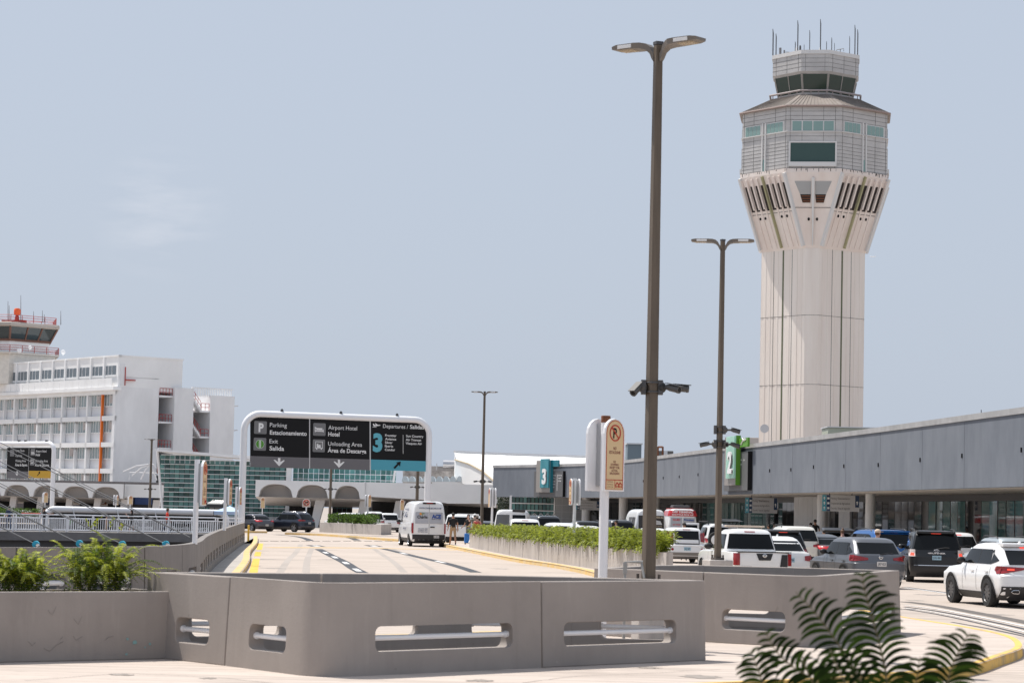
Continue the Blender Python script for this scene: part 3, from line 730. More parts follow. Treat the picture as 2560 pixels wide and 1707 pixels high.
for i in range(6):
    x = A0.x+1.0+.66*i; z = 1.75
    for p, q in (((-.2, .12), (0, .3)), ((0, .3), (.25, .1)), ((-.2, .12), (-.2, -.25)), ((.22, .1), (.22, -.25)), ((-.2, -.25), (.22, -.25)), ((-.2, -.1), (.22, -.1)), ((-.2, .05), (.22, .05))):
        mb.tube([(x+p[0], 242.9, z+p[1]), (x+q[0], 242.9, z+q[1])], .035, 4)
mb.build('emblems', white, gp)
gw = thing('panel_wall', 'pale grey panelled wall with white joints right of the glass pavilion', 'wall', at(1422, 1300, 242).to_tuple())
B0, B1 = at(1386, 1300, 242), at(1460, 1300, 242)
mb = MB(); mb.box(((B0.x+B1.x)/2, 242.2, 1.9), (B1.x-B0.x, .2, 3.5)); mb.build('panel', mat('pale_panel', (.42, .43, .44), .6), gw)
mb = MB()
for j in range(6): mb.box(((B0.x+B1.x)/2, 242.07, .3+.66*j), (B1.x-B0.x, .06, .06))
for i in range(5): mb.box((B0.x+(B1.x-B0.x)*i/4, 242.08, 1.9), (.05, .05, 3.5))
mb.build('joints', lgray, gw)

# rooftop things beyond the terminal
def boxthing(name, label, cat, x0, x1, y0, y1, Y, dep, m, parts=None):
    a, b = at(x0, y0, Y), at(x1, y1, Y); zb = min(5.5, b.z) if parts != 'ground' else 0
    s = thing(name, label, cat, ((a.x+b.x)/2, Y+dep/2, b.z))
    mb = MB(); mb.box(((a.x+b.x)/2, Y+dep/2, (a.z+b.z)/2), (b.x-a.x, dep, a.z-b.z)); mb.build('housing', m, s, bevel=.04)
    return s, a, b
s, a, b = boxthing('rooftop_unit', 'blue-grey rooftop plant box right of the yellow no parking sign', 'rooftop unit', 1569, 1603, 1110, 1160, 232, 4, mat('bluegrey', (.16, .2, .23), .6))
mb = MB(); mb.box(((a.x+b.x)/2, 233.9, a.z+.06), (b.x-a.x+.2, 4.2, .12)); mb.build('lid', lgray, s)
s, a, b = boxthing('rooftop_unit', 'dark rooftop machinery box with an open metal frame, right of the nearest lamp post', 'rooftop unit', 1640, 1683, 1126, 1158, 226, 4, mat('dkmetal', (.11, .105, .1), .6))
mb = MB()
for x in (1645, 1657): q = at(x, 1118, 226); mb.tube([(q.x, 226, b.z), (q.x, 226, at(x, 1116, 226).z)], .09, 4)
q0, q1 = at(1645, 1117, 226), at(1657, 1117, 226); mb.tube([q0, q1], .09, 4); mb.build('frame', rust, s)
mb = MB(); mb.box((at(1664, 1133, 226).x, 225.95, at(1664, 1133, 226).z), (.35, .06, .45)); mb.build('gauge', lgray, s)
s, a, b = boxthing('rooftop_unit', 'low blue-grey rooftop box beyond the terminal roofline', 'rooftop unit', 1684, 1728, 1136, 1158, 236, 5, mat('bluegrey2', (.22, .26, .28), .6))
s, a, b = boxthing('rooftop_unit', 'beige rooftop box behind the green number 2 sign', 'rooftop unit', 1868, 1896, 1093, 1150, 185, 4, mat('beige', (.5, .43, .38), .8))
mb = MB(); 
for j in range(3): mb.box(((a.x+b.x)/2, 184.98, a.z-.5-.6*j), (b.x-a.x, .03, .03))
mb.build('panel_joints', dkgray, s)
s, a, b = boxthing('rooftop_unit', 'pale olive rooftop duct box at the foot of the control tower', 'rooftop unit', 2070, 2216, 1068, 1120, 150, 3, mat('olive', (.36, .38, .31), .7))
mb = MB(); mb.box(((a.x+b.x)/2, 151.4, a.z+.03), (b.x-a.x+.15, 3.2, .06)); mb.build('lid', lgray, s)
mb = MB(); q = at(2453, 1040, 112); mb.tube([(q.x, 112, 6.4), (q.x, 112, at(2453, 1024, 112).z)], .02, 5)
tag(recentre(mb.build('roof_antenna', dkgray), (q.x, 112, 6.4)), 'thin grey whip antenna on the terminal roof at far right', 'antenna')

# white vaulted hall
vh = thing('vaulted_hall', 'white swooping shell-roofed hall behind the number 3 sign', 'hall', at(1300, 1300, 300).to_tuple())
rid = [(1136, 1131, 318), (1200, 1134, 320), (1300, 1138, 324), (1390, 1141, 328), (1480, 1144, 330), (1604, 1153, 334), (1720, 1158, 336)]
eav = [(1138, 1150, 300), (1172, 1160, 296), (1205, 1178, 292), (1236, 1204, 288), (1330, 1200, 282), (1500, 1190, 276), (1720, 1180, 270)]
mb = MB(); n = 8; rows = []
for (x, y, Y), (x2, y2, Y2) in zip(rid, eav):
    p, q = at(x, y, Y), at(x2, y2, Y2)
    rows.append([p.lerp(q, i/n)+V((0, 0, -.55*math.sin(math.pi*i/n))) for i in range(n+1)])
for r0, r1 in zip(rows, rows[1:]):
    for i in range(n): mb.poly(r0[i], r0[i+1], r1[i+1], r1[i])
mb.build('roof_shell', white_r, vh, smooth=60)
mb = MB(); mb.tube([at(x, y-2, Y) for x, y, Y in rid], .22, 6); mb.build('ridge_beam', lgray, vh)
mb = MB(); E_ = [at(*e_) for e_ in eav[:4]]; 
for a, b in zip(E_, E_[1:]): mb.poly(a, b, b+V((0, 0, -2.6)), a+V((0, 0, -2.6)))
mb.poly(E_[0], at(*rid[0]), at(*rid[0])+V((0, 0, -3)), E_[0]+V((0, 0, -3)))
mb.build('gable_fascia', white_r, vh)
mb = MB(); mb.tube([p+V((0, -.1, .05)) for p in E_], .12, 6); mb.build('gutter', mat('tan_trim', (.5, .42, .3), .7), vh)
mb = MB(); mb.box((at(1420, 1300, 300).x, 305, 2.9), (34, 14, 5.6)); mb.build('wall', white_r, vh)
# industrial block with pipes and skylights
ib = thing('plant_building', 'low weathered rooftop plant block with silver pipe and glass skylights', 'building', at(1110, 1250, 315).to_tuple())
a, b = at(1008, 1163, 315), at(1180, 1260, 315); mb = MB(); mb.box(((a.x+b.x)/2, 320, a.z/2), (b.x-a.x, 10, a.z)); mb.build('wall', mat('weathered', (.45, .42, .4), .85, var=.35, vscale=.6, stretch=(.4, 1, 2)), ib)
mb = MB(); a, b = at(1108, 1160, 312), at(1176, 1161, 312); mb.tube([a, b], .55, 12)
a, b = at(1118, 1156, 314), at(1150, 1157, 314); mb.tube([a, b], .35, 10); mb.build('pipe', steel, ib, smooth=40)
mb = MB(); a, b = at(1012, 1175, 311), at(1165, 1177, 311); mb.slab((a.x, 311), (b.x, 311), .3, at(1090, 1190, 311).z, a.z)
mb.build('parapet', mat('stained', (.38, .35, .33), .9, var=.5, vscale=1.2), ib)
mb = MB()
for x in range(1006, 1236, 17):
    a, b = at(x, 1204, 300), at(x+16, 1190, 300); mb.rings([[V((a.x+(b.x-a.x)*(.5-.5*math.cos(math.pi*i/8)), Y, a.z+(b.z-a.z)*math.sin(math.pi*i/8))) for i in range(9)] for Y in (298, 303)])
mb.build('skylight', mat('skylight', (.55, .62, .66), .3), ib, smooth=50)
mb = MB()
for x, y in ((1008, 1165), (1052, 1158), (1062, 1160), (1075, 1158), (1092, 1158)):
    q = at(x, y, 313); mb.tube([(q.x, 313, q.z-.9), q], .06, 5)
mb.build('vent_pipe', lgray, ib)

# ================================================================== arched canopy buildings
undr = mat('canopy_soffit', (.72, .68, .65), .85)
def arch_canopy(name, label, pxs, ytop, ybot, Y, arches, plainx, group, dep=7):
    s = thing(name, label, 'canopy', at(pxs[0], ybot, Y).to_tuple(), 0, group)
    zt = at(pxs[0], ytop, Y).z; zb = at(pxs[0], ybot, Y).z; x0, x1 = at(pxs[0], ybot, Y).x, at(pxs[1], ybot, Y).x
    # front face with arched cut outs: strips between columns of an outline
    mb = MB(); prev = x0
    segs = [(at(a, ybot, Y).x, at(b, ybot, Y).x) for a, b in arches]
    H = zt-zb; ap = zb+H*.78
    vault = MB()
    def strip_(xa, za, xb, zb_): mb.hexa([V((xa, Y, za)), V((xb, Y, zb_)), V((xb, Y+.5, zb_)), V((xa, Y+.5, za)), V((xa, Y, zt)), V((xb, Y, zt)), V((xb, Y+.5, zt)), V((xa, Y+.5, zt))])
    for a, b in segs:
        strip_(prev, zb, a, zb); n = 18
        P = []
        for i in range(n+1):
            t = i/n; x = a+(b-a)*t; z = zb+(ap-zb)*(max(0, 1-abs(2*t-1)**2.6))**.5; P.append((x, z))
        for (xa, za), (xb, zb_) in zip(P, P[1:]):
            strip_(xa, za, xb, zb_); vault.poly((xa, Y+.5, za), (xb, Y+.5, zb_), (xb, Y+2.4, zb_-.15), (xa, Y+2.4, za-.15))
        vault.poly(*[(x, Y+2.35, z) for x, z in P])
        prev = b
    strip_(prev, zb, x1, zb)
    mb.poly((x0, Y+.5, zt-.01), (x1, Y+.5, zt-.01), (x1, Y+dep, zt-.01), (x0, Y+dep, zt-.01))
    mb.poly((x0, Y, zb), (x0, Y+dep, zb), (x0, Y+dep, zt), (x0, Y, zt)); mb.poly((x1, Y, zb), (x1, Y+dep, zb), (x1, Y+dep, zt), (x1, Y, zt))
    mb.build('arched_front', white_r, s)
    vault.build('vault', undr, s, smooth=50)
    # under-storey: slanted piers and dark openings
    mb = MB(); mo = MB()
    mb.poly((x0, Y+.3, zb), (x1, Y+.3, zb), (x1, Y+dep+3, zb-.9), (x0, Y+dep+3, zb-.9)); mb.build('lower_soffit', undr, s)
    return s, x0, x1, zb, zt
GRPC = 'white arched canopies'
ca, x0, x1, zb, zt = arch_canopy('arched_canopy', 'white canopy with three arches over the entrance left of the white van', (638, 912), 1199, 1241, 255, [(646, 732), (740, 820), (836, 900)], None, GRPC)
mb = MB(); a, b = at(910, 1199, 255.4), at(1250, 1207, 255.4); lo = [at(910, 1240, 255.4).z, at(1063, 1249, 255.4).z, at(1120, 1258, 255.4).z, at(1250, 1259, 255.4).z]
xs_ = [a.x, at(1063, 1249, 255.4).x, at(1120, 1258, 255.4).x, b.x]
for i in range(3): mb.hexa([V((xs_[i], 255.1, lo[i])), V((xs_[i+1], 255.1, lo[i+1])), V((xs_[i+1], 256, lo[i+1])), V((xs_[i], 256, lo[i])), V((xs_[i], 255.1, zt+.03)), V((xs_[i+1], 255.1, zt+.03)), V((xs_[i+1], 256, zt+.03)), V((xs_[i], 256, zt+.03))])
mb.build('plain_fascia', white_r, ca)
mb = MB(); mb.poly((a.x, 256, lo[0]), (b.x, 256, lo[3]), (b.x, 268, lo[3]-.6), (a.x, 268, lo[0]-.6)); mb.build('lower_soffit', undr, ca)
mb = MB(); mb.box(((x0+12+b.x)/2, 268, 1.6), (b.x-x0-9, .3, 3.4)); mb.build('rear_wall', mat('rear_grey', (.25, .25, .25), .8), ca)
mo = MB()
for xa, xb in ((722, 800), (830, 880), (930, 1010), (1120, 1245)):
    p, q = at(xa, 1300, 265), at(xb, 1300, 265); mo.box(((p.x+q.x)/2, 265, 1.5), (q.x-p.x, .15, 3.2))
build_each(mo, 'dark_opening', dark_in, ca)
mb = MB(); p = at(850, 1300, 264.8)
for i in range(5): mb.box((p.x, 264.8, .5+.55*i), (2.4, .05, .06))
for x in (842, 855, 866): mb.box((at(x, 1300, 264.8).x, 264.8, 1.5), (.06, .05, 3.1))
mb.build('window_grid', mat('tealframe', (.12, .22, .23), .5), ca)
for x in (800, 912, 1000):
    p = at(x, 1300, 258); mb = MB(); z1 = zb-.1
    mb.hexa([V((p.x-1.0, 257.5, 0)), V((p.x-.2, 257.5, 0)), V((p.x-.2, 258.5, 0)), V((p.x-1.0, 258.5, 0)), V((p.x-.5, 257.5, z1)), V((p.x+.55, 257.5, z1)), V((p.x+.55, 258.5, z1)), V((p.x-.5, 258.5, z1))])
    mb.build('pier', white_r, ca)
mb = MB(); mb.box(((at(1118, 1255, 254).x+at(1245, 1255, 254).x)/2, 256.5, 3.9), (5.6, 2.0, .18)); mb.build('ledge', white_r, ca)
cb, x0, x1, zb, zt = arch_canopy('arched_canopy', 'long white canopy of arches at the foot of the hotel, far left', (-160, 309), 1199, 1235, 310, [(-140, -72), (-62, 2), (9, 74), (82, 147), (155, 222), (230, 300)], None, GRPC)
mb = MB(); a, b = at(309, 1200, 310.5), at(402, 1204, 310.5); mb.box(((a.x+b.x)/2, 312, (at(355, 1243, 310).z+zt)/2), (b.x-a.x, 2.5, zt-at(355, 1243, 310).z)); mb.build('plain_fascia', white_r, cb)
mb = MB(); mb.box(((x0+x1)/2+2, 323, -.5), (x1-x0+10, .3, 11)); mb.build('rear_wall', mat('rear_grey2', (.22, .2, .195), .85), cb)
mo = MB()
for xa, xb in ((-40, 28), (58, 96), (138, 166), (198, 236), (268, 312), (330, 395)):
    p, q = at(xa, 1300, 318), at(xb, 1300, 318); mo.box(((p.x+q.x)/2, 318, -.4), (q.x-p.x, .15, 9.5))
build_each(mo, 'dark_opening', dark_in, cb)
for x in (28, 96, 168, 238, 305, 385):
    p = at(x, 1300, 312); mb = MB(); z1 = zb-.1
    mb.hexa([V((p.x-.9, 311.5, -6)), V((p.x-.2, 311.5, -6)), V((p.x-.2, 312.5, -6)), V((p.x-.9, 312.5, -6)), V((p.x-.1, 311.5, z1)), V((p.x+.7, 311.5, z1)), V((p.x+.7, 312.5, z1)), V((p.x-.1, 312.5, z1))])
    mb.build('pier', undr, cb)
for x, m_, wd in ((258, rust, .9), (330, rust, .7), (352, mat('bluesign', (.02, .05, .16), .5), 3.0), (122, mat('bluesign', (.02, .05, .16), .5), 1.0)):
    p = at(x, 1252, 316); mb = MB(); mb.box((p.x, 316, p.z), (wd, .1, .9)); mb.build('door_sign', m_, cb)
mb = MB(); p = at(258, 1252, 315.9); mb.text('D', (p.x, 315.9, p.z-.3), (1, 0, 0), (0, 0, 1), .6, align='C', bold=.03); mb.build('lettering', txtw, cb)
# web of white struts beside the hotel
mb = MB(); c = at(375, 1160, 296)
for x, y in ((308, 1178), (330, 1188), (352, 1198), (392, 1170), (392, 1200)):
    q = at(x, y, 296); m_ = c.lerp(q, .5)+V((0, 0, .25)); mb.tube([c, m_, q], .07, 5)
mb.tube([at(323, 1200, 296), at(324, 1180, 296), at(392, 1182, 296)], .04, 5)
tag(recentre(mb.build('tensile_frame', white), tuple(c)), 'thin white radiating strut frame beside the hotel base', 'frame')

# ================================================================== teal glass hall
gh = thing('glass_hall', 'wide teal glass hall with white slats and slanted white roof edge, behind the big sign', 'building', at(650, 1300, 270).to_tuple())
Yg = 266
def gx(x): return at(x, 1200, Yg).x
def gz(y, x=640): return at(x, y, Yg).z
zr = [gz(1290, 560)+.51*i for i in range(16)]
mb = MB(); md = MB(); n_ = 26
for i in range(n_):
    for j in range(15):
        for k_ in range(1):
            xl, xr = gx(398), gx(724); xa = xl+(xr-xl)*i/n_; xb = xl+(xr-xl)*(i+1)/n_
            xm = (xa+xb)/2; zc = (zr[j]+zr[j+1])/2; pxm = pix((xm, Yg, zc))[0]
            top = gz(1126+(pxm-393)*.088-0, pxm) 
            if zc > top-.3: continue
            if pxm > 600 and zc > gz(1160, pxm) and False: continue
            # slanted left edge
            if pxm < 396+(pix((xm, Yg, zc))[1]-1122)*.09: continue
            (md if (j == 14 or (j == 13 and pxm > 505)) else mb).box((xm, Yg+random.uniform(0, .05), zc), (xb-xa-.05, .06, zr[j+1]-zr[j]-.02), m=M.Rotation(random.uniform(-.05, .05), 3, 'Z') @ M.Rotation(random.uniform(-.03, .03), 3, 'X'))
mb.build('glass_panels', gl_teal, gh); md.build('glass_panels', gl_dark, gh, label='dark clerestory panes')
mb = MB(); zz = gz(1290, 560)
for i in range(14): mb.box(((gx(402)+gx(722))/2, Yg-.2, zz+.51*i), (gx(722)-gx(402), .28, .06))
zz = gz(1290, 560)
mb.build('slats', white, gh)
mb = MB(); mb.hexa([V((gx(392), Yg-2.4, gz(1128, 392))), V((gx(760), Yg-1.2, gz(1160, 760))), V((gx(760), Yg+9, gz(1160, 760))), V((gx(392), Yg+9, gz(1128, 392))), V((gx(392), Yg-2.4, gz(1123, 392))), V((gx(760), Yg-1.2, gz(1150, 760))), V((gx(760), Yg+9, gz(1150, 760))), V((gx(392), Yg+9, gz(1123, 392)))])
mb.build('roof_fin', white, gh)
mb = MB(); mb.tube([at(393, 1122, Yg-.3), at(408, 1300, Yg-.3)], .14, 6); mb.build('edge_post', white, gh)
mb = MB(); mb.box(((gx(398)+gx(724))/2, Yg+1.2, 2.2), (gx(724)-gx(398)-1, .1, 9)); mb.build('backing', dark_in, gh)
mb = MB(); mb.box((gx(722), Yg-.1, (gz(1120)+gz(1300))/2), (.55, .5, gz(1120)-gz(1300))); mb.build('white_pillar', white, gh)
mb = MB(); nn = 20
gl_pale = mat('pale_teal_glass', (.13, .33, .32), .05, island=.4)
for i in range(nn):
    for j in range(7):
        xa = gx(728)+(gx(988)-gx(728))*i/nn; xb = gx(728)+(gx(988)-gx(728))*(i+1)/nn; zc = gz(1205, 850)+.62*j
        if i > 17 and j < (i-17)*2: pass
        mb.box(((xa+xb)/2, Yg+2+random.uniform(0, .04), zc), (xb-xa-.05, .06, .56), m=M.Rotation(random.uniform(-.05, .05), 3, 'Z') @ M.Rotation(random.uniform(-.03, .03), 3, 'X'))
mb.build('glass_panels', gl_pale, gh, label='paler teal panes right of the pillar')
mb = MB()
for j in range(8): mb.box(((gx(728)+gx(987))/2, Yg+1.7, gz(1205, 850)-.31+.62*j), (gx(987)-gx(728), .3, .07))
mb.tube([at(983, 1205, Yg+1.6), at(990, 1158, Yg+1.6)], .13, 6)
mb.build('slats', white, gh, label='upper slats')
mb = MB(); mb.box((gx(560), Yg-.3, gz(1298, 560)), (gx(724)-gx(398), .8, .7)); mb.build('plinth', lgray, gh)
# ================================================================== CONTROL TOWER
shaft_m = mat('tower_concrete', (.74, .655, .59), .85, col2=(.83, .765, .705), vscale=.6, stretch=(1, 1, .08), bump=.2, bscale=3, lo=.3, hi=.7)
flare_m = mat('tower_flare', (.72, .62, .56), .85, col2=(.80, .72, .67), vscale=.5, stretch=(1, 1, .25), lo=.3, hi=.7)
clad = mat('tower_cladding', (.42, .405, .395), .6, col2=(.55, .535, .525), vscale=.35, stretch=(1, 1, 1.8), lo=.3, hi=.7)
metal_rf = mat('tower_metal_roof', (.25, .215, .19), .55, var=.2, vscale=.5)
trim_w = mat('tower_trim', (.66, .65, .64), .6)
grn_line = mat('olive_groove', (.12, .13, .075), .8)
dkgrn = mat('green_shutter', (.035, .075, .07), .5)
cabg = glassmat('cab_glass', (.012, .035, .03), isl=.7)
wing = mat('pale_blind_glass', (.22, .33, .31), .15, island=.2)
joint = mat('joint_line', (.10, .095, .09), .9)
TX = at(2035, 500, 350); TC = V((TX.x, 350, 0))
tw = thing('control_tower', 'tall pale pink concrete air traffic control tower with flared head and antennas', 'control tower', TC)
def tz(y, Y): return at(2015, y, Y).z
def ring(W, c, z, g=0):
    ac = (W+math.sqrt(2)*c)/math.sqrt(2)-c/2+g; out_ = []
    hc = c/2+g*math.tan(R(22.5))
    for k in range(4):
        a = R(-98+90*k); n = V((math.cos(a), math.sin(a), 0)); t = V((-n.y, n.x, 0))
        out_ += [TC+n*ac-t*hc+V((0, 0, z)), TC+n*ac+t*hc+V((0, 0, z))]
    return out_
class Face:      # a facet between two rings; even index = chamfer, odd = wide face
    def __init__(s, r0, r1, i): s.q = (r0[i], r0[(i+1) % 8], r1[(i+1) % 8], r1[i]); s.n = (s.q[1]-s.q[0]).cross(s.q[3]-s.q[0]).normalized()
    def p(s, u, v, d=0): a = s.q[0].lerp(s.q[1], u); b = s.q[3].lerp(s.q[2], u); return a.lerp(b, v)+s.n*d
    def pad(s, mb, u0, u1, v0, v1, d, u2=None, u3=None, base=-.05):
        u2 = u1 if u2 is None else u2; u3 = u0 if u3 is None else u3
        c = ((u0, v0), (u1, v0), (u2, v1), (u3, v1))
        mb.hexa([s.p(u, v, base) for u, v in c]+[s.p(u, v, d) for u, v in c])
z_sh, z_h0, z_h1 = tz(620, 342.5), tz(432, 340), tz(268, 340)
SH = (9.2, 1.93); HD = (9.4, 7.6)
r0, r1 = ring(*SH, 0), ring(*SH, z_sh); r2 = ring(*HD, z_h0); r2b = ring(*HD, z_h0, .25)
MB().rings([r0, r1]).build('shaft', shaft_m, tw)
MB().rings([r1, ring(9.25, 2.2, z_sh+.4), r2b, ring(*HD, z_h0+.55, .25), ring(*HD, z_h0+.56)]).build('flare', flare_m, tw)
mr = MB(); mg = MB(); mj = MB(); mhole = MB()
for i in range(8):
    f = Face(r0, r1, i); H = z_sh
    if i % 2:
        for u in (.09, .2, .37, .63, .8, .91): f.pad(mr, u-.022, u+.022, 0, 1, .035)
        f.pad(mg, .485, .515, 0, 1, .04)
        for u in (.285, .70): f.pad(mj, u-.004, u+.004, 0, 1, .02)
    else:
        for u in (.2, .5, .8): f.pad(mr, u-.1, u+.1, 0, 1, .035)
    for y in (787, 960): v = tz(y, 342.5)/H; f.pad(mj, 0, 1, v-.0006, v+.0006, .04)
mr.build('shaft_ribs', shaft_m, tw); mg.build('shaft_groove', grn_line, tw)
r1b = ring(9.25, 2.2, z_sh+.4)
fin = MB(); gap = MB(); edge = MB(); wn = MB(); sl = MB(); gro = MB()
for i in range(8):
    f = Face(r1b, r2b, i)
    if i % 2:
        us = [.03, .145, .26, .375, .5, .625, .74, .855, .97]
        for k, u in enumerate(us):
            if k == 4: f.pad(gro, u-.012, u+.012, 0, .99, .40); continue
            f.pad(fin, u-.012, u+.012, 0, .55, .10); f.pad(fin, u-.014, u+.014, .55, .97, .36)
        for k, (a, b) in enumerate(zip(us, us[1:])):
            f.pad(gap, a+.026, b-.020, .52, .87, .05)
        f.pad(mj, 0, 1, .475, .481, .05)
        for k in (1, 2, 5, 6): c = f.p(us[k]+.05, .42, .03); mhole.ell(c, (.17, .17, .22), 8, 6)
        f.pad(edge, -.005, .035, 0, 1, .45); f.pad(edge, .965, 1.005, 0, 1, .45)
    else:
        f.pad(edge, .475, .525, 0, .93, .32, .53, .47)
        for a, b, c, d in ((.20, .45, .46, .13), (.55, .80, .87, .54)):
            f.pad(wn, a, b, .70, .88, .04, c, d); f.pad(gap, a+.03, b-.02, .585, .70, .045, b, a)
            for q in range(3): v = .60+.035*q; f.pad(sl, a+.03, b-.02, v, v+.012, .09)
        f.pad(mj, 0, 1, .515, .522, .05)
        for u in (.36, .64): c = f.p(u, .36, .03); mhole.ell(c, (.17, .17, .24), 8, 6)
fin.build('flare_fins', flare_m, tw); build_each(gap, 'dark_opening', mat('tower_opening', (.03, .022, .02), .9), tw); gro.build('flare_groove', mat('olive_light', (.36, .34, .2), .8), tw)
build_each(edge, 'edge_strip', trim_w, tw); build_each(wn, 'window', mat('grey_pane', (.36, .36, .36), .4), tw); sl.build('louvre', rust, tw); mhole.build('weep_holes', black, tw)
stain = mat('black_stain', (.09, .075, .065), .9)
ms = MB(); fr = Face(ring(*HD, z_h0, .25), ring(*HD, z_h0+.55, .25), 1)
for i in range(8):
    f = Face(ring(*HD, z_h0, .25), ring(*HD, z_h0+.55, .25), i)
    for k in range(34 if i in (1, 2) else 14):
        u = random.random(); wd = random.uniform(.003, .014); f.pad(ms, u, u+wd, random.uniform(.1, .85), 1, .012)
ms.build('stain', stain, tw)
h0, h1 = ring(*HD, z_h0+.56), ring(*HD, z_h1); HH = z_h1-z_h0-.56
MB().rings([h0, h1]).build('head', clad, tw)
V_ = lambda y: (tz(y, 340)-z_h0-.56)/HH
wp = MB(); wf = MB(); sh = MB(); gr = MB(); led = MB()
for i in range(8):
    f = Face(h0, h1, i)
    for y in (279, 290, 300.5, 329.5, 341, 357, 366, 375, 384, 393, 402, 411, 420):
        v = V_(y); f.pad(mj, 0, 1, v-.0025, v+.0025, .015)
    for u in ((.06, .28, .68, .9) if i % 2 == 0 else (.04, .26, .74, .97)): f.pad(mj, u-.003, u+.003, 0, 1, .014)
    f.pad(wf, 0, 1, V_(330.5), V_(329), .18)
    if i % 2 == 0:
        g = [(.10, .27), (.295, .47), (.49, .67), (.69, .87)]
        f.pad(wf, .085, .885, V_(329), V_(302), .06)
        f.pad(sh, .07, .90, V_(405), V_(358), .03); f.pad(led, .05, .92, V_(417), V_(406), .35)
        f.pad(led, .035, .068, V_(417), V_(357), .12); f.pad(led, .902, .935, V_(417), V_(357), .12); f.pad(led, .035, .935, V_(357.5), V_(354), .12)
    else:
        g = [(.08+.085*k, .08+.085*k+.075) for k in range(4)]+[(.56+.09*k, .56+.09*k+.08) for k in range(4)]
        f.pad(wf, .07, .43, V_(329), V_(302), .06); f.pad(wf, .55, .93, V_(329), V_(302), .06)
        f.pad(led, .455, .475, V_(425), V_(300), .18); f.pad(led, .525, .545, V_(425), V_(300), .18)
        f.pad(gr, .476, .524, V_(425), V_(392), .05)
    for a, b in g: f.pad(wp, a, b, V_(327.5), V_(304), .1)
wf.build('window_frame', trim_w, tw); build_each(wp, 'window', wing, tw); build_each(sh, 'shutter', dkgrn, tw); build_each(led, 'ledge', trim_w, tw); build_each(gr, 'slot_window', wing, tw)
ze, zr1 = z_h1, tz(237, 344)
RTOP = (6.2, 4.1)
MB().rings([ring(*HD, ze-.02, .34), ring(*HD, ze+.22, .38), ring(*RTOP, zr1)]).build('sloped_roof', metal_rf, tw)
sm = MB(); f_ = []
for i in range(8):
    f = Face(ring(*HD, ze+.22, .38), ring(*RTOP, zr1), i); n = 18 if i % 2 else 14
    for k in range(1, n): f.pad(sm, k/n-.003, k/n+.003, 0, 1, .07)
sm.build('roof_seams', metal_rf, tw)
MB().tube([p for p in ring(*HD, ze+.1, .38)], .15, 6, closed=True).build('gutter', mat('brown_gutter', (.27, .2, .18), .5), tw)
rl = MB(); rr_ = ring(*RTOP, zr1+.55, .15); rl.tube(rr_, .16, 6, closed=True)
for i in range(8):
    for t in (.1, .37, .63, .9): p = rr_[i].lerp(rr_[(i+1) % 8], t); rl.tube([p-V((0, 0, .75)), p], .07, 5)
rl.build('handrail', mat('rail_mauve', (.36, .31, .30), .5), tw)
CB, CT = (5.1, 3.4), (5.6, 3.8); zc0, zc1, zp1 = tz(229, 344), tz(184, 344), tz(135, 344)
MB().rings([ring(*CB, zr1-.3, .1), ring(*CB, zc0, .1)]).build('cab_base', clad, tw)
MB().rings([ring(*CB, zc0), ring(*CT, zc1)]).build('cab_backing', dark_in, tw)
cg = MB(); cm = MB()
for i in range(8):
    f = Face(ring(*CB, zc0), ring(*CT, zc1), i)
    if i % 2: f.pad(cg, .02, .49, 0, 1, .07); f.pad(cg, .51, .98, 0, 1, .07); f.pad(cm, .487, .513, 0, 1, .14)
    else: f.pad(cg, .02, .98, 0, 1, .07)
    f.pad(cm, -.025, .022, 0, 1, .14); f.pad(cm, .978, 1.025, 0, 1, .14)
build_each(cg, 'cab_window', cabg, tw); cm.build('cab_mullion', mat('cab_frame', (.33, .3, .27), .5), tw)
PP = (6.0, 4.0)
MB().rings([ring(*CT, zc1-.02, .0), ring(*PP, zc1+.35, 0), ring(*PP, zp1, 0)]).build('parapet', clad, tw)
MB().rings([ring(*PP, zp1+.002, .12), ring(*PP, zp1+.55, .12), ring(*PP, zp1+.6, -.3)]).build('parapet_cap', trim_w, tw)
for i in range(8):
    f = Face(ring(*PP, zc1+.35), ring(*PP, zp1), i)
    for v in (.25, .5, .75): f.pad(mj, 0, 1, v-.008, v+.008, .015)
    for u in ((.12, .5, .9) if i % 2 else (.15, .85)): f.pad(mj, u-.004, u+.004, 0, 1, .014)
mj.build('panel_joints', joint, tw)
zroof = zp1+.55
for x, y0, y1, dY, r in ((530, 150, 410, 0, .09), (557, 190, 405, 2, .08), (746, 75, 350, -5, .08), (725, 260, 355, -4, .06), (802, 285, 352, -3, .04), (850, 160, 352, -2, .06), (944, 65, 346, -5, .08), (997, 258, 356, -4, .05), (1042, 225, 360, 0, .06), (1066, 270, 362, 2, .04), (1198, 212, 380, 0, .05), (1244, 115, 390, 1, .08), (1268, 155, 400, 2, .08), (768, 293, 352, -3, .14), (1158, 362, 384, -2, .06)):
    px = 1780+x*.287; p = at(px, 30+y0*.287, 350+dY); q = at(px, 30+y1*.287, 350+dY)
    mb = MB(); mb.tube([V((q.x, q.y, zroof-.3)), V((q.x, q.y, q.z+(p.z-q.z)*.85)), p], [r, r, r*.5], 6); mb.build('antenna', dkgray, tw)
mb = MB()
for x, y0, y1, r in ((595, 315, 395, .18), (630, 335, 385, .12)):
    px = 1780+x*.287; p = at(px, 30+y0*.287, 348); q = at(px, 30+y1*.287, 348); mb.tube([q-V((0, 0, 1)), p], r, 8)
p = at(1780+640*.287, 30+352*.287, 348); mb.tube([p, p+V((.6, 0, 0)), p+V((.8, 0, -.6))], .06, 5)
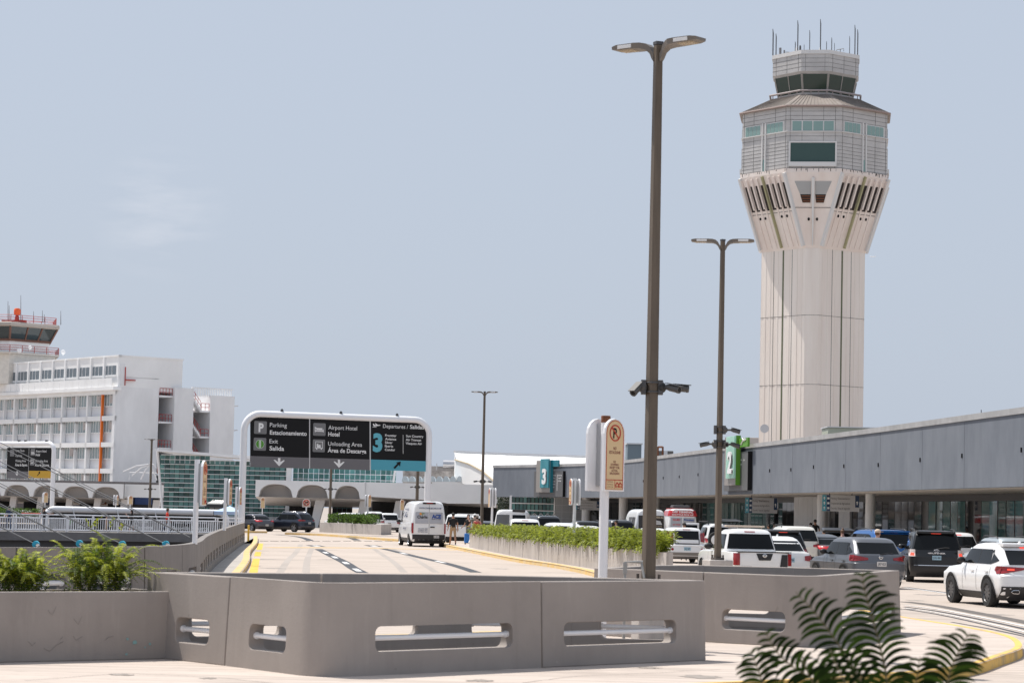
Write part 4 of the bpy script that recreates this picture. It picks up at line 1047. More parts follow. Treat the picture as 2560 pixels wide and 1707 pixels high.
p = at(1780+1070*.287, 30+355*.287, 348); mb.tube([p, p+V((.3, 0, .4)), p+V((1.3, 0, .6)), p+V((1.3, 0, .2))], .06, 5); mb.tube([p+V((.8, 0, -.8)), p+V((.8, 0, .5))], .06, 5)
mb.build('roof_instrument', mgray, tw)
for x, y0, y1, in ((870, 330, 352), (940, 312, 346), (740, 300, 345)):
    px = 1780+x*.287; q = at(px, 30+y1*.287, 347); p = at(px, 30+y0*.287, 347); mb = MB(); mb.lathe((q.x, q.y, q.z-.3), [(.18, 0), (.22, (p.z-q.z)*.7), (.05, p.z-q.z+.3)], 10); mb.build('radome', white, tw, smooth=40)
p = at(1911, 1071, 342); mb = MB(); mb.lathe(p, [(.1, 0), (.62, -.06), (.62, -.2)], 18, 'Y'); mb.build('dish', lgray, tw)
mb = MB(); mb.tube([V((p.x-.2, p.y, p.z-12)), p], .04, 5); mb.build('dish_mast', lgray, tw)

# ================================================================== HOTEL
wshade = mat('hotel_spandrel', (.76, .76, .78), .8, var=.06, vscale=.4)
hw = mat('hotel_white', (.87, .87, .87), .75, var=.07, vscale=.22, stretch=(1, 1, .6))
hw_end = mat('hotel_end_render', (.84, .84, .85), .8, var=.12, vscale=.2, stretch=(1, 1, .4))
pane_m = mat('hotel_pane', (.30, .36, .37), .12, island=.25)
pane_t = mat('hotel_top_pane', (.15, .18, .205), .15, island=.15)
orange = mat('orange_pipe', (.78, .16, .01), .5); redr = mat('red_rail', (.42, .05, .04), .55)
HC = V((at(293, 1000, 330).x, 330, 0)); dl = (V((at(0, 1000, 358).x, 358, 0))-HC).normalized(); dr = V((-dl.y, dl.x, 0))
if dr.x < 0: dr = -dr
ht = thing('hotel', 'white multi-storey airport hotel with gridded facade, orange pipe and end stair tower, at left', 'hotel', HC)
def hz_(y): return at(293, y, 330).z
def s_at(px):
    best = 0; be = 1e9
    for i in range(4000):
        s = i*.01; e_ = abs(pix(HC+dr*s+V((0, 0, 10)))[0]-px)
        if e_ < be: be = e_; best = s
    return best
nL = -dr  # inward from left facade is +dr ; outward normal of long facade:
nf = V((dl.y, -dl.x, 0)); nf = nf if nf.y < 0 else -nf
ne = -dl      # outward of the end wall
def lbox(mb, a0, a1, z0, z1, d0, d1):   # on long facade: along dl, depth outward
    mb.hexa([HC+dl*a+nf*d+V((0, 0, z)) for z in (z0, z1) for a, d in ((a0, d0), (a1, d0), (a1, d1), (a0, d1))])
def ebox(mb, s0, s1, z0, z1, d0, d1):   # on end wall: along dr, depth outward along ne
    mb.hexa([HC+dr*s+ne*d+V((0, 0, z)) for z in (z0, z1) for s, d in ((s0, d0), (s1, d0), (s1, d1), (s0, d1))])
LL = 52; s1_, s2_, s3_, s4_, s5_, s6_ = [s_at(p) for p in (393, 427, 450, 475, 520, 580)]
zt, zl = hz_(890), hz_(966)
mb = MB(); mb.hexa([HC+dl*a+dr*s+V((0, 0, z)) for z in (zl-.5, zt) for a, s in ((0, 0), (LL, 0), (LL, s3_), (0, s3_))]); mb.build('top_storey', hw, ht)
mb = MB(); mb.hexa([HC+dl*a+dr*s+V((0, 0, z)) for z in (-6, zl) for a, s in ((.35, .35), (LL, .35), (LL, s1_), (.35, s1_))]); mb.build('main_block', wshade, ht)
mb = MB(); ebox(mb, -.02, s1_, -6, zl, -.35, .02); lbox(mb, -.0, .75, -6, zl, -.4, .3); mb.build('end_wall', hw_end, ht)
mb = MB(); ebox(mb, 0, s3_+.1, zt-.02, zt+.18, -.5, .1); lbox(mb, -.1, LL, zt-.02, zt+.18, -.5, .12); mb.build('roof_edge', hw, ht)
pitch = 3.78
mb = MB(); wp = MB(); mu = MB()
for k in range(14):
    a = .5+pitch*k; z0, z1 = hz_(936), hz_(913)
    lbox(wp, a+.1, a+3.0, z0, z1, -.02, .03)
    for q in (1.05, 2.1): lbox(mu, a+q-.03+.1, a+q+.03+.1, z0, z1, 0, .08)
    lbox(mb, a+3.15, a+3.55, zl, zt, 0, .22)
    lbox(mb, a-.05, a+3.15, z0-.25, z0, 0, .12)
mb.build('pilaster', hw, ht); build_each(wp, 'top_window', pane_t, ht)
mu2 = MB()
lb = MB()
zr0, zr1_ = hz_(967), hz_(945)
for k in range(26): lbox(lb, .35+1.9*k, .35+1.9*k+1.83, zr0+.05, zr1_, .7, .78)
lbox(lb, -.5, LL, zr0-.45, zr0, -.3, .95); lb.build('terrace_parapet', hw, ht)
slab = MB(); fin_ = MB(); win = MB(); ac = MB()
acs = {(0, 1): 1, (0, 3): 1, (0, 5): 0, (0, 7): 1, (0, 9): 0, (1, 1): 0, (1, 2): 1, (1, 4): 1, (1, 6): 1, (1, 8): 1, (2, 3): 1, (2, 6): 1, (2, 8): 1, (0, 2): 0, (1, 0): 1, (0, 4): 0, (2, 1): 0, (0, 8): 1, (0, 10): 1, (1, 10): 1, (0, 0): 1}
for f in range(5):
    y0 = 985+66*f; zt_w, zb_w, zs = hz_(y0), hz_(y0+29), hz_(y0+55)
    lbox(slab, 0, LL, hz_(y0), hz_(y0-12), -.3, .34)
    for k in range(14):
        a = .75+pitch*k*.985
        lbox(win, a+.15, a+3.2, zb_w, zt_w, -.34, -.28)
        for q in (.15, .9, 1.7, 2.5, 3.15): lbox(mu, a+q, a+q+.07, zb_w, zt_w, -.28, -.2)
        lbox(mu, a+.15, a+3.2, zb_w-.08, zb_w+.04, -.3, -.15)
        lbox(fin_, a+3.3, a+3.3+(.42 if k % 2 else .2), hz_(y0+66)-.3, zt_w, -.3, .34 if k % 2 else .2)
        if acs.get((f, k)) or (f > 2 and random.random() < .4): lbox(ac, a+.2, a+1.15, zb_w+.4, zt_w-.15, -.25, .1)
build_each(slab, 'floor_slab', hw, ht); build_each(fin_, 'facade_fin', hw, ht); build_each(win, 'window', pane_m, ht); mu.build('window_frame', hw, ht)
build_each(ac, 'air_conditioner', mat('ac_grille', (.46, .41, .39), .7, var=.2, vscale=3), ht)
mb = MB(); lbox(mb, 3.6, 3.9, -2, hz_(985), .05, .36); mb.build('orange_pipe', orange, ht)
# end stair tower
mb = MB(); ebox(mb, s1_, s6_, -6, zl-1.0, -7.2, -6.9); mb.build('stair_back_wall', hw_end, ht)
mb = MB(); ebox(mb, s2_, s4_, -6, hz_(957)-.2, -6, .6); mb.build('fin_wall', hw_end, ht)
mb = MB(); ebox(mb, s5_, s6_, -6, hz_(975), -7, .3); mb.build('lift_block', hw_end, ht)
rails = MB(); fl = MB(); wr = MB()
def erail(mb, s0, s1, z, d, h=1.0, nb=5, r=.035, z1=None):
    z1 = z if z1 is None else z1
    P = lambda s, zz: HC+dr*s+ne*d+V((0, 0, zz))
    for k in (.45, 1): mb.tube([P(s0, z+h*k), P(s1, z1+h*k)], r, 4)
    for i in range(nb): t = i/(nb-1); mb.tube([P(s0+(s1-s0)*t, z+(z1-z)*t), P(s0+(s1-s0)*t, z+(z1-z)*t+h)], r, 4)
for f in range(5):
    zz = hz_(982+66*f); ebox(fl, s1_+.01, s2_-.01, zz-.25, zz, -6.8, .2); erail(rails, s1_+.1, s2_-.1, zz, .1)
    z_b = hz_(1015+66*f); ebox(fl, s4_+.01, s5_-.01, z_b-.25, z_b, -6.8, -1.0)
    sm_ = s4_+(s5_-s4_)*.5
    n = 7
    for i in range(n): t = i/n; ebox(fl, s4_+(sm_-s4_)*t*1.1, s4_+(sm_-s4_)*(t+1/n)*1.1, z_b+(1-t)*1.9-.5, z_b+(1-t)*1.9, -1.2, .1)
    ebox(fl, sm_+.08, s5_-.02, z_b-.26, z_b-.01, -1.2, .1)
    erail(rails, s4_+.05, sm_, z_b+1.9, .1, 1, 4, z1=z_b+.2); erail(rails, sm_+.1, s5_-.1, z_b, .1, 1, 3)
fl.build('stair_flight', hw_end, ht); rails.build('red_railing', redr, ht)
for s0, s1, z in ((0.1, s1_-.1, zl), (s4_, s6_-.1, hz_(982))):
    for i in range(int((s1-s0)/.28)): ebox(wr, s0+.28*i, s0+.28*i+.12, z+.1, z+1.35, -.1, -.03)
    ebox(wr, s0, s1, z+1.3, z+1.42, -.12, 0)
wr.build('white_railing', hw, ht)
mb = MB(); ebox(mb, 1.0, 1.12, zl+.2, hz_(898)-1, .02, .15); ebox(mb, 1.0, 2.6, zl+.9, zl+1.05, .02, .3); mb.build('fire_pipe', redr, ht)
mb = MB(); ebox(mb, .3, 1.0, zl+.2, zl+3.2, .0, .07); mb.build('roof_door', hw_end, ht)
mb = MB(); P = HC+dr*(s1_+.9)+ne*(-6.85)+V((0, 0, hz_(995))); mb.lathe(P, [(.65, 0), (.65, -.2), (.35, -.2), (.35, 0)], 16, 'Y', cap=False); mb.build('round_vent', dkgray, ht)
mb = MB(); c = HC+dr*s6_+V((0, 0, 0))
for y in (1000, 1063): mb.tube([HC+dr*(s6_-.1)+V((0, 0, hz_(y))), HC+dr*(s6_+.8)+V((0, 0, hz_(y)+.1))], .08, 5)
mb.build('lamp_bracket', lgray, ht)

# old control tower on the hotel roof
OY = 362; oc = V((at(20, 850, OY).x, OY, 0))
ot = thing('old_control_tower', 'old white rooftop control cab with red railings and orange beacon above the hotel', 'control tower', (oc.x, oc.y, zt))
def oz(y): return at(52, y, OY-8).z
def hexr(r, z): return [oc+V((r*math.sin(R(14+60*k)), -r*math.cos(R(14+60*k)), z)) for k in range(6)]
MB().rings([hexr(7.9, zt-3), hexr(7.9, oz(884))]).build('base', mat('cream_render', (.74, .7, .64), .8, var=.1), ot)
MB().rings([hexr(8.6, oz(884)+.02), hexr(8.6, oz(880))]).build('deck', mat('cream2', (.66, .6, .53), .8), ot)
MB().rings([hexr(6.9, oz(880)), hexr(6.9, oz(848))]).build('cab_base', hw, ot)
MB().rings([hexr(7.0, oz(848)), hexr(8.1, oz(816))]).build('cab_window', glassmat('old_cab_glass', (.03, .045, .05)), ot)
MB().rings([hexr(8.0, oz(816)), hexr(8.55, oz(812)), hexr(8.5, oz(806)), hexr(8.3, oz(804))]).build('roof_slab', mat('cab_roof', (.45, .4, .36), .8), ot)
brown = mat('brown_frame', (.18, .085, .06), .6)
mb = MB(); a, b = hexr(7.06, oz(848)), hexr(8.16, oz(816)); mb.tube(a, .2, 6, closed=True)
for k in range(6):
    k2 = (k+1) % 6
    for t in (0, .37, .68): mb.tube([a[k].lerp(a[k2], t), b[k].lerp(b[k2], t)], .17 if t == 0 else .13, 5)
mb.build('cab_mullion', brown, ot)
def hrail(r, z, h):
    mb = MB()
    for q in (.35, .68, 1): mb.tube(hexr(r, z+h*q), .04, 4, closed=True)
    A = hexr(r, z)
    for k in range(6):
        for t in (0, .25, .5, .75): p = A[k].lerp(A[(k+1) % 6], t); mb.tube([p, p+V((0, 0, h))], .045, 4)
    return mb
hrail(7.9, oz(804), 1.05).build('railing', redr, ot); hrail(8.5, oz(880), 1.05).build('railing', redr, ot)
p = at(43, 779, OY-6); mb = MB(); mb.lathe(p-V((0, 0, .5)), [(.05, -.02), (.42, 0), (.5, .2), (.5, .75), (.36, .98), (.05, 1.02)], 16); mb.build('beacon', mat('orange_beacon', (.85, .13, .03), .4), ot, smooth=50)
mb = MB(); mb.lathe(V((p.x, p.y, oz(804)-.1)), [(.38, 0), (.32, .9), (.2, 1.25)], 10); mb.box((p.x-.4, p.y, oz(804)+.15), (3.6, .8, .35)); mb.build('beacon_stand', redr, ot)
for x, y0, y1 in ((20, 753, 804), (23, 763, 804), (52, 738, 808), (84, 778, 806), (106, 776, 806), (111, 786, 806), (152, 777, 812)):
    a, b = at(x, y1, OY-4), at(x, y0, OY-4); mb = MB(); mb.tube([a, b], [.07, .03], 5); mb.build('antenna', mgray, ot)
for x, y, r in ((75, 868, .28), (48, 876, .36), (158, 880, .34)):
    q = at(x, y, OY-9); mb = MB(); mb.lathe(q, [(r, 0), (r*.8, -.14), (.05, -.2)], 14, 'Y'); mb.tube([q, q+V((-.1, .4, -.5))], .04, 4); mb.build('dish', white, ot)

# far aircraft
c = at(2182, 642, 9000); pl = thing('airliner', 'tiny white airliner flying in the sky right of the control tower', 'aircraft', c)
k = 9000/6000; mb = MB(); mb.tube([c+V((x*k, 0, z*k)) for x, z in ((-8, .1), (-7, .35), (6, .2), (8, .9))], [.15*k, .95*k, .95*k, .2*k], 8); mb.build('fuselage', white, pl, smooth=60)
mb = MB(); mb.prism([c+V((x*k, y*k, 0)) for x, y in ((-1.5, 0), (1.5, 0), (4.5, -8), (3.5, -8))], (0, 0, .2*k)); mb.prism([c+V((x*k, y*k, 0)) for x, y in ((-1.5, 0), (1.5, 0), (4.5, 8), (3.5, 8))], (0, 0, .2*k)); mb.build('wing', white, pl)
mb = MB(); mb.prism([c+V((x*k, 0, z*k)) for x, z in ((5.5, .8), (7.5, .8), (8.5, 2.8), (7.6, 2.8))], (0, .2*k, 0)); mb.build('tail_fin', white, pl)
# ================================================================== LAMP POSTS
lens_m = mat('lamp_lens', (.45, .38, .28), .4); whitepatch = mat('lamp_glint', (.72, .72, .72), .25)
def bullet_cam(parent, p, d, k=1.0, arm=.16):
    d = V(d).normalized(); mb = MB()
    e_ = p+V((d.x, d.y, 0)).normalized()*arm*k
    mb.tube([p, e_], .028*k, 6); mb.tube([e_-d*.05*k, e_+d*.03*k, e_+d*.16*k], [.04*k, .055*k, .055*k], 10); mb.tube([e_+d*.16*k, e_+d*.195*k], .06*k, 10); mb.ell(p, (.075*k, .075*k, .085*k), 12, 8)
    up = V((0, 0, 1)); s = d.cross(up).normalized(); u = s.cross(d)
    mb.hexa([e_+s*a*k+d*b*k+u*c*k for c in (.052, .062) for a, b in ((-.055, -.05), (.055, -.05), (.055, .225), (-.055, .225))])
    o = mb.build('security_camera', mat('camera_grey', (.075, .072, .07), .45), parent, smooth=40)
    mb = MB(); mb.tube([e_+d*.193*k, e_+d*.2*k], .035*k, 10); mb.build('lens', black, o)
def lamp_post(px, pyb, Y, top, wb, wt, ax, zped, label, cams, pedw=.45, armk=1.0, ang=20, plate=True, group='square bronze lamp posts'):
    b = at(px, pyb, Y); t = at(*top, Y); zb = b.z; zt_ = t.z; X = b.x
    s = thing('lamp_post', label, 'lamp post', (X, Y, zped), 0, group)
    if zb-zped > .15:
        mb = MB(); mb.box((X, Y, (zped+zb)/2-.03), (pedw, pedw, zb-zped-.06), rz=R(15)); mb.build('pedestal', conc_plant, s, bevel=.02)
    mb = MB()
    def sq(w, z, a=ang): return [V((X, Y, z))+M.Rotation(R(a), 3, 'Z') @ V((x*w/2, y*w/2, 0)) for x, y in ((-1, -1), (1, -1), (1, 1), (-1, 1))]
    mb.rings([sq(wb, zb), sq(wt, zt_)]); mb.build('pole', bronze, s, bevel=.012)
    mb = MB(); mb.rings([sq(wt*1.08, zt_), sq(wt*1.08, zt_+.05)]); mb.build('pole_cap', dkgray, s)
    if plate:
        mb = MB(); mb.rings([sq(wb*1.75, zb-.06), sq(wb*1.75, zb)])
        for x, y in ((-1, -1), (1, -1), (1, 1), (-1, 1)): q = V((X, Y, zb))+M.Rotation(R(ang), 3, 'Z') @ V((x*wb*.72, y*wb*.72, 0)); mb.tube([q, q+V((0, 0, .07))], .022, 6)
        mb.build('base_plate', mat('base_metal', (.09, .075, .065), .6, var=.3, vscale=5), s)
    for sg in (1, -1):
        d = V((ax[0], ax[1], 0))*sg; L = d.length; d.normalize(); n = V((-d.y, d.x, 0)); O = V((X, Y, zt_))
        k = L/.9*armk
        prof = [(wt*.5, -.20, .045, .06), (wt*.5+.04*k, -.15, .05, .06), (.14*k, -.075, .06, .055), (.21*k, -.02, .085, .05), (.30*k, .0, .16*k, .045), (.42*k, .005, .19*k, .042), (.80*k, .01, .19*k, .036), (.92*k, .01, .15*k, .022)]
        mb = MB(); mb.rings([[O+d*x+n*wd+V((0, 0, z+h)), O+d*x-n*wd+V((0, 0, z+h)), O+d*x-n*wd*.92+V((0, 0, z-h)), O+d*x+n*wd*.92+V((0, 0, z-h))] for x, z, wd, h in prof])
        hd = mb.build('lamp_head', bronze2, s)
        mb = MB(); mb.hexa([O+d*x+n*y+V((0, 0, z)) for z in (-.035, -.015) for x, y in ((.46*k, -.12*k), (.8*k, -.12*k), (.8*k, .12*k), (.46*k, .12*k))])
        for i in range(5): x = .49*k+.065*k*i; mb.hexa([O+d*xx+n*y+V((0, 0, z)) for z in (-.042, -.03) for xx, y in ((x, -.1*k), (x+.03*k, -.1*k), (x+.03*k, .1*k), (x, .1*k))])
        mb.build('lamp_lens', lens_m, hd)
        # reflection on the side of the head, painted as a pale strip
        for q in (-1, 1):
            mb = MB(); w0 = .19*k
            mb.hexa([O+d*x+n*q*y+V((0, 0, z)) for z in (-.02, .035) for x, y in ((.46*k, w0-.01), (.76*k, w0-.01), (.76*k, w0+.004), (.46*k, w0+.004))]); mb.build('glint_strip', whitepatch, hd)
    for (py, items) in cams:
        z = at(px, py, Y).z; mb = MB(); r = wb*.62
        br = MB()
        for a in (-1, 1): br.box((X+a*(wb*.5+.045), Y, z), (.07, .15, .22))
        for dz in (-.07, .07): br.tube([q.lerp(p_, 0) for q, p_ in zip(sq(wb*1.12, z+dz), sq(wb*1.12, z+dz))], .012, 4, closed=True)
        br.build('camera_bracket', dkgray, s)
        for dx, dy, dz, arm in items: bullet_cam(s, V((X+math.copysign(wb*.5+.06, dx), Y-.02, z)), (dx, dy, dz), 1.0, arm)
    return s, X, zb, zt_
s, X, zb, ztp = lamp_post(1621, 1446, 36.3, (1635, 113), .168, .112, (.60, -.50), .15, 'tallest brown square lamp post with twin heads, nearest the camera on the barrier', [(968, [(-.5, -.7, -.55, .1), (.75, -.6, -.2, .14), (.95, .1, -.05, .22)])], pedw=.4, ang=22)
mb = MB()
for y, h, m_ in ((1395, .085, mat('sticker_green', (.3, .45, .42), .6)), (1413, .07, white), (1432, .11, mat('sticker_pink', (.62, .55, .56), .6))):
    z = at(1632, y, 36.3).z; dn = M.Rotation(R(22), 3, 'Z') @ V((0, -1, 0)); dr_ = M.Rotation(R(22), 3, 'Z') @ V((1, 0, 0)); c = V((X, 36.3, z))+dr_*.087
    mb = MB(); a_ = dn; mb.hexa([c+a_*x+dr_*e_+V((0, 0, q)) for q in (-h/2, h/2) for x, e_ in ((-.04, -.01), (.04, -.01), (.04, .004), (-.04, .004))]); mb.build('sticker', m_, s)
    dnn = dn
p = at(1594, 1404, 36.2); q = at(1563, 1404, 36.0); mb = MB(); mb.tube([p+V((.08, 0, 0)), p, q, V((q.x, q.y, .2))], .022, 8); mb.box((q.x, q.y, q.z-.09), (.06, .06, .16)); mb.tube([p+V((.06, 0, -.02)), at(1610, 1444, 36.1)], .02, 6)
mb.build('conduit', mat('conduit_grey', (.3, .3, .29), .5), s, smooth=40)
lamp_post(1794, 1393, 61.6, (1801, 603), .142, .098, (.78, -.12), .15, 'brown lamp post standing among the cars, with three security cameras on its shaft', [(1074, [(.95, -.1, -.25, .2)]), (1110, [(-.95, -.1, -.2, .18), (.9, -.2, -.3, .2), (.1, -.9, -.1, .08)])], pedw=.62, ang=24)
lamp_post(1203, 1352, 160, (1212, 980), .18, .12, (.85, -.15), .15, 'lamp post rising from the left end of the long fern planter', [(1203, [(-.95, -.1, -.15, .25), (.95, -.1, -.15, .25)])], ang=25, plate=False)
lamp_post(823, 1345, 232, (831, 1085), .24, .16, (.85, -.15), 0, 'lamp post behind the big sign, in front of the white arches', [(1222, [(-.95, -.1, -.15, .25), (.95, -.1, -.15, .25)])], ang=25, plate=False)
lamp_post(1040, 1345, 216, (1047, 1075), .26, .18, (.85, -.15), 0, 'lamp post behind the white van and the big sign panel', [(1217, [(-.95, -.1, -.15, .25), (.95, -.1, -.15, .25)])], ang=25, plate=False)
lamp_post(369, 1420, 285, (380, 1098), .30, .2, (.85, -.15), -6, 'lamp post in front of the hotel end wall, far left', [(1222, [(-.95, -.1, -.15, .3), (.95, -.1, -.15, .3)])], ang=25, plate=False)

# ================================================================== NO-PARKING POST SIGNS
cream = mat('sign_cream', (.68, .50, .28), .55); redink = mat('red_ink', (.5, .05, .03), .6); brown_ink = mat('brown_ink', (.20, .05, .035), .6)
channel = mat('sign_channel', (.4, .4, .41), .5)
def arch2(w, h, n=8):   # board outline, flat bottom, round top
    r = w/2; out_ = [(-r, 0), (r, 0)]
    for i in range(n+1): a = math.pi*i/n; out_.append((r*math.cos(a), h-r+r*math.sin(a)))
    return out_
def post_sign(px, pyb, Y, ytop, yboard, a, label, z0, detail=False, r=.065, group='twin-board no parking posts', boards=2, w=.46, gap=.14):
    b = at(px, pyb, Y); zt_ = at(px, ytop, Y).z; zb = at(px, yboard, Y).z; h = zt_-zb+.0; X = b.x
    s = thing('no_parking_sign', label, 'sign', (X, Y, z0), 0, group)
    mb = MB(); mb.tube([(X, Y, z0), (X, Y, zt_+.02)], r, 14); mb.build('post', tube_w, s, smooth=40)
    if detail:
        mb = MB(); mb.lathe((X, Y, zt_-.02), [(r*1.02, -.04), (r*1.02, .06), (r*.9, .065)], 14); mb.build('rusty_cap', rust, s, smooth=40)
    n = V((math.sin(a), -math.cos(a), 0)); rt = V((math.cos(a), math.sin(a), 0)); u = V((0, 0, 1))
    for sg in ((1, -1) if boards == 2 else (1,)):
        nn = n*sg; rr = rt*sg; O = V((X, Y, zb))+nn*gap
        mb = MB(); mb.prism([O+rr*x+u*z for x, z in arch2(w, h)], nn*.05); o = mb.build('board', tube_w, s, bevel=.008 if detail else 0)
        mb = MB(); mb.box(O-nn*(gap*.35)+u*h*.5, (.09, gap*.7, h*.86), rz=math.atan2(rr.y, rr.x)); mb.build('channel', channel, s)
        mb = MB(); mb.prism([O+nn*.0505+rr*x+u*(z+.02) for x, z in arch2(w*.86, h*.965)], nn*.003); fc = mb.build('sign_face', cream, s)
        f0 = O+nn*.055
        mb = MB()
        oln = arch2(w*.82, h*.945); mb.tube([f0+rr*x+u*(z+.03) for x, z in oln], .006 if detail else .004, 4, closed=True)
        C0 = f0+u*(h*.80)
        mb.tube([C0+rr*(.115*math.cos(t*math.pi/12))+u*(.115*math.sin(t*math.pi/12)) for t in range(24)], .011, 6, closed=True)
        mb.tube([C0+rr*-.08+u*.08+nn*.004, C0+rr*.08-u*.08+nn*.004], .011, 4)
        if detail or Y < 120:
            mb.tube([f0+rr*(-w*.39)+u*h*.155, f0+rr*(w*.39)+u*h*.155], .006, 4)
            mb.tube([f0+u*h*.04+rr*.01, f0+u*h*.155+rr*.01], .004, 4)
            for x in (.06, .13):
                mb.tube([f0+rr*(x-.03)+u*h*.08, f0+rr*x+u*h*.12, f0+rr*(x+.04)+u*h*.09], .011, 4); mb.ell(f0+rr*(x-.02)+u*h*.065, (.014, .014, .014), 6, 4); mb.ell(f0+rr*(x+.025)+u*h*.065, (.014, .014, .014), 6, 4)
        mb.build('red_markings', redink, s)
        mb = MB(); mb.text('P', C0-u*.075-rr*.005+nn*.002, rr, u, .15, align='C', bold=.03); mb.build('letter', black, s)
        if Y < 120:
            mb = MB()
            for i, (tx, zf, cp, wd) in enumerate((('NO', .57, .042, .07), ('ESTACIONE', .515, .042, .25), ('NO', .39, .032, .055), ('STOPPING', .35, .032, .18), ('EXCEPT FOR', .31, .032, .22), ('ACTUAL', .27, .032, .14), ('UNLOADING', .23, .032, .22))):
                mb.text(tx, f0+u*h*zf, rr, u, cp, align='C', width=wd, bold=.03)
            for i, tx in enumerate(('SERA REMOVIDO', 'DE VEHICULO', 'TOW AWAY ZONE')): mb.text(tx, f0+u*h*(.12-.035*i)-rr*w*.2, rr, u, .018, align='C', width=.13)
            mb.build('lettering', brown_ink, s)
    return s
post_sign(1504, 1580, 36.0, 1046, 1227, R(46), 'cream no parking sign board with red border and rusty cap, nearest the camera', .15, True, .07)
post_sign(1435, 1330, 98, 1196, 1262, R(-78), 'white twin-board sign post standing in the fern planter, mid distance', .9)
post_sign(1229, 1330, 138, 1219, 1268, R(-80), 'white twin-board sign post right of the thin lamp post, at the planter end', .15)
post_sign(918, 1318, 205, 1236, 1267, R(60), 'cream twin-board sign post over the small hedge planter', 0, r=.08)
post_sign(655, 1303, 250, 1243, 1270, R(15), 'cream single sign board on a thin post in front of the glass hall', 0, boards=1, r=.05)
post_sign(1002, 1320, 245, 1248, 1275, R(30), 'small pale sign post just left of the white shuttle van', 0, boards=1, r=.05)
post_sign(111, 1300, 236, 1230, 1256, R(35), 'cream sign post at far left beside the second black gantry', -6, r=.05)
post_sign(288, 1300, 240, 1237, 1262, R(78), 'edge-on pale sign post in front of the hotel arches', -6, r=.05)
post_sign(324, 1300, 246, 1239, 1260, R(25), 'cream sign post right of the edge-on one, before the hotel arches', -6, r=.05)
post_sign(487, 1357, 56, 1150, 1263, R(84), 'white post with edge-on sign board on the parapet, tallest and nearest of three', ZT-.02, r=.062, boards=1)
post_sign(561, 1323, 87.5, 1196, 1262, R(84), 'white post with edge-on sign board on the parapet, middle of three', ZT-.02, r=.062, boards=1)
post_sign(589.5, 1312, 112, 1217, 1262, R(84), 'white post with edge-on sign board on the parapet, farthest of three', ZT-.02, r=.062, boards=1)
# no right turn sign
b = gnd(764, 1330); Y = b.y; s = thing('no_right_turn_sign', 'cream no right turn sign on a white post in front of the dark parked car', 'sign', (b.x, Y, 0))
zt_, zb = at(761, 1246, Y).z, at(761, 1267, Y).z; X = b.x
mb = MB(); mb.tube([(X, Y, 0), (X, Y, zb+.1)], .06, 10); mb.build('post', tube_w, s, smooth=40)
h = zt_-zb; mb = MB(); mb.prism([(X+x*.95, Y-.08, zb+z) for x, z in arch2(h, h)], (0, .03, 0)); mb.build('board', white, s)
mb = MB(); mb.prism([(X+x*.95, Y-.085, zb+.03+z) for x, z in arch2(h*.9, h*.92)], (0, .003, 0)); mb.build('sign_face', mat('pink_cream', (.72, .55, .45), .55), s)
c = V((X, Y-.09, zb+h*.52)); mb = MB(); rr = h*.33
mb.tube([c+V((rr*math.cos(t*math.pi/12), 0, rr*math.sin(t*math.pi/12))) for t in range(24)], .035, 6, closed=True); mb.tube([c+V((-rr*.7, -.01, rr*.7)), c+V((rr*.7, -.01, -rr*.7))], .035, 4); mb.build('prohibition_ring', redink, s)
mb = MB(); mb.tube([c+V((-.1, 0, -.18)), c+V((-.1, 0, .05)), c+V((.06, 0, .05))], .035, 4); mb.prism([c+V((.05, 0, -.05)), c+V((.19, 0, .05)), c+V((.05, 0, .15))], (0, .01, 0)); mb.build('arrow', black, s)

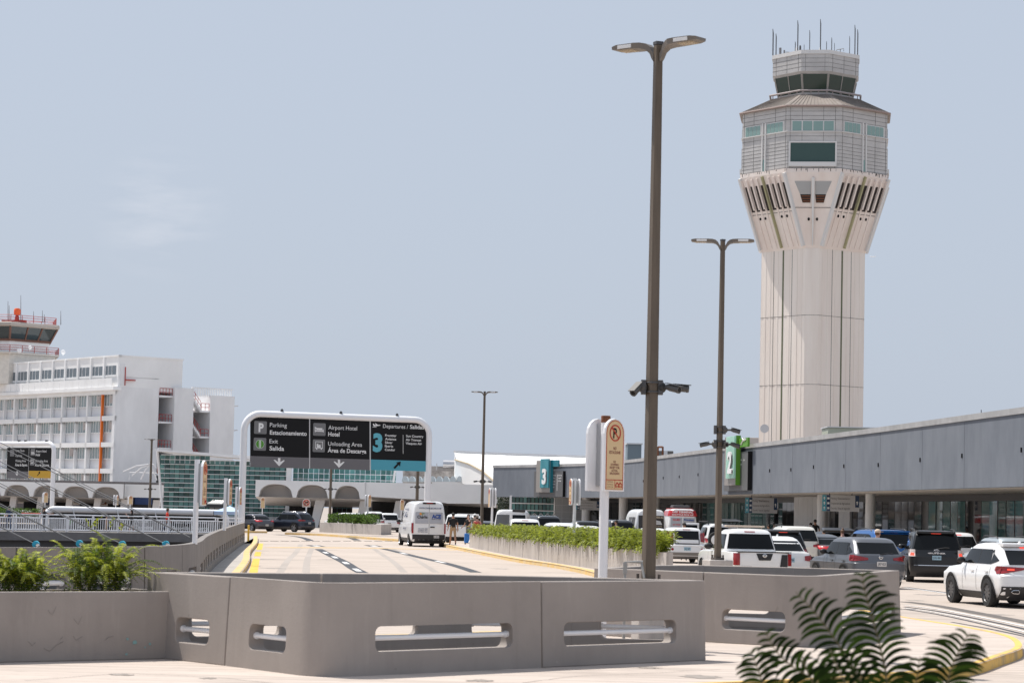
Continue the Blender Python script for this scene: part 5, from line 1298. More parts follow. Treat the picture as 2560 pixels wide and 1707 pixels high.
# ================================================================== OVERHEAD GANTRY SIGNS
icon_g = mat('icon_grey', (.17, .17, .175), .5); band_g = mat('band_grey', (.14, .135, .145), .5); icon_green = mat('icon_green', (.07, .26, .02), .5)
def frame_path(a, b, zt_, z0a, z0b, r, n=8):
    u = V((0, 0, 1)); d = (b-a).normalized(); P = [V((a.x, a.y, z0a)), V((a.x, a.y, zt_-r))]
    for i in range(1, n+1): t = math.pi/2*i/n; P.append(a+u*(zt_-r+r*math.sin(t)-a.z)+d*(r-r*math.cos(t)))
    P.append(b+u*(zt_-b.z)-d*r)
    for i in range(1, n+1): t = math.pi/2*i/n; P.append(b+u*(zt_-r+r*math.cos(t)-b.z)-d*(r-r*math.sin(t)))
    P.append(V((b.x, b.y, z0b))); return P
class Sheet:     # drawing on a vertical sign face: picture units -> metres on the face
    def __init__(s, O, r, k, x0, y0, sl=0, sh=0): s.O, s.r, s.k, s.x0, s.y0, s.sl, s.sh = V(O), V(r), k, x0, y0, sl, sh; s.n = V((r.y, -r.x, 0)); s.u = V((0, 0, 1))
    def p(s, X, Y, d=0):
        y = Y-s.y0-s.sl*(X-s.x0); x = X-s.x0+s.sh*y; return s.O+s.r*(x*s.k)-s.u*(y*s.k)+s.n*d
    def rect(s, mb, x0, y0, x1, y1, d=.006, t=.004):
        k = s.sl*(x1-x0); P = [s.p(x0, y1), s.p(x1, y1+k), s.p(x1, y0+k), s.p(x0, y0)]; mb.hexa([q+s.n*(d-t) for q in P]+[q+s.n*d for q in P])
    def rrect(s, mb, x0, y0, x1, y1, rad, d=.006):
        c = s.p((x0+x1)/2, (y0+y1)/2, d-.004); mb.prism([c+s.r*x*s.k+s.u*y*s.k for x, y in round_rect(x1-x0, y1-y0, rad, 4)], s.n*.004)
    def shape(s, mb, pts, d=.01): mb.prism([s.p(x, y, d-.004) for x, y in pts], s.n*.004)
    def text(s, mb, body, x0, x1, yb, cap, bold=0, d=.008): mb.text(body, s.p(x0, yb, d), s.r, s.u, cap*s.k, width=(x1-x0)*s.k, bold=bold)
    def disc(s, mb, x, y, rad, d=.01, n=20): s.shape(mb, [(x+rad*math.cos(2*math.pi*i/n), y+rad*math.sin(2*math.pi*i/n)+s.sl*rad*math.cos(2*math.pi*i/n)) for i in range(n)], d)
# --- main gantry
Yl, Yr = 190.0, 196.0
a = at(610, 1080, Yl); b = at(1072.5, 1080, Yr); a.z = b.z = 0; rg = (b-a).normalized()
zt_ = at(611, 1033, Yl).z
g = thing('gantry_sign', 'large overhead white-framed sign with three black panels reading Parking, Hotel and Departures 3', 'sign', (a+b)/2, 0, 'overhead gantry signs')
mb = MB(); mb.tube(frame_path(a, b, zt_, 0, 0, 1.3), .27, 16); mb.build('frame', tube_w, g, smooth=40)
Lg = (b-a).length; k = Lg/1427/1.52    # metres per picture unit of the enlarged crop
O = a+rg*(.03*Lg)+V((0, 0, zt_-.2)); O += V((rg.y, -rg.x, 0))*.1
S = Sheet(O, rg, k, 122, 183, .0245, .03)
mb = MB(); S.rect(mb, 122, 183, 2182, 690, 0, .12); mb.build('panel', black, g)
m1, m2 = MB(), MB(); S.rect(m1, 122, 620, 795, 740, .006, .125); S.rect(m1, 808, 635, 1505, 755, .006, .125); m1.build('grey_band', band_g, g)
S.rect(m2, 1520, 652, 2182, 768, .006, .125); m2.build('cyan_band', cyan, g)
mb = MB(); S.rect(mb, 796, 200, 807, 756, .012, .02); S.rect(mb, 1506, 217, 1519, 774, .012, .02); mb.build('divider', lgray, g)
mb = MB()
for q in ((163, 237, 307, 378), (157, 420, 300, 560), (843, 252, 988, 392), (838, 433, 980, 573)): S.rrect(mb, *q, 12)
build_each(mb, 'icon_plate', icon_g, g)
mb = MB()
for t in (('Parking', 342, 537, 298, 46, .0), ('Estacionamiento', 342, 768, 382, 47, .018), ('Exit', 338, 435, 478, 46, .0), ('Salida', 338, 505, 556, 47, .02), ('Airport Hotel', 1020, 1357, 320, 46, 0), ('Hotel', 1018, 1150, 394, 47, .02), ('Unloading Area', 1017, 1415, 500, 46, 0), ('Área de Descarga', 1012, 1465, 574, 47, .02), ('Departures /', 1665, 1965, 297, 44, 0), ('Salidas', 1987, 2157, 303, 44, .02), ('Frontier', 1690, 1825, 393, 27, .015), ('Avianca', 1690, 1822, 433, 27, .015), ('Silver', 1688, 1778, 473, 27, .015), ('Iberia', 1687, 1785, 513, 27, .015), ('Condor', 1687, 1808, 553, 27, .015), ('Sun Country', 1940, 2148, 398, 27, .015), ('Air Transat', 1937, 2122, 440, 27, .015), ('Vieques Air', 1936, 2132, 480, 27, .015)): S.text(mb, *t)
S.rect(mb, 1903, 375, 1907, 585); mb.build('lettering', txtw, g)
mb = MB(); S.text(mb, '3', 1543, 1655, 553, 190, .05); mb.build('numeral', mat('cyan_numeral', (.11, .42, .52), .5), g)
mb = MB(); S.text(mb, 'P', 212, 270, 352, 92, .045, .012)
S.shape(mb, [(386, 664), (400, 660), (436, 684), (436, 640), (463, 641), (463, 685), (500, 663), (514, 668), (449, 731)], .012)
S.shape(mb, [(1081, 678), (1095, 675), (1131, 699), (1131, 655), (1158, 656), (1158, 700), (1195, 678), (1209, 683), (1144, 746)], .012)
S.shape(mb, [(1545, 250), (1552, 250), (1566, 264), (1582, 264), (1570, 246), (1578, 246), (1604, 264), (1626, 263), (1636, 268), (1626, 273), (1560, 281), (1548, 272)], .01); S.rect(mb, 1540, 286, 1588, 291)
for q in ((862, 292, 869, 352), (862, 335, 964, 345), (958, 320, 964, 354), (880, 306, 950, 324), (870, 300, 882, 314), (868, 326, 958, 331)): S.rect(mb, *q, .012)
for q in ((868, 455, 953, 460), (868, 455, 873, 528), (948, 455, 953, 528), (866, 525, 955, 531), (885, 482, 903, 500), (885, 502, 930, 522), (906, 492, 928, 500)): S.rect(mb, *q, .012)
S.disc(mb, 884, 538, 7, .012, 10); S.disc(mb, 938, 538, 7, .012, 10); S.disc(mb, 229, 489, 49, .0105)
mb.build('pictogram', txtw, g)
mb = MB(); S.disc(mb, 229, 489, 46, .0135); mb.build('green_disc', icon_green, g)
mb = MB(); S.rect(mb, 218, 448, 225, 531, .018); S.rect(mb, 232, 448, 240, 531, .018); mb.build('exit_bars', txtw, g)
mb = MB(); S.shape(mb, [(1787, 742), (1835, 695), (1818, 684), (1878, 672), (1866, 731), (1852, 712), (1805, 757)], .014); mb.build('arrow', black, g)
for X_ in (486, 1173, 1840):
    p = S.p(X_, 128, -.1); mb = MB(); mb.box((p.x, p.y, zt_+.33), (.22, .22, .16)); mb.box((p.x, p.y, zt_+.43), (.12, .12, .08)); mb.tube([(p.x, p.y, zt_+.2), (p.x, p.y, zt_+.3)], .03, 6); mb.build('sign_light', dkgray, g)
# --- second gantry at far left
Yg2 = 272; a = at(-55, 1300, Yg2+8); b = at(134, 1150, Yg2); a.z = b.z = -6; rg = (b-a); rg.z = 0; rg.normalize(); zt_ = at(120, 1108, Yg2).z
g = thing('gantry_sign', 'white-framed overhead sign cut by the left edge, with yellow band under Airport Hotel', 'sign', ((a.x+b.x)/2, (a.y+b.y)/2, -6), 0, 'overhead gantry signs')
mb = MB(); mb.tube(frame_path(a, b, zt_, -6, -6, .9), .25, 14); mb.build('frame', tube_w, g, smooth=40)
k = 1/(3.409*6000/Yg2); O = V((b.x, b.y, zt_-.3))-rg*((480-465+12)*k)+V((rg.y, -rg.x, 0))*.1
S = Sheet(O, rg, k, 465, 1280, .023, .02)
mb = MB(); S.rect(mb, -110, 1280, 465, 1486, 0, .12); mb.build('panel', black, g)
mb = MB(); S.rect(mb, 178, 1484, 465, 1546, .004, .125); mb.build('ochre_band', ochre, g)
mb = MB(); S.rect(mb, -110, 1484, 176, 1546, .004, .125); mb.build('grey_band', band_g, g)
mb = MB(); S.rect(mb, 176, 1280, 179, 1546, .01, .02); mb.build('divider', lgray, g)
mb = MB(); S.rrect(mb, 200, 1298, 257, 1356, 5); S.rrect(mb, 197, 1380, 252, 1440, 5); S.rrect(mb, -70, 1298, -15, 1356, 5); build_each(mb, 'icon_plate', icon_g, g)
mb = MB()
for t in (('Airport Hotel', 268, 405, 1328, 21, 0), ('Hotel', 266, 321, 1359, 22, .02), ('Unloading Area', 262, 425, 1411, 21, 0), ('Área de Descarga', 260, 442, 1447, 22, .02), ('Long Term', 5, 118, 1318, 21, 0), ('Parking', 5, 87, 1362, 21, 0), ('Waiting Area', 3, 140, 1405, 21, 0), ('Área de Espera', 0, 160, 1441, 22, .02)): S.text(mb, *t)
mb.build('lettering', txtw, g)
mb = MB(); S.shape(mb, [(2, 1500), (22, 1510), (22, 1485), (36, 1485), (36, 1510), (55, 1500), (28, 1525)], .01)
for q in ((207, 1322, 211, 1345), (207, 1338, 250, 1342), (246, 1332, 250, 1346), (215, 1326, 244, 1334), (205, 1390, 240, 1393), (205, 1390, 208, 1428), (237, 1390, 240, 1428), (214, 1408, 230, 1424)): S.rect(mb, *q, .012)
mb.build('pictogram', txtw, g)
mb = MB(); S.shape(mb, [(292, 1526), (314, 1504), (306, 1498), (330, 1492), (325, 1517), (319, 1509), (298, 1531)], .012); mb.build('arrow', black, g)
for X_ in (40, 122, 395): p = S.p(X_, 1240, -.1); mb = MB(); mb.box((p.x, p.y, zt_+.32), (.3, .25, .16)); mb.tube([(p.x, p.y, zt_+.2), (p.x, p.y, zt_+.3)], .03, 6); mb.build('sign_light', dkgray, g)
# --- lower level sign seen over the walkway
Yg3 = 214; a = at(113, 1300, Yg3); b = at(566, 1300, Yg3+6); a.z = b.z = 0; rg = (b-a).normalized(); zt_ = at(300, 1276, Yg3+3).z
g = thing('gantry_sign', 'low white tube gantry with black Exit, Return Terminal and Passenger Pickup panel behind the walkway', 'sign', ((a.x+b.x)/2, (a.y+b.y)/2, -6), 0, 'overhead gantry signs')
mb = MB(); mb.tube(frame_path(a, b, zt_, -6, -6, .8), .29, 16); mb.build('frame', tube_w, g, smooth=40)
Lg = (b-a).length; k = Lg/(566-113); O = a+V((0, 0, zt_-.25))+V((rg.y, -rg.x, 0))*.1; S = Sheet(O, rg, k, 113, 1276)
mb = MB(); S.rect(mb, 122, 1277, 556, 1352, 0, .1); mb.build('panel', black, g)
mb = MB(); S.rrect(mb, 158, 1284, 184, 1309, 3); S.rrect(mb, 262, 1284, 288, 1309, 3); S.rrect(mb, 396, 1284, 422, 1309, 3); build_each(mb, 'icon_plate', icon_g, g)
mb = MB(); S.disc(mb, 171, 1297, 8.5); mb.build('green_disc', icon_green, g)
mb = MB()
for t in (('Exit', 191, 209, 1297, 9, 0), ('Salida', 191, 213, 1313, 9, .02), ('Return Terminal', 290, 378, 1297, 9, 0), ('Regreso Terminal', 290, 380, 1313, 9, .02), ('Passenger Pickup', 428, 514, 1297, 9, 0), ('Recogido Pasajeros', 428, 520, 1313, 9, .02)): S.text(mb, *t)
S.rect(mb, 169.5, 1289, 172.5, 1305, .016); mb.build('lettering', txtw, g)
for x in (177, 286, 380, 476):
    p = S.p(x, 1276, .2); mb = MB(); mb.tube([p+V((0, 0, .35)), p+V((.3, -.05, -.5))], .045, 6); mb.build('bracket', white, g)

# ================================================================== WALKWAY, RAILING, CABLES
wl, wr_ = at(-40, 1327, 168), at(606, 1334, 180); wl.z = wr_.z = 0; wd_ = (wr_-wl).normalized(); wn_ = V((wd_.y, -wd_.x, 0))
WL = wl-wd_*10
mb = MB(); mb.hexa([q+n_+V((0, 0, z)) for z in (-.62, 0) for q, n_ in ((WL, V()), (wr_, V()), (wr_, wn_*-4.5), (WL, wn_*-4.5))])
struct('footbridge_deck', mb, conc_gray)
mb = MB(); mb.hexa([q+n_+V((0, 0, z)) for z in (-1.9, -.625) for q, n_ in ((WL, wn_*-.6), (wr_, wn_*-.6), (wr_, wn_*-4), (WL, wn_*-4))])
struct('footbridge_beam', mb, mat('beam_grey', (.12, .12, .125), .8))
Lw = (wr_-WL).length
for off, lab in ((.15, 'long white picket railing along the footbridge, nearer side'), (4.2, 'white picket railing on the far side of the footbridge')):
    s = thing('railing', lab, 'railing', (WL+wr_)/2, 0, 'footbridge railings'); o0 = WL-wn_*off; pk = MB(); ps = MB(); rl = MB()
    for z in (.12, .95, 1.2): rl.tube([o0+V((0, 0, z)), o0+wd_*Lw+V((0, 0, z))], .045 if z > 1 else .035, 6)
    n = int(Lw/2.0)
    for i in range(n+1): q = o0+wd_*Lw*i/n; ps.tube([q, q+V((0, 0, 1.2))], .05, 6)
    m_ = int(Lw/.18)
    for i in range(m_): q = o0+wd_*(.18*i+.09); pk.tube([q+V((0, 0, .12)), q+V((0, 0, .95))], .022, 4)
    rl.build('rails', tube_w, s); ps.build('posts', tube_w, s); pk.build('pickets', tube_w, s)
# stay cables and their teal anchors on the ramp wall
pyl = thing('cable_pylon', 'white pylon out of view holding the stay cables', 'pylon', (-40, 109, -6))
mb = MB(); mb.tube([(-40, 109, -6), (-39.5, 109, 14)], [.7, .4], 12); mb.build('mast', tube_w, pyl, smooth=40)
anch = [(90, 1360, 1), (199, 1358, 0), (306, 1360, 1), (415, 1360, 1), (482, 1346, 0)]
for i, (x, y, vis) in enumerate(anch):
    Ya = 56+i*7 if i < 4 else 88
    A = at(x, y, Ya)
    for j in range(2):
        B = V((-39.7-.1*j, 109+.3*j, A.z+ (0)))
        tx, ty = x-460, y-.475*460-(11 if j else 0)-(0)
        far_ = at(tx, ty, Ya+18)
        d = (far_-A).normalized(); end = A+d*((A.x+39.7)/-d.x if d.x < 0 else 30)
        mb = MB(); mb.tube([A+d*.25, end], .0135*Ya/70, 6)
        tag(recentre(mb.build('stay_cable', cable_m), A), ['steel stay cable ending at the leftmost teal anchor', 'steel stay cable ending behind the big fern', 'steel stay cable ending at the teal anchor right of the fern', 'steel stay cable ending at the rightmost teal anchor', 'steel stay cable ending beside the tallest white sign post'][i]+(', upper strand' if j else ', lower strand'), 'cable', 'stay cables at left')
    if i < 4:
        s = thing('cable_anchor', ['teal cable anchor on the wall, leftmost', 'teal cable anchor partly behind the big fern', 'teal cable anchor above the right side of the big fern', 'teal cable anchor nearest the tall white sign post'][i], 'anchor', A, 0, 'teal cable anchors'); kk = Ya/62
        d = (at(x-100, y-47.5, Ya+4)-A).normalized()
        mb = MB(); mb.lathe(A, [(.02, -.08), (.085*kk, -.08), (.09*kk, -.05), (.09*kk, .05), (.02, .06)], 18, 'Y'); mb.build('disc', cyanp, s, smooth=40)
        mb = MB(); mb.lathe(A, [(.02, -.1), (.04*kk, -.1), (.04*kk, -.07), (.02, -.07)], 12, 'Y'); mb.build('pin', cyanp, s)
        mb = MB(); mb.tube([A, A+d*.16*kk, A+d*.3*kk], [.045*kk, .035*kk, .02*kk], 8); mb.build('socket', cyanp, s, smooth=40)
        mb = MB(); mb.tube([A-d*.02, A-d*.25*kk+V((0, 0, -.02)), A+V((.25*kk, 0, -.3))], .05*kk, 6); mb.box(A+V((.1*kk, .15, -.55)), (.5*kk, .3, .85)); mb.build('bracket', conc_gray, s)
# ================================================================== VEHICLES
def paint(name, c, metal=0.0, rough=.3, coat=.6): return mat('paint_'+name, c, rough, metal=metal, coat=coat)
P_white = paint('white', (.78, .78, .78)); P_black = paint('black', (.006, .006, .007), 0, .3, .22); P_grey = paint('grey', (.10, .10, .115), .5, .35, .4)
P_grey2 = paint('mid_grey', (.14, .145, .16), .5, .35, .4); P_silver = paint('silver', (.45, .46, .48), .6, .35); P_blue = paint('blue', (.015, .12, .38), .25, .3)
P_dk = paint('charcoal', (.045, .047, .052), .3, .35); P_navy = paint('dark_blue', (.02, .026, .045), .3, .3); P_cream = paint('cream', (.72, .70, .64)); P_red = paint('red', (.55, .03, .035))
P_ltblue = paint('pale_blue', (.45, .5, .53), .3, .35)
cgl = mat('car_glass', (.006, .007, .008), .04, spec=.2); trimb = mat('black_trim', (.018, .018, .02), .55); tyre_m = mat('tyre', (.02, .02, .021), .85)
rim_m = mat('alloy', (.42, .42, .43), .3, metal=.8); rim_d = mat('dark_alloy', (.12, .12, .125), .35, metal=.6)
tl_m = mat('tail_red', (.28, .012, .015), .2, coat=.5); tl_on = mat('tail_lit', (.9, .07, .04), .3, emit=1.0); tl_white = mat('tail_clear', (.7, .62, .6), .25); orange_l = mat('tail_orange', (.8, .25, .1), .3)
hl_m = mat('headlamp', (.6, .62, .65), .15); chrome = mat('chrome', (.7, .7, .72), .15, metal=1); plate_b = mat('plate_blue', (.33, .5, .6), .5); plate_w = mat('plate_white', (.62, .6, .58), .5)
ink = mat('plate_ink', (.04, .05, .08), .6); gray_clad = mat('grey_cladding', (.2, .19, .18), .6)
def lerp(a, b, t): return a+(b-a)*t
class Shell:
    """horizontal slices (z, front y, rear y, half width, corner exponent); forward is +Y"""
    def __init__(s, sl): s.sl = sorted(sl)
    def at(s, z):
        q = s.sl
        if z <= q[0][0]: return q[0][1:]
        for a, b in zip(q, q[1:]):
            if z <= b[0]: t = (z-a[0])/max(1e-6, b[0]-a[0]); return tuple(lerp(x, y, t) for x, y in zip(a[1:], b[1:]))
        return q[-1][1:]
    def _c(s, z):
        yf, yr, w_, n = s.at(z); a = max(.1, (yf-yr)/2); return yf, yr, w_, min(2.1/n, w_*.8, a*.8), a
    def rear(s, x, z):
        yf, yr, w_, rc, a = s._c(z); x = min(abs(x), w_); k = max(0, x-(w_-rc)); return yr+.05*(x/w_)**2+rc-math.sqrt(max(0, rc*rc-k*k))
    def front(s, x, z):
        yf, yr, w_, rc, a = s._c(z); x = min(abs(x), w_); k = max(0, x-(w_-rc)); return yf-.13*(x/w_)**2-rc+math.sqrt(max(0, rc*rc-k*k))
    def side(s, y, z):
        yf, yr, w_, rc, a = s._c(z); d = max(0, abs(y-(yf+yr)/2)-(a-rc)); return w_-.03*min(1, abs(y-(yf+yr)/2)/a)**3-rc+math.sqrt(max(0, rc*rc-min(d, rc)**2))
    def ring(s, z, N=64):
        yf, yr, w_, rc, a = s._c(z); yc = (yf+yr)/2; out_ = []
        for cx, cy, a0 in ((1, 1, 0), (-1, 1, 90), (-1, -1, 180), (1, -1, 270)):
            for i in range(9):
                t = R(a0+90*i/8); x = cx*(w_-rc)+rc*math.cos(t); y = yc+cy*(a-rc)+rc*math.sin(t)
                fy = (y-yc)/a; y -= (.13 if y > yc else -.05)*(x/w_)**2*abs(fy)**6; x -= math.copysign(.03*min(1, abs(fy))**3, x)
                out_.append(V((x, y, z)))
            # straight runs
            if a0 == 0 or a0 == 180:
                for f in (.66, .33, 0, -.33, -.66): x = cx*(w_-rc)*f; out_.append(V((x, yc+cy*a-(.13*cy if cy > 0 else .05*cy)*(x/w_)**2, z)))
            else:
                for f in (.8, .6, .4, .2, 0, -.2, -.4, -.6, -.8): out_.append(V((cx*(w_-.03*abs(f)**3), yc+cy*(a-rc)*f, z)))
        return out_
    def mesh(s, sub=3):
        mb = MB(); zs = []
        for a, b in zip(s.sl, s.sl[1:]): zs += [lerp(a[0], b[0], i/sub) for i in range(sub)]
        zs.append(s.sl[-1][0]); mb.rings([s.ring(z) for z in zs]); return mb
    def rear_patch(s, mb, c, off=.008, nu=10, nv=6):   # c: (x,z) bl, br, tr, tl
        g = [[None]*(nu+1) for _ in range(nv+1)]
        for j in range(nv+1):
            for i in range(nu+1):
                u, v = i/nu, j/nv; x = lerp(lerp(c[0][0], c[1][0], u), lerp(c[3][0], c[2][0], u), v); z = lerp(lerp(c[0][1], c[1][1], u), lerp(c[3][1], c[2][1], u), v)
                g[j][i] = V((x, s.rear(x, z)-off, z))
        s._grid(mb, g)
    def front_patch(s, mb, c, off=.008, nu=10, nv=6):
        g = []
        for j in range(nv+1):
            row = []
            for i in range(nu+1):
                u, v = i/nu, j/nv; x = lerp(lerp(c[0][0], c[1][0], u), lerp(c[3][0], c[2][0], u), v); z = lerp(lerp(c[0][1], c[1][1], u), lerp(c[3][1], c[2][1], u), v)
                row.append(V((x, s.front(x, z)+off, z)))
            g.append(row)
        s._grid(mb, g)
    def side_patch(s, mb, sg, c, off=.008, nu=10, nv=5):   # c: (y,z) corners
        g = []
        for j in range(nv+1):
            row = []
            for i in range(nu+1):
                u, v = i/nu, j/nv; y = lerp(lerp(c[0][0], c[1][0], u), lerp(c[3][0], c[2][0], u), v); z = lerp(lerp(c[0][1], c[1][1], u), lerp(c[3][1], c[2][1], u), v)
                row.append(V((sg*(s.side(y, z)+off), y, z)))
            g.append(row)
        s._grid(mb, g)
    def arch(s, mb, sg, y0, z0, r, off=.01, zmin=.2):
        n = 24; pts = []
        for i in range(n):
            a = 2*math.pi*i/n; z = max(zmin, z0+r*math.sin(a)); y = y0+r*math.cos(a); pts.append(V((sg*(s.side(y, max(z, .3))+off), y, z)))
        c = V((sg*(s.side(y0, z0)+off), y0, z0)); mb.add([c]+pts, [(0, i+1, (i+1) % n+1) for i in range(n)])
    def _grid(s, mb, g):
        nv, nu = len(g)-1, len(g[0])-1; mb.add([p for r in g for p in r], [(j*(nu+1)+i, j*(nu+1)+i+1, (j+1)*(nu+1)+i+1, (j+1)*(nu+1)+i) for j in range(nv) for i in range(nu)])
_wh = {}
def wheel(parent, x, y, Rw, wd, rm, style):
    key = (round(Rw, 3), round(wd, 3), rm.name, style)
    if key not in _wh:
        mb = MB(); h = wd/2; mb.lathe((0, 0, 0), [(Rw*.62, -h), (Rw*.93, -h), (Rw, -h*.7), (Rw, h*.7), (Rw*.93, h), (Rw*.66, h), (Rw*.64, h*.6), (Rw*.64, -h)], 28, 'X', cap=False); t = mb.build('wheel', tyre_m, parent, world=False, smooth=40)
        mb = MB(); mb.lathe((0, 0, 0), [(.02, h*.25), (Rw*.3, h*.22), (Rw*.6, h*.2), (Rw*.62, h*.75), (Rw*.665, h*.98)], 28, 'X', cap=False); mb.lathe((0, 0, 0), [(.01, h*.8), (Rw*.13, h*.78), (Rw*.15, h*.2)], 14, 'X')
        ns = {'5': 5, '10': 10, 'dish': 0}[style]
        for i in range(ns):
            a = 2*math.pi*i/ns; d = V((0, math.cos(a), math.sin(a))); e_ = V((0, -math.sin(a), math.cos(a))); w0, w1 = (.2, .14) if ns == 5 else (.07, .09)
            mb.hexa([d*Rw*r+e_*Rw*s_*q+V((xx, 0, 0)) for xx in (h*.25, h*.82) for r, s_, q in ((.1, -1, w0), (.1, 1, w0), (.62, 1, w1), (.62, -1, w1))])
        rr = mb.build('rim', rm, t, world=False, smooth=35)
        mb = MB(); mb.lathe((0, 0, 0), [(Rw*.6, h*.24), (Rw*.12, h*.26)], 20, 'X', cap=False); 
        _wh[key] = (t, rr)
        o = t
    else:
        t, rr = _wh[key]; o = t.copy(); COL.objects.link(o); o.parent = parent; r2 = rr.copy(); COL.objects.link(r2); r2.parent = o
    o.location = (x, y, Rw); o.rotation_euler = (0, 0, 0 if x > 0 else math.pi); return o
def pbuild(mb, name, m, par, smooth=60, **k): return mb.build(name, m, par, world=False, smooth=smooth, **k) if mb.f else None
def plate(par, x, y, z, m, txt, tilt=0, w_=.31):
    mb = MB(); mb.box((x, y, z), (w_, .015, .15)); o = pbuild(mb, 'license_plate', m, par, None)
    mb = MB(); mb.text(txt, (x, y-.009, z-.035), (1, 0, 0), (0, 0, 1), .075, align='C', width=w_*.82, bold=.02); pbuild(mb, 'plate_lettering', ink, o, None)
def mirrors(par, sh, y, z, m, k=1):
    for sg in (-1, 1):
        x = sh.side(y, z-.08); mb = MB(); mb.ell((sg*(x+.14*k), y, z), (.12*k, .07*k, .085*k), 12, 8); mb.box((sg*(x+.04), y+.01, z-.04), (.12*k, .04, .04)); pbuild(mb, 'mirror', m, par)
def vehicle(name, label, cat, kind, px, Y, yaw, pm, L, W, H, group=None, glass=cgl, rim=rim_m, wheelR=.34, opts=None, zg=0.0):
    """px: picture column of the middle of the rear; Y its depth"""
    o_ = opts or {}; pos = at(px, 1300, Y); o = thing(name, label, cat, (pos.x, Y, zg), yaw, group)
    h = W/2; n = 8
    # local y: 0 at the rear bumper, L at the front
    if kind == 'suv':
        r_ = o_.get('rake', .45); belt = o_.get('belt', .60)*H; hood = belt-.02; rl = o_.get('roofw', .72)
        sl = [(.22, L-.25, .22, h-.14, n), (.34, L-.04, .06, h-.05, n), (.50, L, 0, h-.01, n), (.62*H*.8, L-.03, .02, h, n), (hood-.16, L-.14, .05, h-.01, 7), (hood-.05, L-.32, .09, h-.03, 6), (hood+.02, L*.735, .11, h-.06, 9), (belt+.06, L*.715, .13, h-.075, 10),
              (H*.80, L*.66, .13+r_*.42, h-.145, 10), (H*.92, L*.605, .13+r_*.75, h-.20, 10), (H*.965, L*.57, .13+r_*.92, h-.245, 8), (H*.99, L*.52, .13+r_*1.05+.1, h-.34, 6), (H, L*.46, .13+r_*1.2+.5, h-.5, 5)]
    elif kind == 'sedan':
        belt = .64*H; hood = belt; tr = o_.get('trunk', .20)*L
        sl = [(.20, L-.25, .2, h-.14, n), (.32, L-.03, .05, h-.05, n), (.50, L, 0, h-.01, n), (.70, L-.05, .02, h, n), (hood-.10, L-.2, .06, h-.02, 7), (hood-.0, L-.55, .10, h-.05, 6), (hood+.05, L*.70, tr, h-.08, 9), (hood+.08, L*.69, tr+.06, h-.09, 10),
              (H*.85, L*.63, tr+.32, h-.16, 9), (H*.94, L*.575, min(tr+.62, L*.30), h-.21, 8), (H*.985, L*.53, min(tr+.85, L*.34), h-.3, 6), (H, L*.48, min(tr+1.1, L*.38), h-.45, 5)]
    elif kind == 'van':
        belt = o_.get('belt', .45)*H; n = 16
        sl = [(.30, L-.2, .12, h-.08, n), (.42, L-.03, .02, h-.02, n), (.62, L, .0, h, n), (.95, L-.06, 0, h, n), (1.16, L-.35, .0, h, n), (1.30, L-.75, .01, h-.01, n), (belt+.15, L-.86, .015, h-.015, n), (H*.70, L-1.22, .05, h-.06, 14), (H*.86, L-1.55, .09, h-.12, 12), (H*.94, L-1.95, .13, h-.17, 10), (H*.98, L-2.3, .18, h-.26, 8), (H, L-2.5, .4, h-.42, 6)]
    elif kind == 'pickup':
        belt = .60*H; cb = o_.get('bed', .30)*L
        sl = [(.36, L-.2, .12, h-.08, 10), (.46, L-.02, .04, h-.02, 10), (.62, L, .0, h, 12), (.90, L-.06, 0, h, 12), (belt-.08, L-.2, .01, h-.01, 12), (belt-.02, L-.4, .02, h-.02, 12), (belt+.0, L-.45, .02, h-.06, 12)]
    sh = Shell(sl); body = pbuild(sh.mesh(), 'body', pm, o, 38)
    top = sh
    if kind == 'pickup':
        c0 = cb; top = Shell([(belt-.06, L*.70, c0-.02, h-.05, 10), (belt+.05, L*.685, c0, h-.07, 10), (H*.8, L*.61, c0+.12, h-.14, 10), (H*.92, L*.555, c0+.22, h-.19, 10), (H*.97, L*.52, c0+.30, h-.26, 8), (H, L*.46, c0+.55, h-.45, 6)])
        pbuild(top.mesh(), 'cab', pm, o, 38)
        mb = MB(); mb.box((0, cb*.5, belt+.004), (W-.22, cb-.12, .012)); pbuild(mb, 'bed_cover', trimb, o, None)
        mb = MB(); mb.box((0, .06, belt+.012), (W-.12, .10, .03)); pbuild(mb, 'tailgate_cap', trimb, o, None)
    # glass
    zb_, zt_ = belt+o_.get('gl', .06), H*o_.get('gt', .905)
    if kind in ('suv', 'sedan', 'pickup'):
        wr_ = top.at(zb_)[2]*.90; wt_ = top.at(zt_)[2]*.88
        mb = MB(); q = o_.get('rearglass'); c = q or ((-wr_, zb_), (wr_, zb_), (wt_, zt_), (-wt_, zt_))
        top.rear_patch(mb, c); pbuild(mb, 'rear_window', o_.get('rg', glass), o)
        mb = MB(); top.front_patch(mb, ((-wr_, zb_), (wr_, zb_), (wt_, zt_), (-wt_, zt_))); pbuild(mb, 'windshield', glass, o)
        yf0, yr0 = top.at(zb_)[:2]; yf1, yr1 = top.at(zt_)[:2]
        f0, f1 = yf0-.32, yf1-.12; r0 = yr0+(.55 if kind == 'suv' else .35); r1 = yr1+(.42 if kind == 'suv' else .18)
        if kind == 'pickup': r0, r1 = yr0+.18, yr1+.12
        m0 = lerp(r0, f0, .5); ztS = H*.895
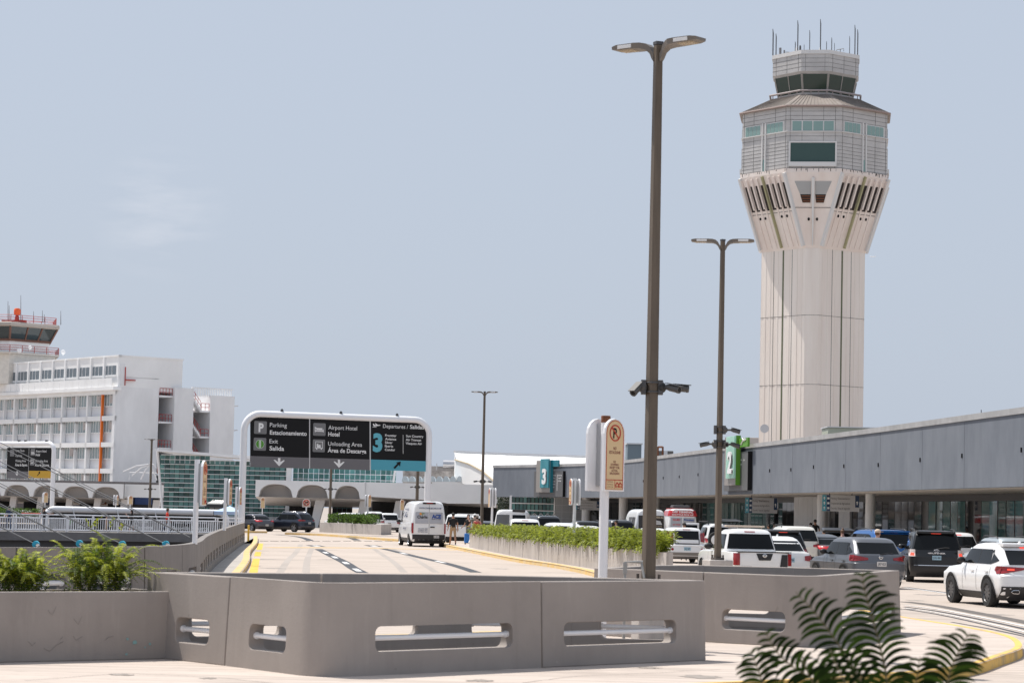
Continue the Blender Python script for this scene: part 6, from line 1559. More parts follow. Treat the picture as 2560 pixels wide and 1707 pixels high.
        for sg in (-1, 1):
            for a0, a1, b1, b0 in ((m0+.02, f0, f1, m0+.02), (m0-.85 if kind != 'pickup' else r0, m0-.02, m0-.02, max(r1, m0-.85))):
                mb = MB(); top.side_patch(mb, sg, ((a0, zb_), (a1, zb_), (b1, ztS), (b0, ztS))); pbuild(mb, 'side_window', glass, o)
            if kind != 'pickup' and m0-.92 > r0:
                mb = MB(); top.side_patch(mb, sg, ((r0-.22, zb_+.10), (m0-.87, zb_), (m0-.87, ztS), (r1+.02, ztS-.05))); pbuild(mb, 'side_window', glass, o)
            mb = MB()
            for q0_, q1_ in ((m0-.02, m0+.02), (m0-.87, m0-.85)):
                if q0_ > r0 or q1_ > m0: top.side_patch(mb, sg, ((q0_, zb_), (q1_, zb_), (q1_, ztS), (q0_, ztS)), .006, 1, 5)
            pbuild(mb, 'door_pillar', trimb, o)
            mb = MB()
            for yy in (m0+.55, m0-.45): mb.box((sg*(sh.side(yy-.25, belt-.12)+.02), yy-.28, belt-.13), (.03, .18, .03))
            build_each(mb, 'door_handle', pm if o_.get('handle') != 'chrome' else chrome, o, world=False)
            mb = MB()
            for yy in (m0, m0+1.0, m0-.92): 
                if yy > .9: sh.side_patch(mb, sg, ((yy-.006, .42), (yy+.006, .42), (yy+.006, belt), (yy-.006, belt)), .004, 1, 8)
            pbuild(mb, 'door_gaps', trimb, o)
    else:
        mb = MB(); sh.front_patch(mb, ((-h*.85, belt+.12), (h*.85, belt+.12), (h*.76, H*.84), (-h*.76, H*.84))); pbuild(mb, 'windshield', glass, o)
        for sg in (-1, 1):
            mb = MB(); sh.side_patch(mb, sg, ((L-1.95, belt+.08), (L-1.05, belt+.08), (L-1.6, H*.74), (L-1.95, H*.74))); pbuild(mb, 'side_window', glass, o)
    # wheels
    wf, wr2 = o_.get('axles', (L-.93, .98)); tw_ = o_.get('tw', .235)
    for y in (wf, wr2):
        for sg in (-1, 1):
            mb = MB(); ar = wheelR*1.2
            if o_.get('clad'): sh.arch(mb, sg, y, wheelR, ar*1.03, .028, .26); pbuild(mb, 'arch_cladding', trimb if o_['clad'] == 1 else gray_clad, o)
            mb = MB(); sh.arch(mb, sg, y, wheelR, ar*.93, .034, .24); pbuild(mb, 'wheel_well', black, o)
            wheel(o, sg*(h-tw_*.5+.028), y, wheelR, tw_, rim, o_.get('style', '5'))
    # lower trim
    mb = MB(); zl = .30 if kind != 'van' else .42
    for sg in (-1, 1): sh.side_patch(mb, sg, ((wr2+wheelR*1.2, sl[0][0]), (wf-wheelR*1.2, sl[0][0]), (wf-wheelR*1.2, zl+.08), (wr2+wheelR*1.2, zl+.08)), .006)
    pbuild(mb, 'sill', trimb, o)
    mb = MB(); zbm = o_.get('bump', .46); sh.rear_patch(mb, ((-h*.93, sl[0][0]), (h*.93, sl[0][0]), (h*.94, zbm), (-h*.94, zbm)), .012, 14, 3); pbuild(mb, 'rear_bumper', o_.get('bumpm', trimb), o)
    mb = MB(); mb.box((0, L*.5, .3), (W*.8, L*.82, .22)); pbuild(mb, 'underbody', trimb, o, None)
    # lamps
    tl = o_.get('tl', (h*.58, h*.97, belt-.22, belt-.04, .25)); x0, x1, z0, z1, wrap = tl
    tin = o_.get('tin', (z0+.03, z1-.05))
    for sg in (-1, 1):
        mb = MB(); c = ((sg*x0, tin[0]), (sg*x1, z0), (sg*x1, z1), (sg*x0, tin[1])); sh.rear_patch(mb, c, .014, 8, 4)
        if wrap:
            yr = sh.at((z0+z1)/2)[1]+.17; sh.side_patch(mb, sg, ((yr, z0), (yr+wrap, z0+(z1-z0)*.45), (yr+wrap, z1-.02), (yr, z1)), .012, 5, 3)
        q = pbuild(mb, 'tail_light', o_.get('tlm', tl_m), o)
        if o_.get('on'):
            mb = MB(); t = o_['on']; sh.rear_patch(mb, tuple((sg*x, z) for x, z in ((t[0], t[2]), (t[1], t[2]), (t[1], t[3]), (t[0], t[3]))), .02, 4, 2); pbuild(mb, 'lamp_glow', tl_on, q)
        if o_.get('clear'):
            mb = MB(); t = o_['clear']; sh.rear_patch(mb, tuple((sg*x, z) for x, z in ((t[0], t[2]), (t[1], t[2]), (t[1], t[3]), (t[0], t[3]))), .02, 4, 2); pbuild(mb, 'clear_lens', tl_white, q)
        mb = MB(); zz = min(belt-.12, .85) if kind != 'van' else 1.0; sh.front_patch(mb, ((sg*h*.5, zz-.12), (sg*h*.93, zz-.06), (sg*h*.93, zz+.04), (sg*h*.5, zz+.02)), .012, 6, 3); pbuild(mb, 'headlight', hl_m, o)
    mb = MB(); sh.front_patch(mb, ((-h*.42, .5), (h*.42, .5), (h*.45, .78), (-h*.45, .78)), .01, 6, 3); pbuild(mb, 'grille', trimb, o)
    bl = o_.get('brake', 1)
    if bl and kind != 'van':
        zb3 = o_.get('bz', H*.945); mb = MB(); top.rear_patch(mb, ((-.17, zb3-.013), (.17, zb3-.013), (.17, zb3+.013), (-.17, zb3+.013)), .015, 4, 1); pbuild(mb, 'brake_light', tl_on if bl == 2 else tl_m, o)
    if kind == 'suv' and not o_.get('nowiper'):
        mb = MB(); y = sh.rear(0, belt+.1)-.03; mb.tube([V((0, y, belt+.09)), V((.3, top.rear(.3, belt+.14)-.02, belt+.14)), V((.45, top.rear(.45, belt+.13)-.02, belt+.13))], .02, 5); pbuild(mb, 'wiper', trimb, o, None)
    pz = o_.get('pz', belt-.22); pt = o_.get('plate', ('KLM 482', plate_w))
    if pt: plate(o, o_.get('plx', 0), sh.rear(0, pz)-.014, pz, pt[1], pt[0])
    mirrors(o, top if kind != 'van' else sh, sh.at(belt+.1)[0]-.5 if kind != 'pickup' else top.at(belt+.1)[0]-.42, belt+.13, o_.get('mm', pm), 1.15 if kind in ('van', 'pickup') else 1)
    if o_.get('rails'):
        for sg in (-1, 1):
            mb = MB(); xx = top.at(H*.965)[2]-.02; y0, y1 = .13+.9, L*.56
            if kind == 'van': y0, y1 = .6, L-2.6
            mb.tube([V((sg*xx, y0-.1, H*.955)), V((sg*xx, y0+.1, H+.03)), V((sg*xx, y1-.2, H+.04)), V((sg*xx, y1, H*.965))], .025, 6); pbuild(mb, 'roof_rail', o_.get('railm', trimb), o)
    if o_.get('shark'):
        mb = MB(); mb.prism([V((-.02, o_['shark'], H-.01)), V((-.02, o_['shark']+.16, H-.01)), V((-.02, o_['shark']+.02, H+.07))], (.04, 0, 0)); pbuild(mb, 'antenna', pm, o, None)
    if o_.get('spoiler'):
        mb = MB(); y = top.rear(0, H*.955); xw = top.at(H*.95)[2]*.93
        mb.hexa([V((x, yy, z)) for z in (H*.945, H*.985) for x, yy in ((-xw, y+.4), (xw, y+.4), (xw*.98, y-.12), (-xw*.98, y-.12))]); pbuild(mb, 'spoiler', pm, o, None)
    o['_'] = 0; del o['_']
    return o, sh, top, belt
YAW = R(8)
Q = 'vehicles queueing on the terminal road'
# nearest white crossover, right edge
o, sh, tp, be = vehicle('parked_car', 'white crossover with black arches and lit red tail lights, nearest car at the right edge', 'car', 'suv', 2592, 61.0, R(9.5), P_white, 4.63, 1.85, 1.645, Q, rim=rim_d, wheelR=.37, opts=dict(
    rake=.74, belt=.63, clad=1, style='10', tl=(.28, .915, .86, 1.06, .32), tin=(.98, 1.03), on=(.55, .72, .96, 1.0), brake=2, bz=1.53, shark=1.1, spoiler=1, bump=.55, pz=.80, plate=('JDX 638', plate_w), tw=.25, mm=trimb,
    rearglass=((-.66, 1.10), (.66, 1.10), (.60, 1.46), (-.60, 1.46)), axles=(3.66, 1.0)))
mb = MB(); c = V((-.55, sh.rear(.55, .45)-.03, .42)); mb.tube([c+V((x*.11, 0, z*.04)) for x, z in ((-1, 0), (-.5, -1), (.8, -1), (1, 0), (.8, 1), (-.5, 1))], .01, 5, closed=True); pbuild(mb, 'exhaust_tip', chrome, o, None)
mb = MB(); mb.lathe(V((0, sh.rear(0, 1.0)-.012, 1.0)), [(.05, 0), (.06, -.012), (.045, -.014)], 16, 'Y', cap=False); mb.tube([V((-.02, sh.rear(0, 1.0)-.02, 1.02)), V((-.02, sh.rear(0, 1)-.02, .98)), V((.02, sh.rear(0, 1)-.02, .985))], .006, 4); pbuild(mb, 'emblem', chrome, o, None)
# black body-on-frame SUV
o, sh, tp, be = vehicle('parked_car', 'black boxy SUV with glowing tail lights and rear spoiler, between the grey and white crossovers', 'car', 'suv', 2343, 84.5, R(-5), P_black, 4.83, 1.93, 1.83, Q, rim=rim_d, wheelR=.39, opts=dict(
    rake=.34, belt=.60, tl=(.74, .95, .92, 1.16, .12), tin=(.92, 1.16), tlm=tl_white, on=(.78, .92, .95, 1.04), brake=2, rails=1, spoiler=1, bump=.6, pz=.88, plate=('JUG 484', plate_b), tw=.27, roofw=.8))
mb = MB(); mb.text('4RUNNER', (0, sh.rear(0, 1.02)-.015, 1.015), (1, 0, 0), (0, 0, 1), .05, align='C', width=.62, bold=.03)
for a in range(2): mb.tube([V((math.cos(t*.5236)*(.09, .045)[a], sh.rear(0, 1.1)-.015, 1.115+math.sin(t*.5236)*(.055, .03)[a])) for t in range(12)], .009, 4, closed=True)
pbuild(mb, 'emblem', chrome, o, None)
mb = MB(); sh.rear_patch(mb, ((-.8, .60), (.8, .60), (.8, .625), (-.8, .625)), .018, 10, 1); pbuild(mb, 'chrome_strip', chrome, o, None)
# grey crossover
o, sh, tp, be = vehicle('parked_car', 'grey crossover with wide dark rear window and red wrap lights, behind the palm and barrier', 'car', 'suv', 2206, 75.5, R(13), P_grey2, 4.38, 1.84, 1.60, Q, rim=rim_m, wheelR=.34, opts=dict(
    rake=.62, belt=.615, tl=(.42, .915, .86, 1.06, .33), tin=(.9, .97), brake=0, shark=1.4, bump=.4, bumpm=P_grey2, pz=.78, plate=('JKP 823', plate_w), mm=trimb, rearglass=((-.66, 1.10), (.66, 1.10), (.62, 1.44), (-.62, 1.44)), clad=1))
mb = MB(); mb.lathe(V((0, sh.rear(0, .99)-.012, .99)), [(.055, 0), (.065, -.012), (.048, -.014)], 16, 'Y', cap=False); mb.box((0, sh.rear(0, .99)-.02, .99), (.15, .01, .022)); pbuild(mb, 'emblem', chrome, o, None)
# white pickup
o, sh, tp, be = vehicle('pickup_truck', 'white crew cab pickup with black tailgate stripe and roof light bar, behind the barrier', 'pickup', 'pickup', 1912, 74.0, R(9), P_white, 5.2, 1.85, 1.80, Q, wheelR=.39, opts=dict(
    bed=.30, tl=(.76, .925, .68, 1.05, .1), tin=(.68, 1.05), bz=1.70, brake=1, plate=('TRK 519', plate_w), pz=.56, bump=.5, bumpm=P_white, rails=0, mm=trimb, tw=.26, gl=.08))
mb = MB(); sh.rear_patch(mb, ((.50, .62), (.745, .62), (.745, 1.02), (.56, 1.02)), .016, 4, 6); pbuild(mb, 'black_stripe', trimb, o)
mb = MB(); sh.rear_patch(mb, ((-.17, .84), (.20, .84), (.28, 1.05), (-.25, 1.05)), .018, 6, 4); pbuild(mb, 'handle_bezel', trimb, o)
mb = MB(); y = sh.rear(0, .98)-.03; mb.lathe(V((.01, y, .985)), [(.05, 0), (.06, -.012), (.045, -.014)], 16, 'Y', cap=False); mb.box((.01, y-.01, .985), (.15, .01, .025)); pbuild(mb, 'emblem', chrome, o, None)
mb = MB(); mb.text('FRONTIER', (-.72, sh.rear(.6, .63)-.018, .625), (1, 0, 0), (0, 0, 1), .04, width=.34, bold=.02); pbuild(mb, 'lettering', chrome, o, None)
mb = MB(); mb.box((-.05, 2.25, 1.86), (1.25, .28, .06)); mb.tube([V((-.55, 2.25, 1.79)), V((-.55, 2.25, 1.85))], .03, 5); mb.tube([V((.5, 2.25, 1.79)), V((.5, 2.25, 1.85))], .03, 5); pbuild(mb, 'light_bar', mat('light_bar', (.55, .45, .36), .4), o, None, bevel=.02)
# white sedan beside it
vehicle('parked_car', 'white compact sedan right of the white pickup, with blue licence plate', 'car', 'sedan', 1977, 81.5, R(8), P_white, 4.45, 1.70, 1.52, Q, wheelR=.31, opts=dict(tl=(.52, .83, .70, .93, .28), plate=('HTM 784', plate_b), pz=.74, brake=0, shark=1.75, bump=.3, trunk=.16))
vehicle('parked_car', 'dark grey SUV roof behind the white pickup and white sedan', 'car', 'suv', 1966, 93, R(6), P_dk, 4.7, 1.9, 1.70, Q, wheelR=.37, opts=dict(rake=.5, brake=2, spoiler=1))
vehicle('parked_car', 'white SUV with roof rails behind the dark grey SUV and the white sedan', 'car', 'suv', 2004, 108, R(5), P_cream, 4.8, 1.93, 1.80, Q, wheelR=.37, opts=dict(rake=.4, rails=1, brake=0))
vehicle('parked_car', 'metallic grey sedan seen side-on behind the grey crossover, with bright red tail light', 'car', 'sedan', 2100, 108, R(22), P_grey2, 4.5, 1.75, 1.47, Q, wheelR=.33, opts=dict(tl=(.40, .85, .78, .97, .38), tlm=mat('tail_bright', (.62, .03, .04), .25, coat=.5), tin=(.8, .93), brake=0, trunk=.13))
o, sh, tp, be = vehicle('parked_car', 'bright blue SUV behind the grey crossover and black SUV, with red high brake light', 'car', 'suv', 2246, 95, R(13), P_blue, 5.0, 2.0, 1.78, Q, wheelR=.39, opts=dict(rake=.45, belt=.60, rails=1, spoiler=1, brake=1, tl=(.72, .99, .86, 1.08, .2)))
# black car with raised tailgate
o, sh, tp, be = vehicle('parked_car', 'black SUV with its rear hatch raised, beyond the woman with a hair bun', 'car', 'suv', 2098, 118, R(4), P_black, 4.6, 1.88, 1.55, Q, wheelR=.35, opts=dict(rake=.5, brake=0))
mb = MB(); mb.hexa([V((x, y, z)) for x, y, z in ((-.85, -.25, 1.5), (.85, -.25, 1.5), (.75, .7, 1.62), (-.75, .7, 1.62), (-.8, -.3, 1.62), (.8, -.3, 1.62), (.7, .7, 1.74), (-.7, .7, 1.74))]); pbuild(mb, 'raised_hatch', P_black, o, None, bevel=.05)
vehicle('parked_car', 'white hatchback glimpsed between the blue SUV and the black SUV', 'car', 'suv', 2274, 112, R(2), P_cream, 4.3, 1.8, 1.62, Q, wheelR=.33, opts=dict(rake=.5, brake=0))
vehicle('parked_car', 'white SUV with red roofline light behind the black SUV', 'car', 'suv', 2402, 100, R(4), P_white, 4.7, 1.9, 1.72, Q, wheelR=.36, opts=dict(rake=.5, brake=2, mm=trimb, shark=1.0))
vehicle('parked_car', 'pale blue-grey car with roof rails behind the white crossover at the right edge', 'car', 'suv', 2560, 92, R(10), P_ltblue, 4.6, 1.85, 1.60, Q, wheelR=.35, opts=dict(rake=.6, rails=1, brake=0))
# boxy white hatch left
o, sh, tp, be = vehicle('parked_car', 'white boxy hatchback with tall curved tail lights and dark bumper, at the planter end', 'car', 'suv', 1720, 109, R(6), P_white, 4.14, 1.80, 1.62, Q, wheelR=.34, opts=dict(
    rake=.28, belt=.60, tl=(.62, .86, .95, 1.42, .14), tin=(1.0, 1.34), brake=1, bump=.50, bumpm=gray_clad, pz=.66, plate=('IXJ 307', plate_b), rearglass=((-.55, 1.10), (.55, 1.10), (.56, 1.47), (-.56, 1.47)), nowiper=1))
mb = MB(); sh.rear_patch(mb, ((-.53, .90), (.53, .90), (.53, 1.07), (-.53, 1.07)), .02, 8, 3); pbuild(mb, 'tailgate_panel', P_white, o)
mb = MB(); sh.rear_patch(mb, ((-.57, .87), (.57, .87), (.57, 1.11), (-.57, 1.11)), .015, 8, 3); pbuild(mb, 'tailgate_surround', trimb, o)
mb = MB()
for sg in (-1, 1): mb.lathe(V((sg*.68, sh.rear(.68, .64)-.01, .64)), [(.06, 0), (.06, -.015), (.01, -.016)], 12, 'Y')
build_each(mb, 'reflector', tl_m, o, world=False)
# white off-roader with rack and open door
o, sh, tp, be = vehicle('parked_car', 'white off-roader with black roof rack, spare wheel and open door behind the second lamp post', 'car', 'suv', 1812, 119, R(4), P_white, 4.3, 1.9, 1.80, Q, wheelR=.40, opts=dict(rake=.12, belt=.60, tl=(.78, .92, .86, 1.1, 0), brake=0, nowiper=1))
mb = MB(); 
for x in (-.75, .75): mb.box((x, 2.0, 1.90), (.06, 3.0, .06))
for i in range(6): mb.box((0, .6+.56*i, 1.89), (1.5, .05, .04))
for x in (-.75, .75):
    for y in (.8, 2.0, 3.2): mb.tube([V((x*.9, y, 1.76)), V((x, y, 1.89))], .025, 5)
pbuild(mb, 'roof_rack', trimb, o, None)
mb = MB(); mb.hexa([V((x, y, z)) for x, y, z in ((-.1, .2, 1.93), (1.0, .2, 1.93), (.8, 2.4, 1.93), (-.1, 2.4, 1.93), (-.1, .5, 2.04), (.7, .9, 2.04), (.7, 2.4, 2.04), (-.1, 2.4, 2.04))]); pbuild(mb, 'cargo_box', trimb, o, None)
mb = MB(); mb.lathe(V((-.45, -.02, 1.0)), [(.1, 0), (.39, 0), (.40, -.05), (.38, -.2), (.25, -.22), (.1, -.2)], 22, 'Y'); pbuild(mb, 'spare_wheel', tyre_m, o, 40)
mb = MB(); mb.lathe(V((-.45, -.235, 1.0)), [(.26, 0), (.24, -.02), (.02, -.02)], 18, 'Y'); pbuild(mb, 'spare_rim', P_white, o, 40)
mb = MB(); mb.box((-1.35, 2.3, 1.05), (.85, .07, 1.5)); d_ = pbuild(mb, 'open_door', P_white, o, None, bevel=.05)
mb = MB(); mb.box((-1.36, 2.26, 1.45), (.66, .02, .5)); pbuild(mb, 'door_window', cgl, d_, None)
# vans
def van_signs(o, sh, items, m, name='lettering'):
    mb = MB()
    for t, x, z, cap, w_, b_ in items: mb.text(t, (x, sh.rear(x, z)-.03, z), (1, 0, 0), (0, 0, 1), cap, align='C', width=w_, bold=b_)
    pbuild(mb, name, m, o, None)
blue_ink = mat('blue_ink', (.03, .08, .3), .5); navy_ink = mat('navy_ink', (.03, .05, .13), .5); red_i2 = mat('red_print', (.6, .04, .05), .5); win_wrap = mat('wrapped_window', (.42, .43, .47), .4)
o, sh, tp, be = vehicle('shuttle_van', 'white high-roof rental shuttle van with rear lettering, on the ramp road under the sign', 'van', 'van', 1073, 140.5, R(10.5), P_white, 5.9, 2.06, 2.66, 'shuttle vans', wheelR=.35, opts=dict(
    belt=.50, tl=(.91, 1.01, .78, 1.38, .12), tin=(.78, 1.38), bump=.72, clad=2, plate=('D 98741', plate_w), pz=.60, plx=.45, mm=trimb, axles=(4.9, 1.15), style='dish', handle=0))
mb = MB()
for sg in (-1, 1): sh.rear_patch(mb, ((.04 if sg > 0 else -.82, 1.35), (.82 if sg > 0 else -.04, 1.35), (.80 if sg > 0 else -.04, 2.02), (.04 if sg > 0 else -.80, 2.02)), .014, 8, 5)
build_each(mb, 'rear_window', win_wrap, o, world=False, smooth=60)
mb = MB(); sh.rear_patch(mb, ((-.008, .74), (.008, .74), (.008, 2.44), (-.008, 2.44)), .018, 1, 6); mb.box((.2, sh.rear(0, 1.17)-.02, 1.16), (.26, .04, .06)); pbuild(mb, 'door_seam', trimb, o)
mb = MB(); mb.box((0, sh.rear(0, 2.55)-.02, 2.55), (.75, .1, .11)); pbuild(mb, 'brake_light_housing', trimb, o, None, bevel=.02); mb = MB(); mb.box((.02, sh.rear(0, 2.55)-.075, 2.55), (.36, .02, .06)); pbuild(mb, 'brake_light', tl_m, o, None)
van_signs(o, sh, [('WWW.CHARLIECARS.COM', .05, 2.21, .09, 1.3, .02), ('RENT A CAR', .42, 1.60, .04, .55, .02), ('SAN JUAN 800M', -.36, 1.03, .055, .55, .02), ('CONDADO 1M 5S', -.36, .94, .055, .55, .02), ('ISLA VERDE 24HR', -.37, .85, .055, .57, .02)], navy_ink)
van_signs(o, sh, [('Charlie', -.40, 1.66, .17, .6, .02)], black, 'logo_lettering'); van_signs(o, sh, [('ACE', .42, 1.68, .21, .55, .06)], blue_ink, 'logo_lettering')
mb = MB(); c = V((-.38, sh.rear(.4, 1.9)-.03, 1.9))
for k in range(6): a = R(20+28*k); mb.prism([c, c+V((.12*math.cos(a)-.02*math.sin(a), 0, .09*math.sin(a)+.02*math.cos(a))), c+V((.15*math.cos(a), 0, .10*math.sin(a)))], (0, -.005, 0))
mb.tube([c, c+V((-.03, 0, -.14))], .012, 4); pbuild(mb, 'palm_logo', mat('palm_green', (.18, .3, .08), .5), o, None)
mb = MB(); mb.lathe(c+V((-.12, .01, .02)), [(.07, 0), (.07, -.01), (.01, -.011)], 14, 'Y'); pbuild(mb, 'sun_logo', mat('logo_orange', (.8, .3, .03), .5), o, None)
mb = MB()
for t, y, z, cap, w_ in (('WWW.CHARLIE', 2.6, 2.12, .10, 1.6), ('C ACE', 2.6, 1.72, .3, 1.4), ('SAN JUAN', 2.6, 1.0, .1, 1.2)):
    xx = -(sh.side(y, z)+.03); mb.text(t, (xx, y+.8, z), (0, -1, 0), (0, 0, 1), cap, width=w_, bold=.03)
pbuild(mb, 'side_lettering', navy_ink, o, None)
# off-terminal red and white van
o, sh, tp, be = vehicle('shuttle_van', 'white and red shuttle van reading Off Terminal Shuttle Pick Up, beside the off-roader', 'van', 'van', 1707, 161, R(3), P_white, 5.6, 2.05, 2.62, 'shuttle vans', wheelR=.35, opts=dict(belt=.5, tl=(.90, 1.0, .9, 1.3, .1), tin=(.9, 1.3), bump=.6, mm=trimb))
mb = MB(); sh.rear_patch(mb, ((-1.0, 2.12), (1.0, 2.12), (.9, 2.50), (-.9, 2.50)), .02, 12, 4)
for sg in (-1, 1): sh.side_patch(mb, sg, ((.12, 2.12), (3.4, 2.12), (3.2, 2.46), (.2, 2.46)), .02)
mb.box((0, 1.9, 2.60), (1.5, 2.6, .08)); pbuild(mb, 'red_band', P_red, o)
mb = MB(); mb.box((0, 1.5, 2.74), (1.15, 1.6, .22)); pbuild(mb, 'roof_air_unit', dkgray, o, None, bevel=.06)
mb = MB()
for sg in (-1, 1): sh.rear_patch(mb, ((.04 if sg > 0 else -.82, 1.2), (.82 if sg > 0 else -.04, 1.2), (.8 if sg > 0 else -.04, 2.02), (.04 if sg > 0 else -.8, 2.02)), .014, 8, 5)
build_each(mb, 'rear_window', win_wrap, o, world=False, smooth=60)
van_signs(o, sh, [('OFF TERMINAL', .0, 2.34, .13, 1.4, .04), ('SHUTTLE PICK UP', 0, 2.17, .10, 1.45, .03)], white, 'band_lettering')
van_signs(o, sh, [('ALLIED', -.42, 1.82, .13, .5, .03), ('ALLIED', -.42, 1.28, .13, .5, .03), ('car rental', -.42, 1.52, .1, .5, .02)], red_i2, 'logo_lettering'); van_signs(o, sh, [('Priceless', .42, 1.82, .13, .66, .03), ('RENTAL', .42, 1.55, .09, .5, .02), ('rent a car', .42, 1.28, .1, .5, .02)], blue_ink, 'logo_lettering')
# white van with dark printed rear window
o, sh, tp, be = vehicle('shuttle_van', 'white transit van with a printed dark rear window, partly behind the nearest lamp post', 'van', 'van', 1628, 152, R(7), P_white, 5.6, 2.06, 2.50, 'shuttle vans', wheelR=.35, opts=dict(belt=.5, tl=(.90, 1.01, .72, 1.1, .12), tin=(.72, 1.1), bump=.5, mm=trimb))
mb = MB(); sh.rear_patch(mb, ((-.8, 1.18), (.85, 1.18), (.82, 2.12), (-.8, 2.12)), .016, 12, 6); pbuild(mb, 'rear_window', mat('printed_window', (.035, .028, .024), .2), o)
van_signs(o, sh, [('TRANSPORTE PENA INC.', .25, 1.95, .13, 1.1, .03), ('CHARTERS Y EXCURSIONES', .3, 1.42, .05, .8, .02), ('San Juan', .3, 1.27, .08, .5, .02)], mat('tan_print', (.55, .45, .33), .5))
mb = MB(); sh.rear_patch(mb, ((.05, 1.55), (.72, 1.55), (.6, 1.78), (.2, 1.85)), .024, 4, 3); pbuild(mb, 'window_picture', mat('picture_grey', (.5, .5, .5), .5), o)
for y0 in (.5, 1.7):
    mb = MB(); sh.side_patch(mb, -1, ((y0, 1.3), (y0+1.0, 1.3), (y0+1.0, 2.0), (y0, 2.0)), .014); pbuild(mb, 'side_window', cgl, o)
# low white van behind ferns
o, sh, tp, be = vehicle('shuttle_van', 'white passenger van with two dark rear windows, behind the ferns near the thin lamp post', 'van', 'van', 1277, 141, R(-4), P_white, 5.2, 2.06, 2.28, 'shuttle vans', wheelR=.35, opts=dict(belt=.5, tl=(.92, 1.01, 1.0, 1.3, .1), tin=(1.0, 1.3), tlm=orange_l, bump=.5, mm=trimb))
for sg, m_ in ((-1, mat('tinted_grey', (.12, .125, .13), .12)), (1, cgl)):
    mb = MB(); sh.rear_patch(mb, ((.09 if sg > 0 else -.9, 1.3), (.9 if sg > 0 else -.09, 1.3), (.84 if sg > 0 else -.09, 1.98), (.09 if sg > 0 else -.84, 1.98)), .016, 8, 5); pbuild(mb, 'rear_window', m_, o)
mb = MB(); mb.box((.45, .25, 2.22), (.75, .3, .14)); pbuild(mb, 'roof_lamp', trimb, o, None, bevel=.03)
B = 'vehicles half hidden behind the fern planter'
vehicle('parked_car', 'white SUV with red high brake light, peeping over the ferns left of centre', 'car', 'suv', 1314, 126, R(2), P_white, 4.8, 1.92, 1.80, B, wheelR=.36, opts=dict(rake=.5, brake=1, bz=1.72, rails=0))
vehicle('parked_car', 'white sloping-roofed crossover peeping over the ferns, left of the thin sign post', 'car', 'suv', 1428, 120, R(14), P_white, 4.6, 1.85, 1.66, B, wheelR=.35, opts=dict(rake=.65, brake=0))
vehicle('parked_car', 'white car with dark roof peeping over the ferns, right of the thin sign post', 'car', 'suv', 1466, 113, R(3), P_white, 4.5, 1.85, 1.58, B, wheelR=.35, opts=dict(rake=.5, brake=0, rg=cgl))
vehicle('parked_car', 'black SUV with roof rails behind the white cars and the thin sign post', 'car', 'suv', 1470, 132, R(3), P_black, 4.8, 1.92, 1.74, B, wheelR=.37, opts=dict(rake=.4, rails=1, brake=0))
vehicle('parked_car', 'large dark SUV behind the white cars, below the glass pavilion', 'car', 'suv', 1378, 158, R(20), P_dk, 5.2, 2.0, 1.95, B, wheelR=.4, opts=dict(rake=.3, rails=1, brake=0))
vehicle('parked_car', 'dark SUV between the yellow sign post and the printed-window van', 'car', 'suv', 1562, 150, R(16), P_dk, 4.8, 1.92, 1.8, B, wheelR=.37, opts=dict(rake=.4, brake=0))
vehicle('parked_car', 'black car beside the man in brown, beyond the yellow sign post', 'car', 'sedan', 1536, 168, R(4), P_black, 4.6, 1.85, 1.5, B, wheelR=.34, opts=dict(brake=0))
vehicle('parked_car', 'small white car behind the nearest lamp post, at the fern bed end', 'car', 'sedan', 1645, 122, R(5), P_white, 4.3, 1.75, 1.48, B, wheelR=.32, opts=dict(brake=0, rg=mat('green_reflect', (.12, .17, .05), .15)))  # rear glass coloured with a painted green reflection
# beyond the shuttle van
o, sh, tp, be = vehicle('pickup_truck', 'white pickup with red tail light behind the man in black, right of the shuttle van', 'pickup', 'pickup', 1142, 156, R(-3), P_white, 5.6, 2.0, 1.92, 'vehicles on the far ramp', wheelR=.4, opts=dict(bed=.30, tl=(.82, .99, .72, 1.05, .1), tin=(.72, 1.05), brake=0))
o, sh, tp, be = vehicle('parked_car', 'white SUV with its black hatch open, right of the man in black', 'car', 'suv', 1172, 172, R(-5), P_white, 4.8, 1.95, 1.80, 'vehicles on the far ramp', wheelR=.37, opts=dict(rake=.4, brake=0))
mb = MB(); mb.hexa([V((x, y, z)) for x, y, z in ((-.8, -.9, 1.85), (.8, -.9, 1.85), (.7, .3, 1.8), (-.7, .3, 1.8), (-.75, -.9, 1.95), (.75, -.9, 1.95), (.7, .3, 1.92), (-.7, .3, 1.92))]); pbuild(mb, 'raised_hatch', P_white, o, None)
mb = MB(); mb.box((0, .05, 1.2), (1.6, .12, .9)); pbuild(mb, 'boot_opening', black, o, None)
vehicle('parked_car', 'grey-blue sedan just right of the lamp post at the planter tip', 'car', 'sedan', 1222, 160, R(10), P_grey2, 4.5, 1.78, 1.5, 'vehicles on the far ramp', wheelR=.33, opts=dict(brake=0))
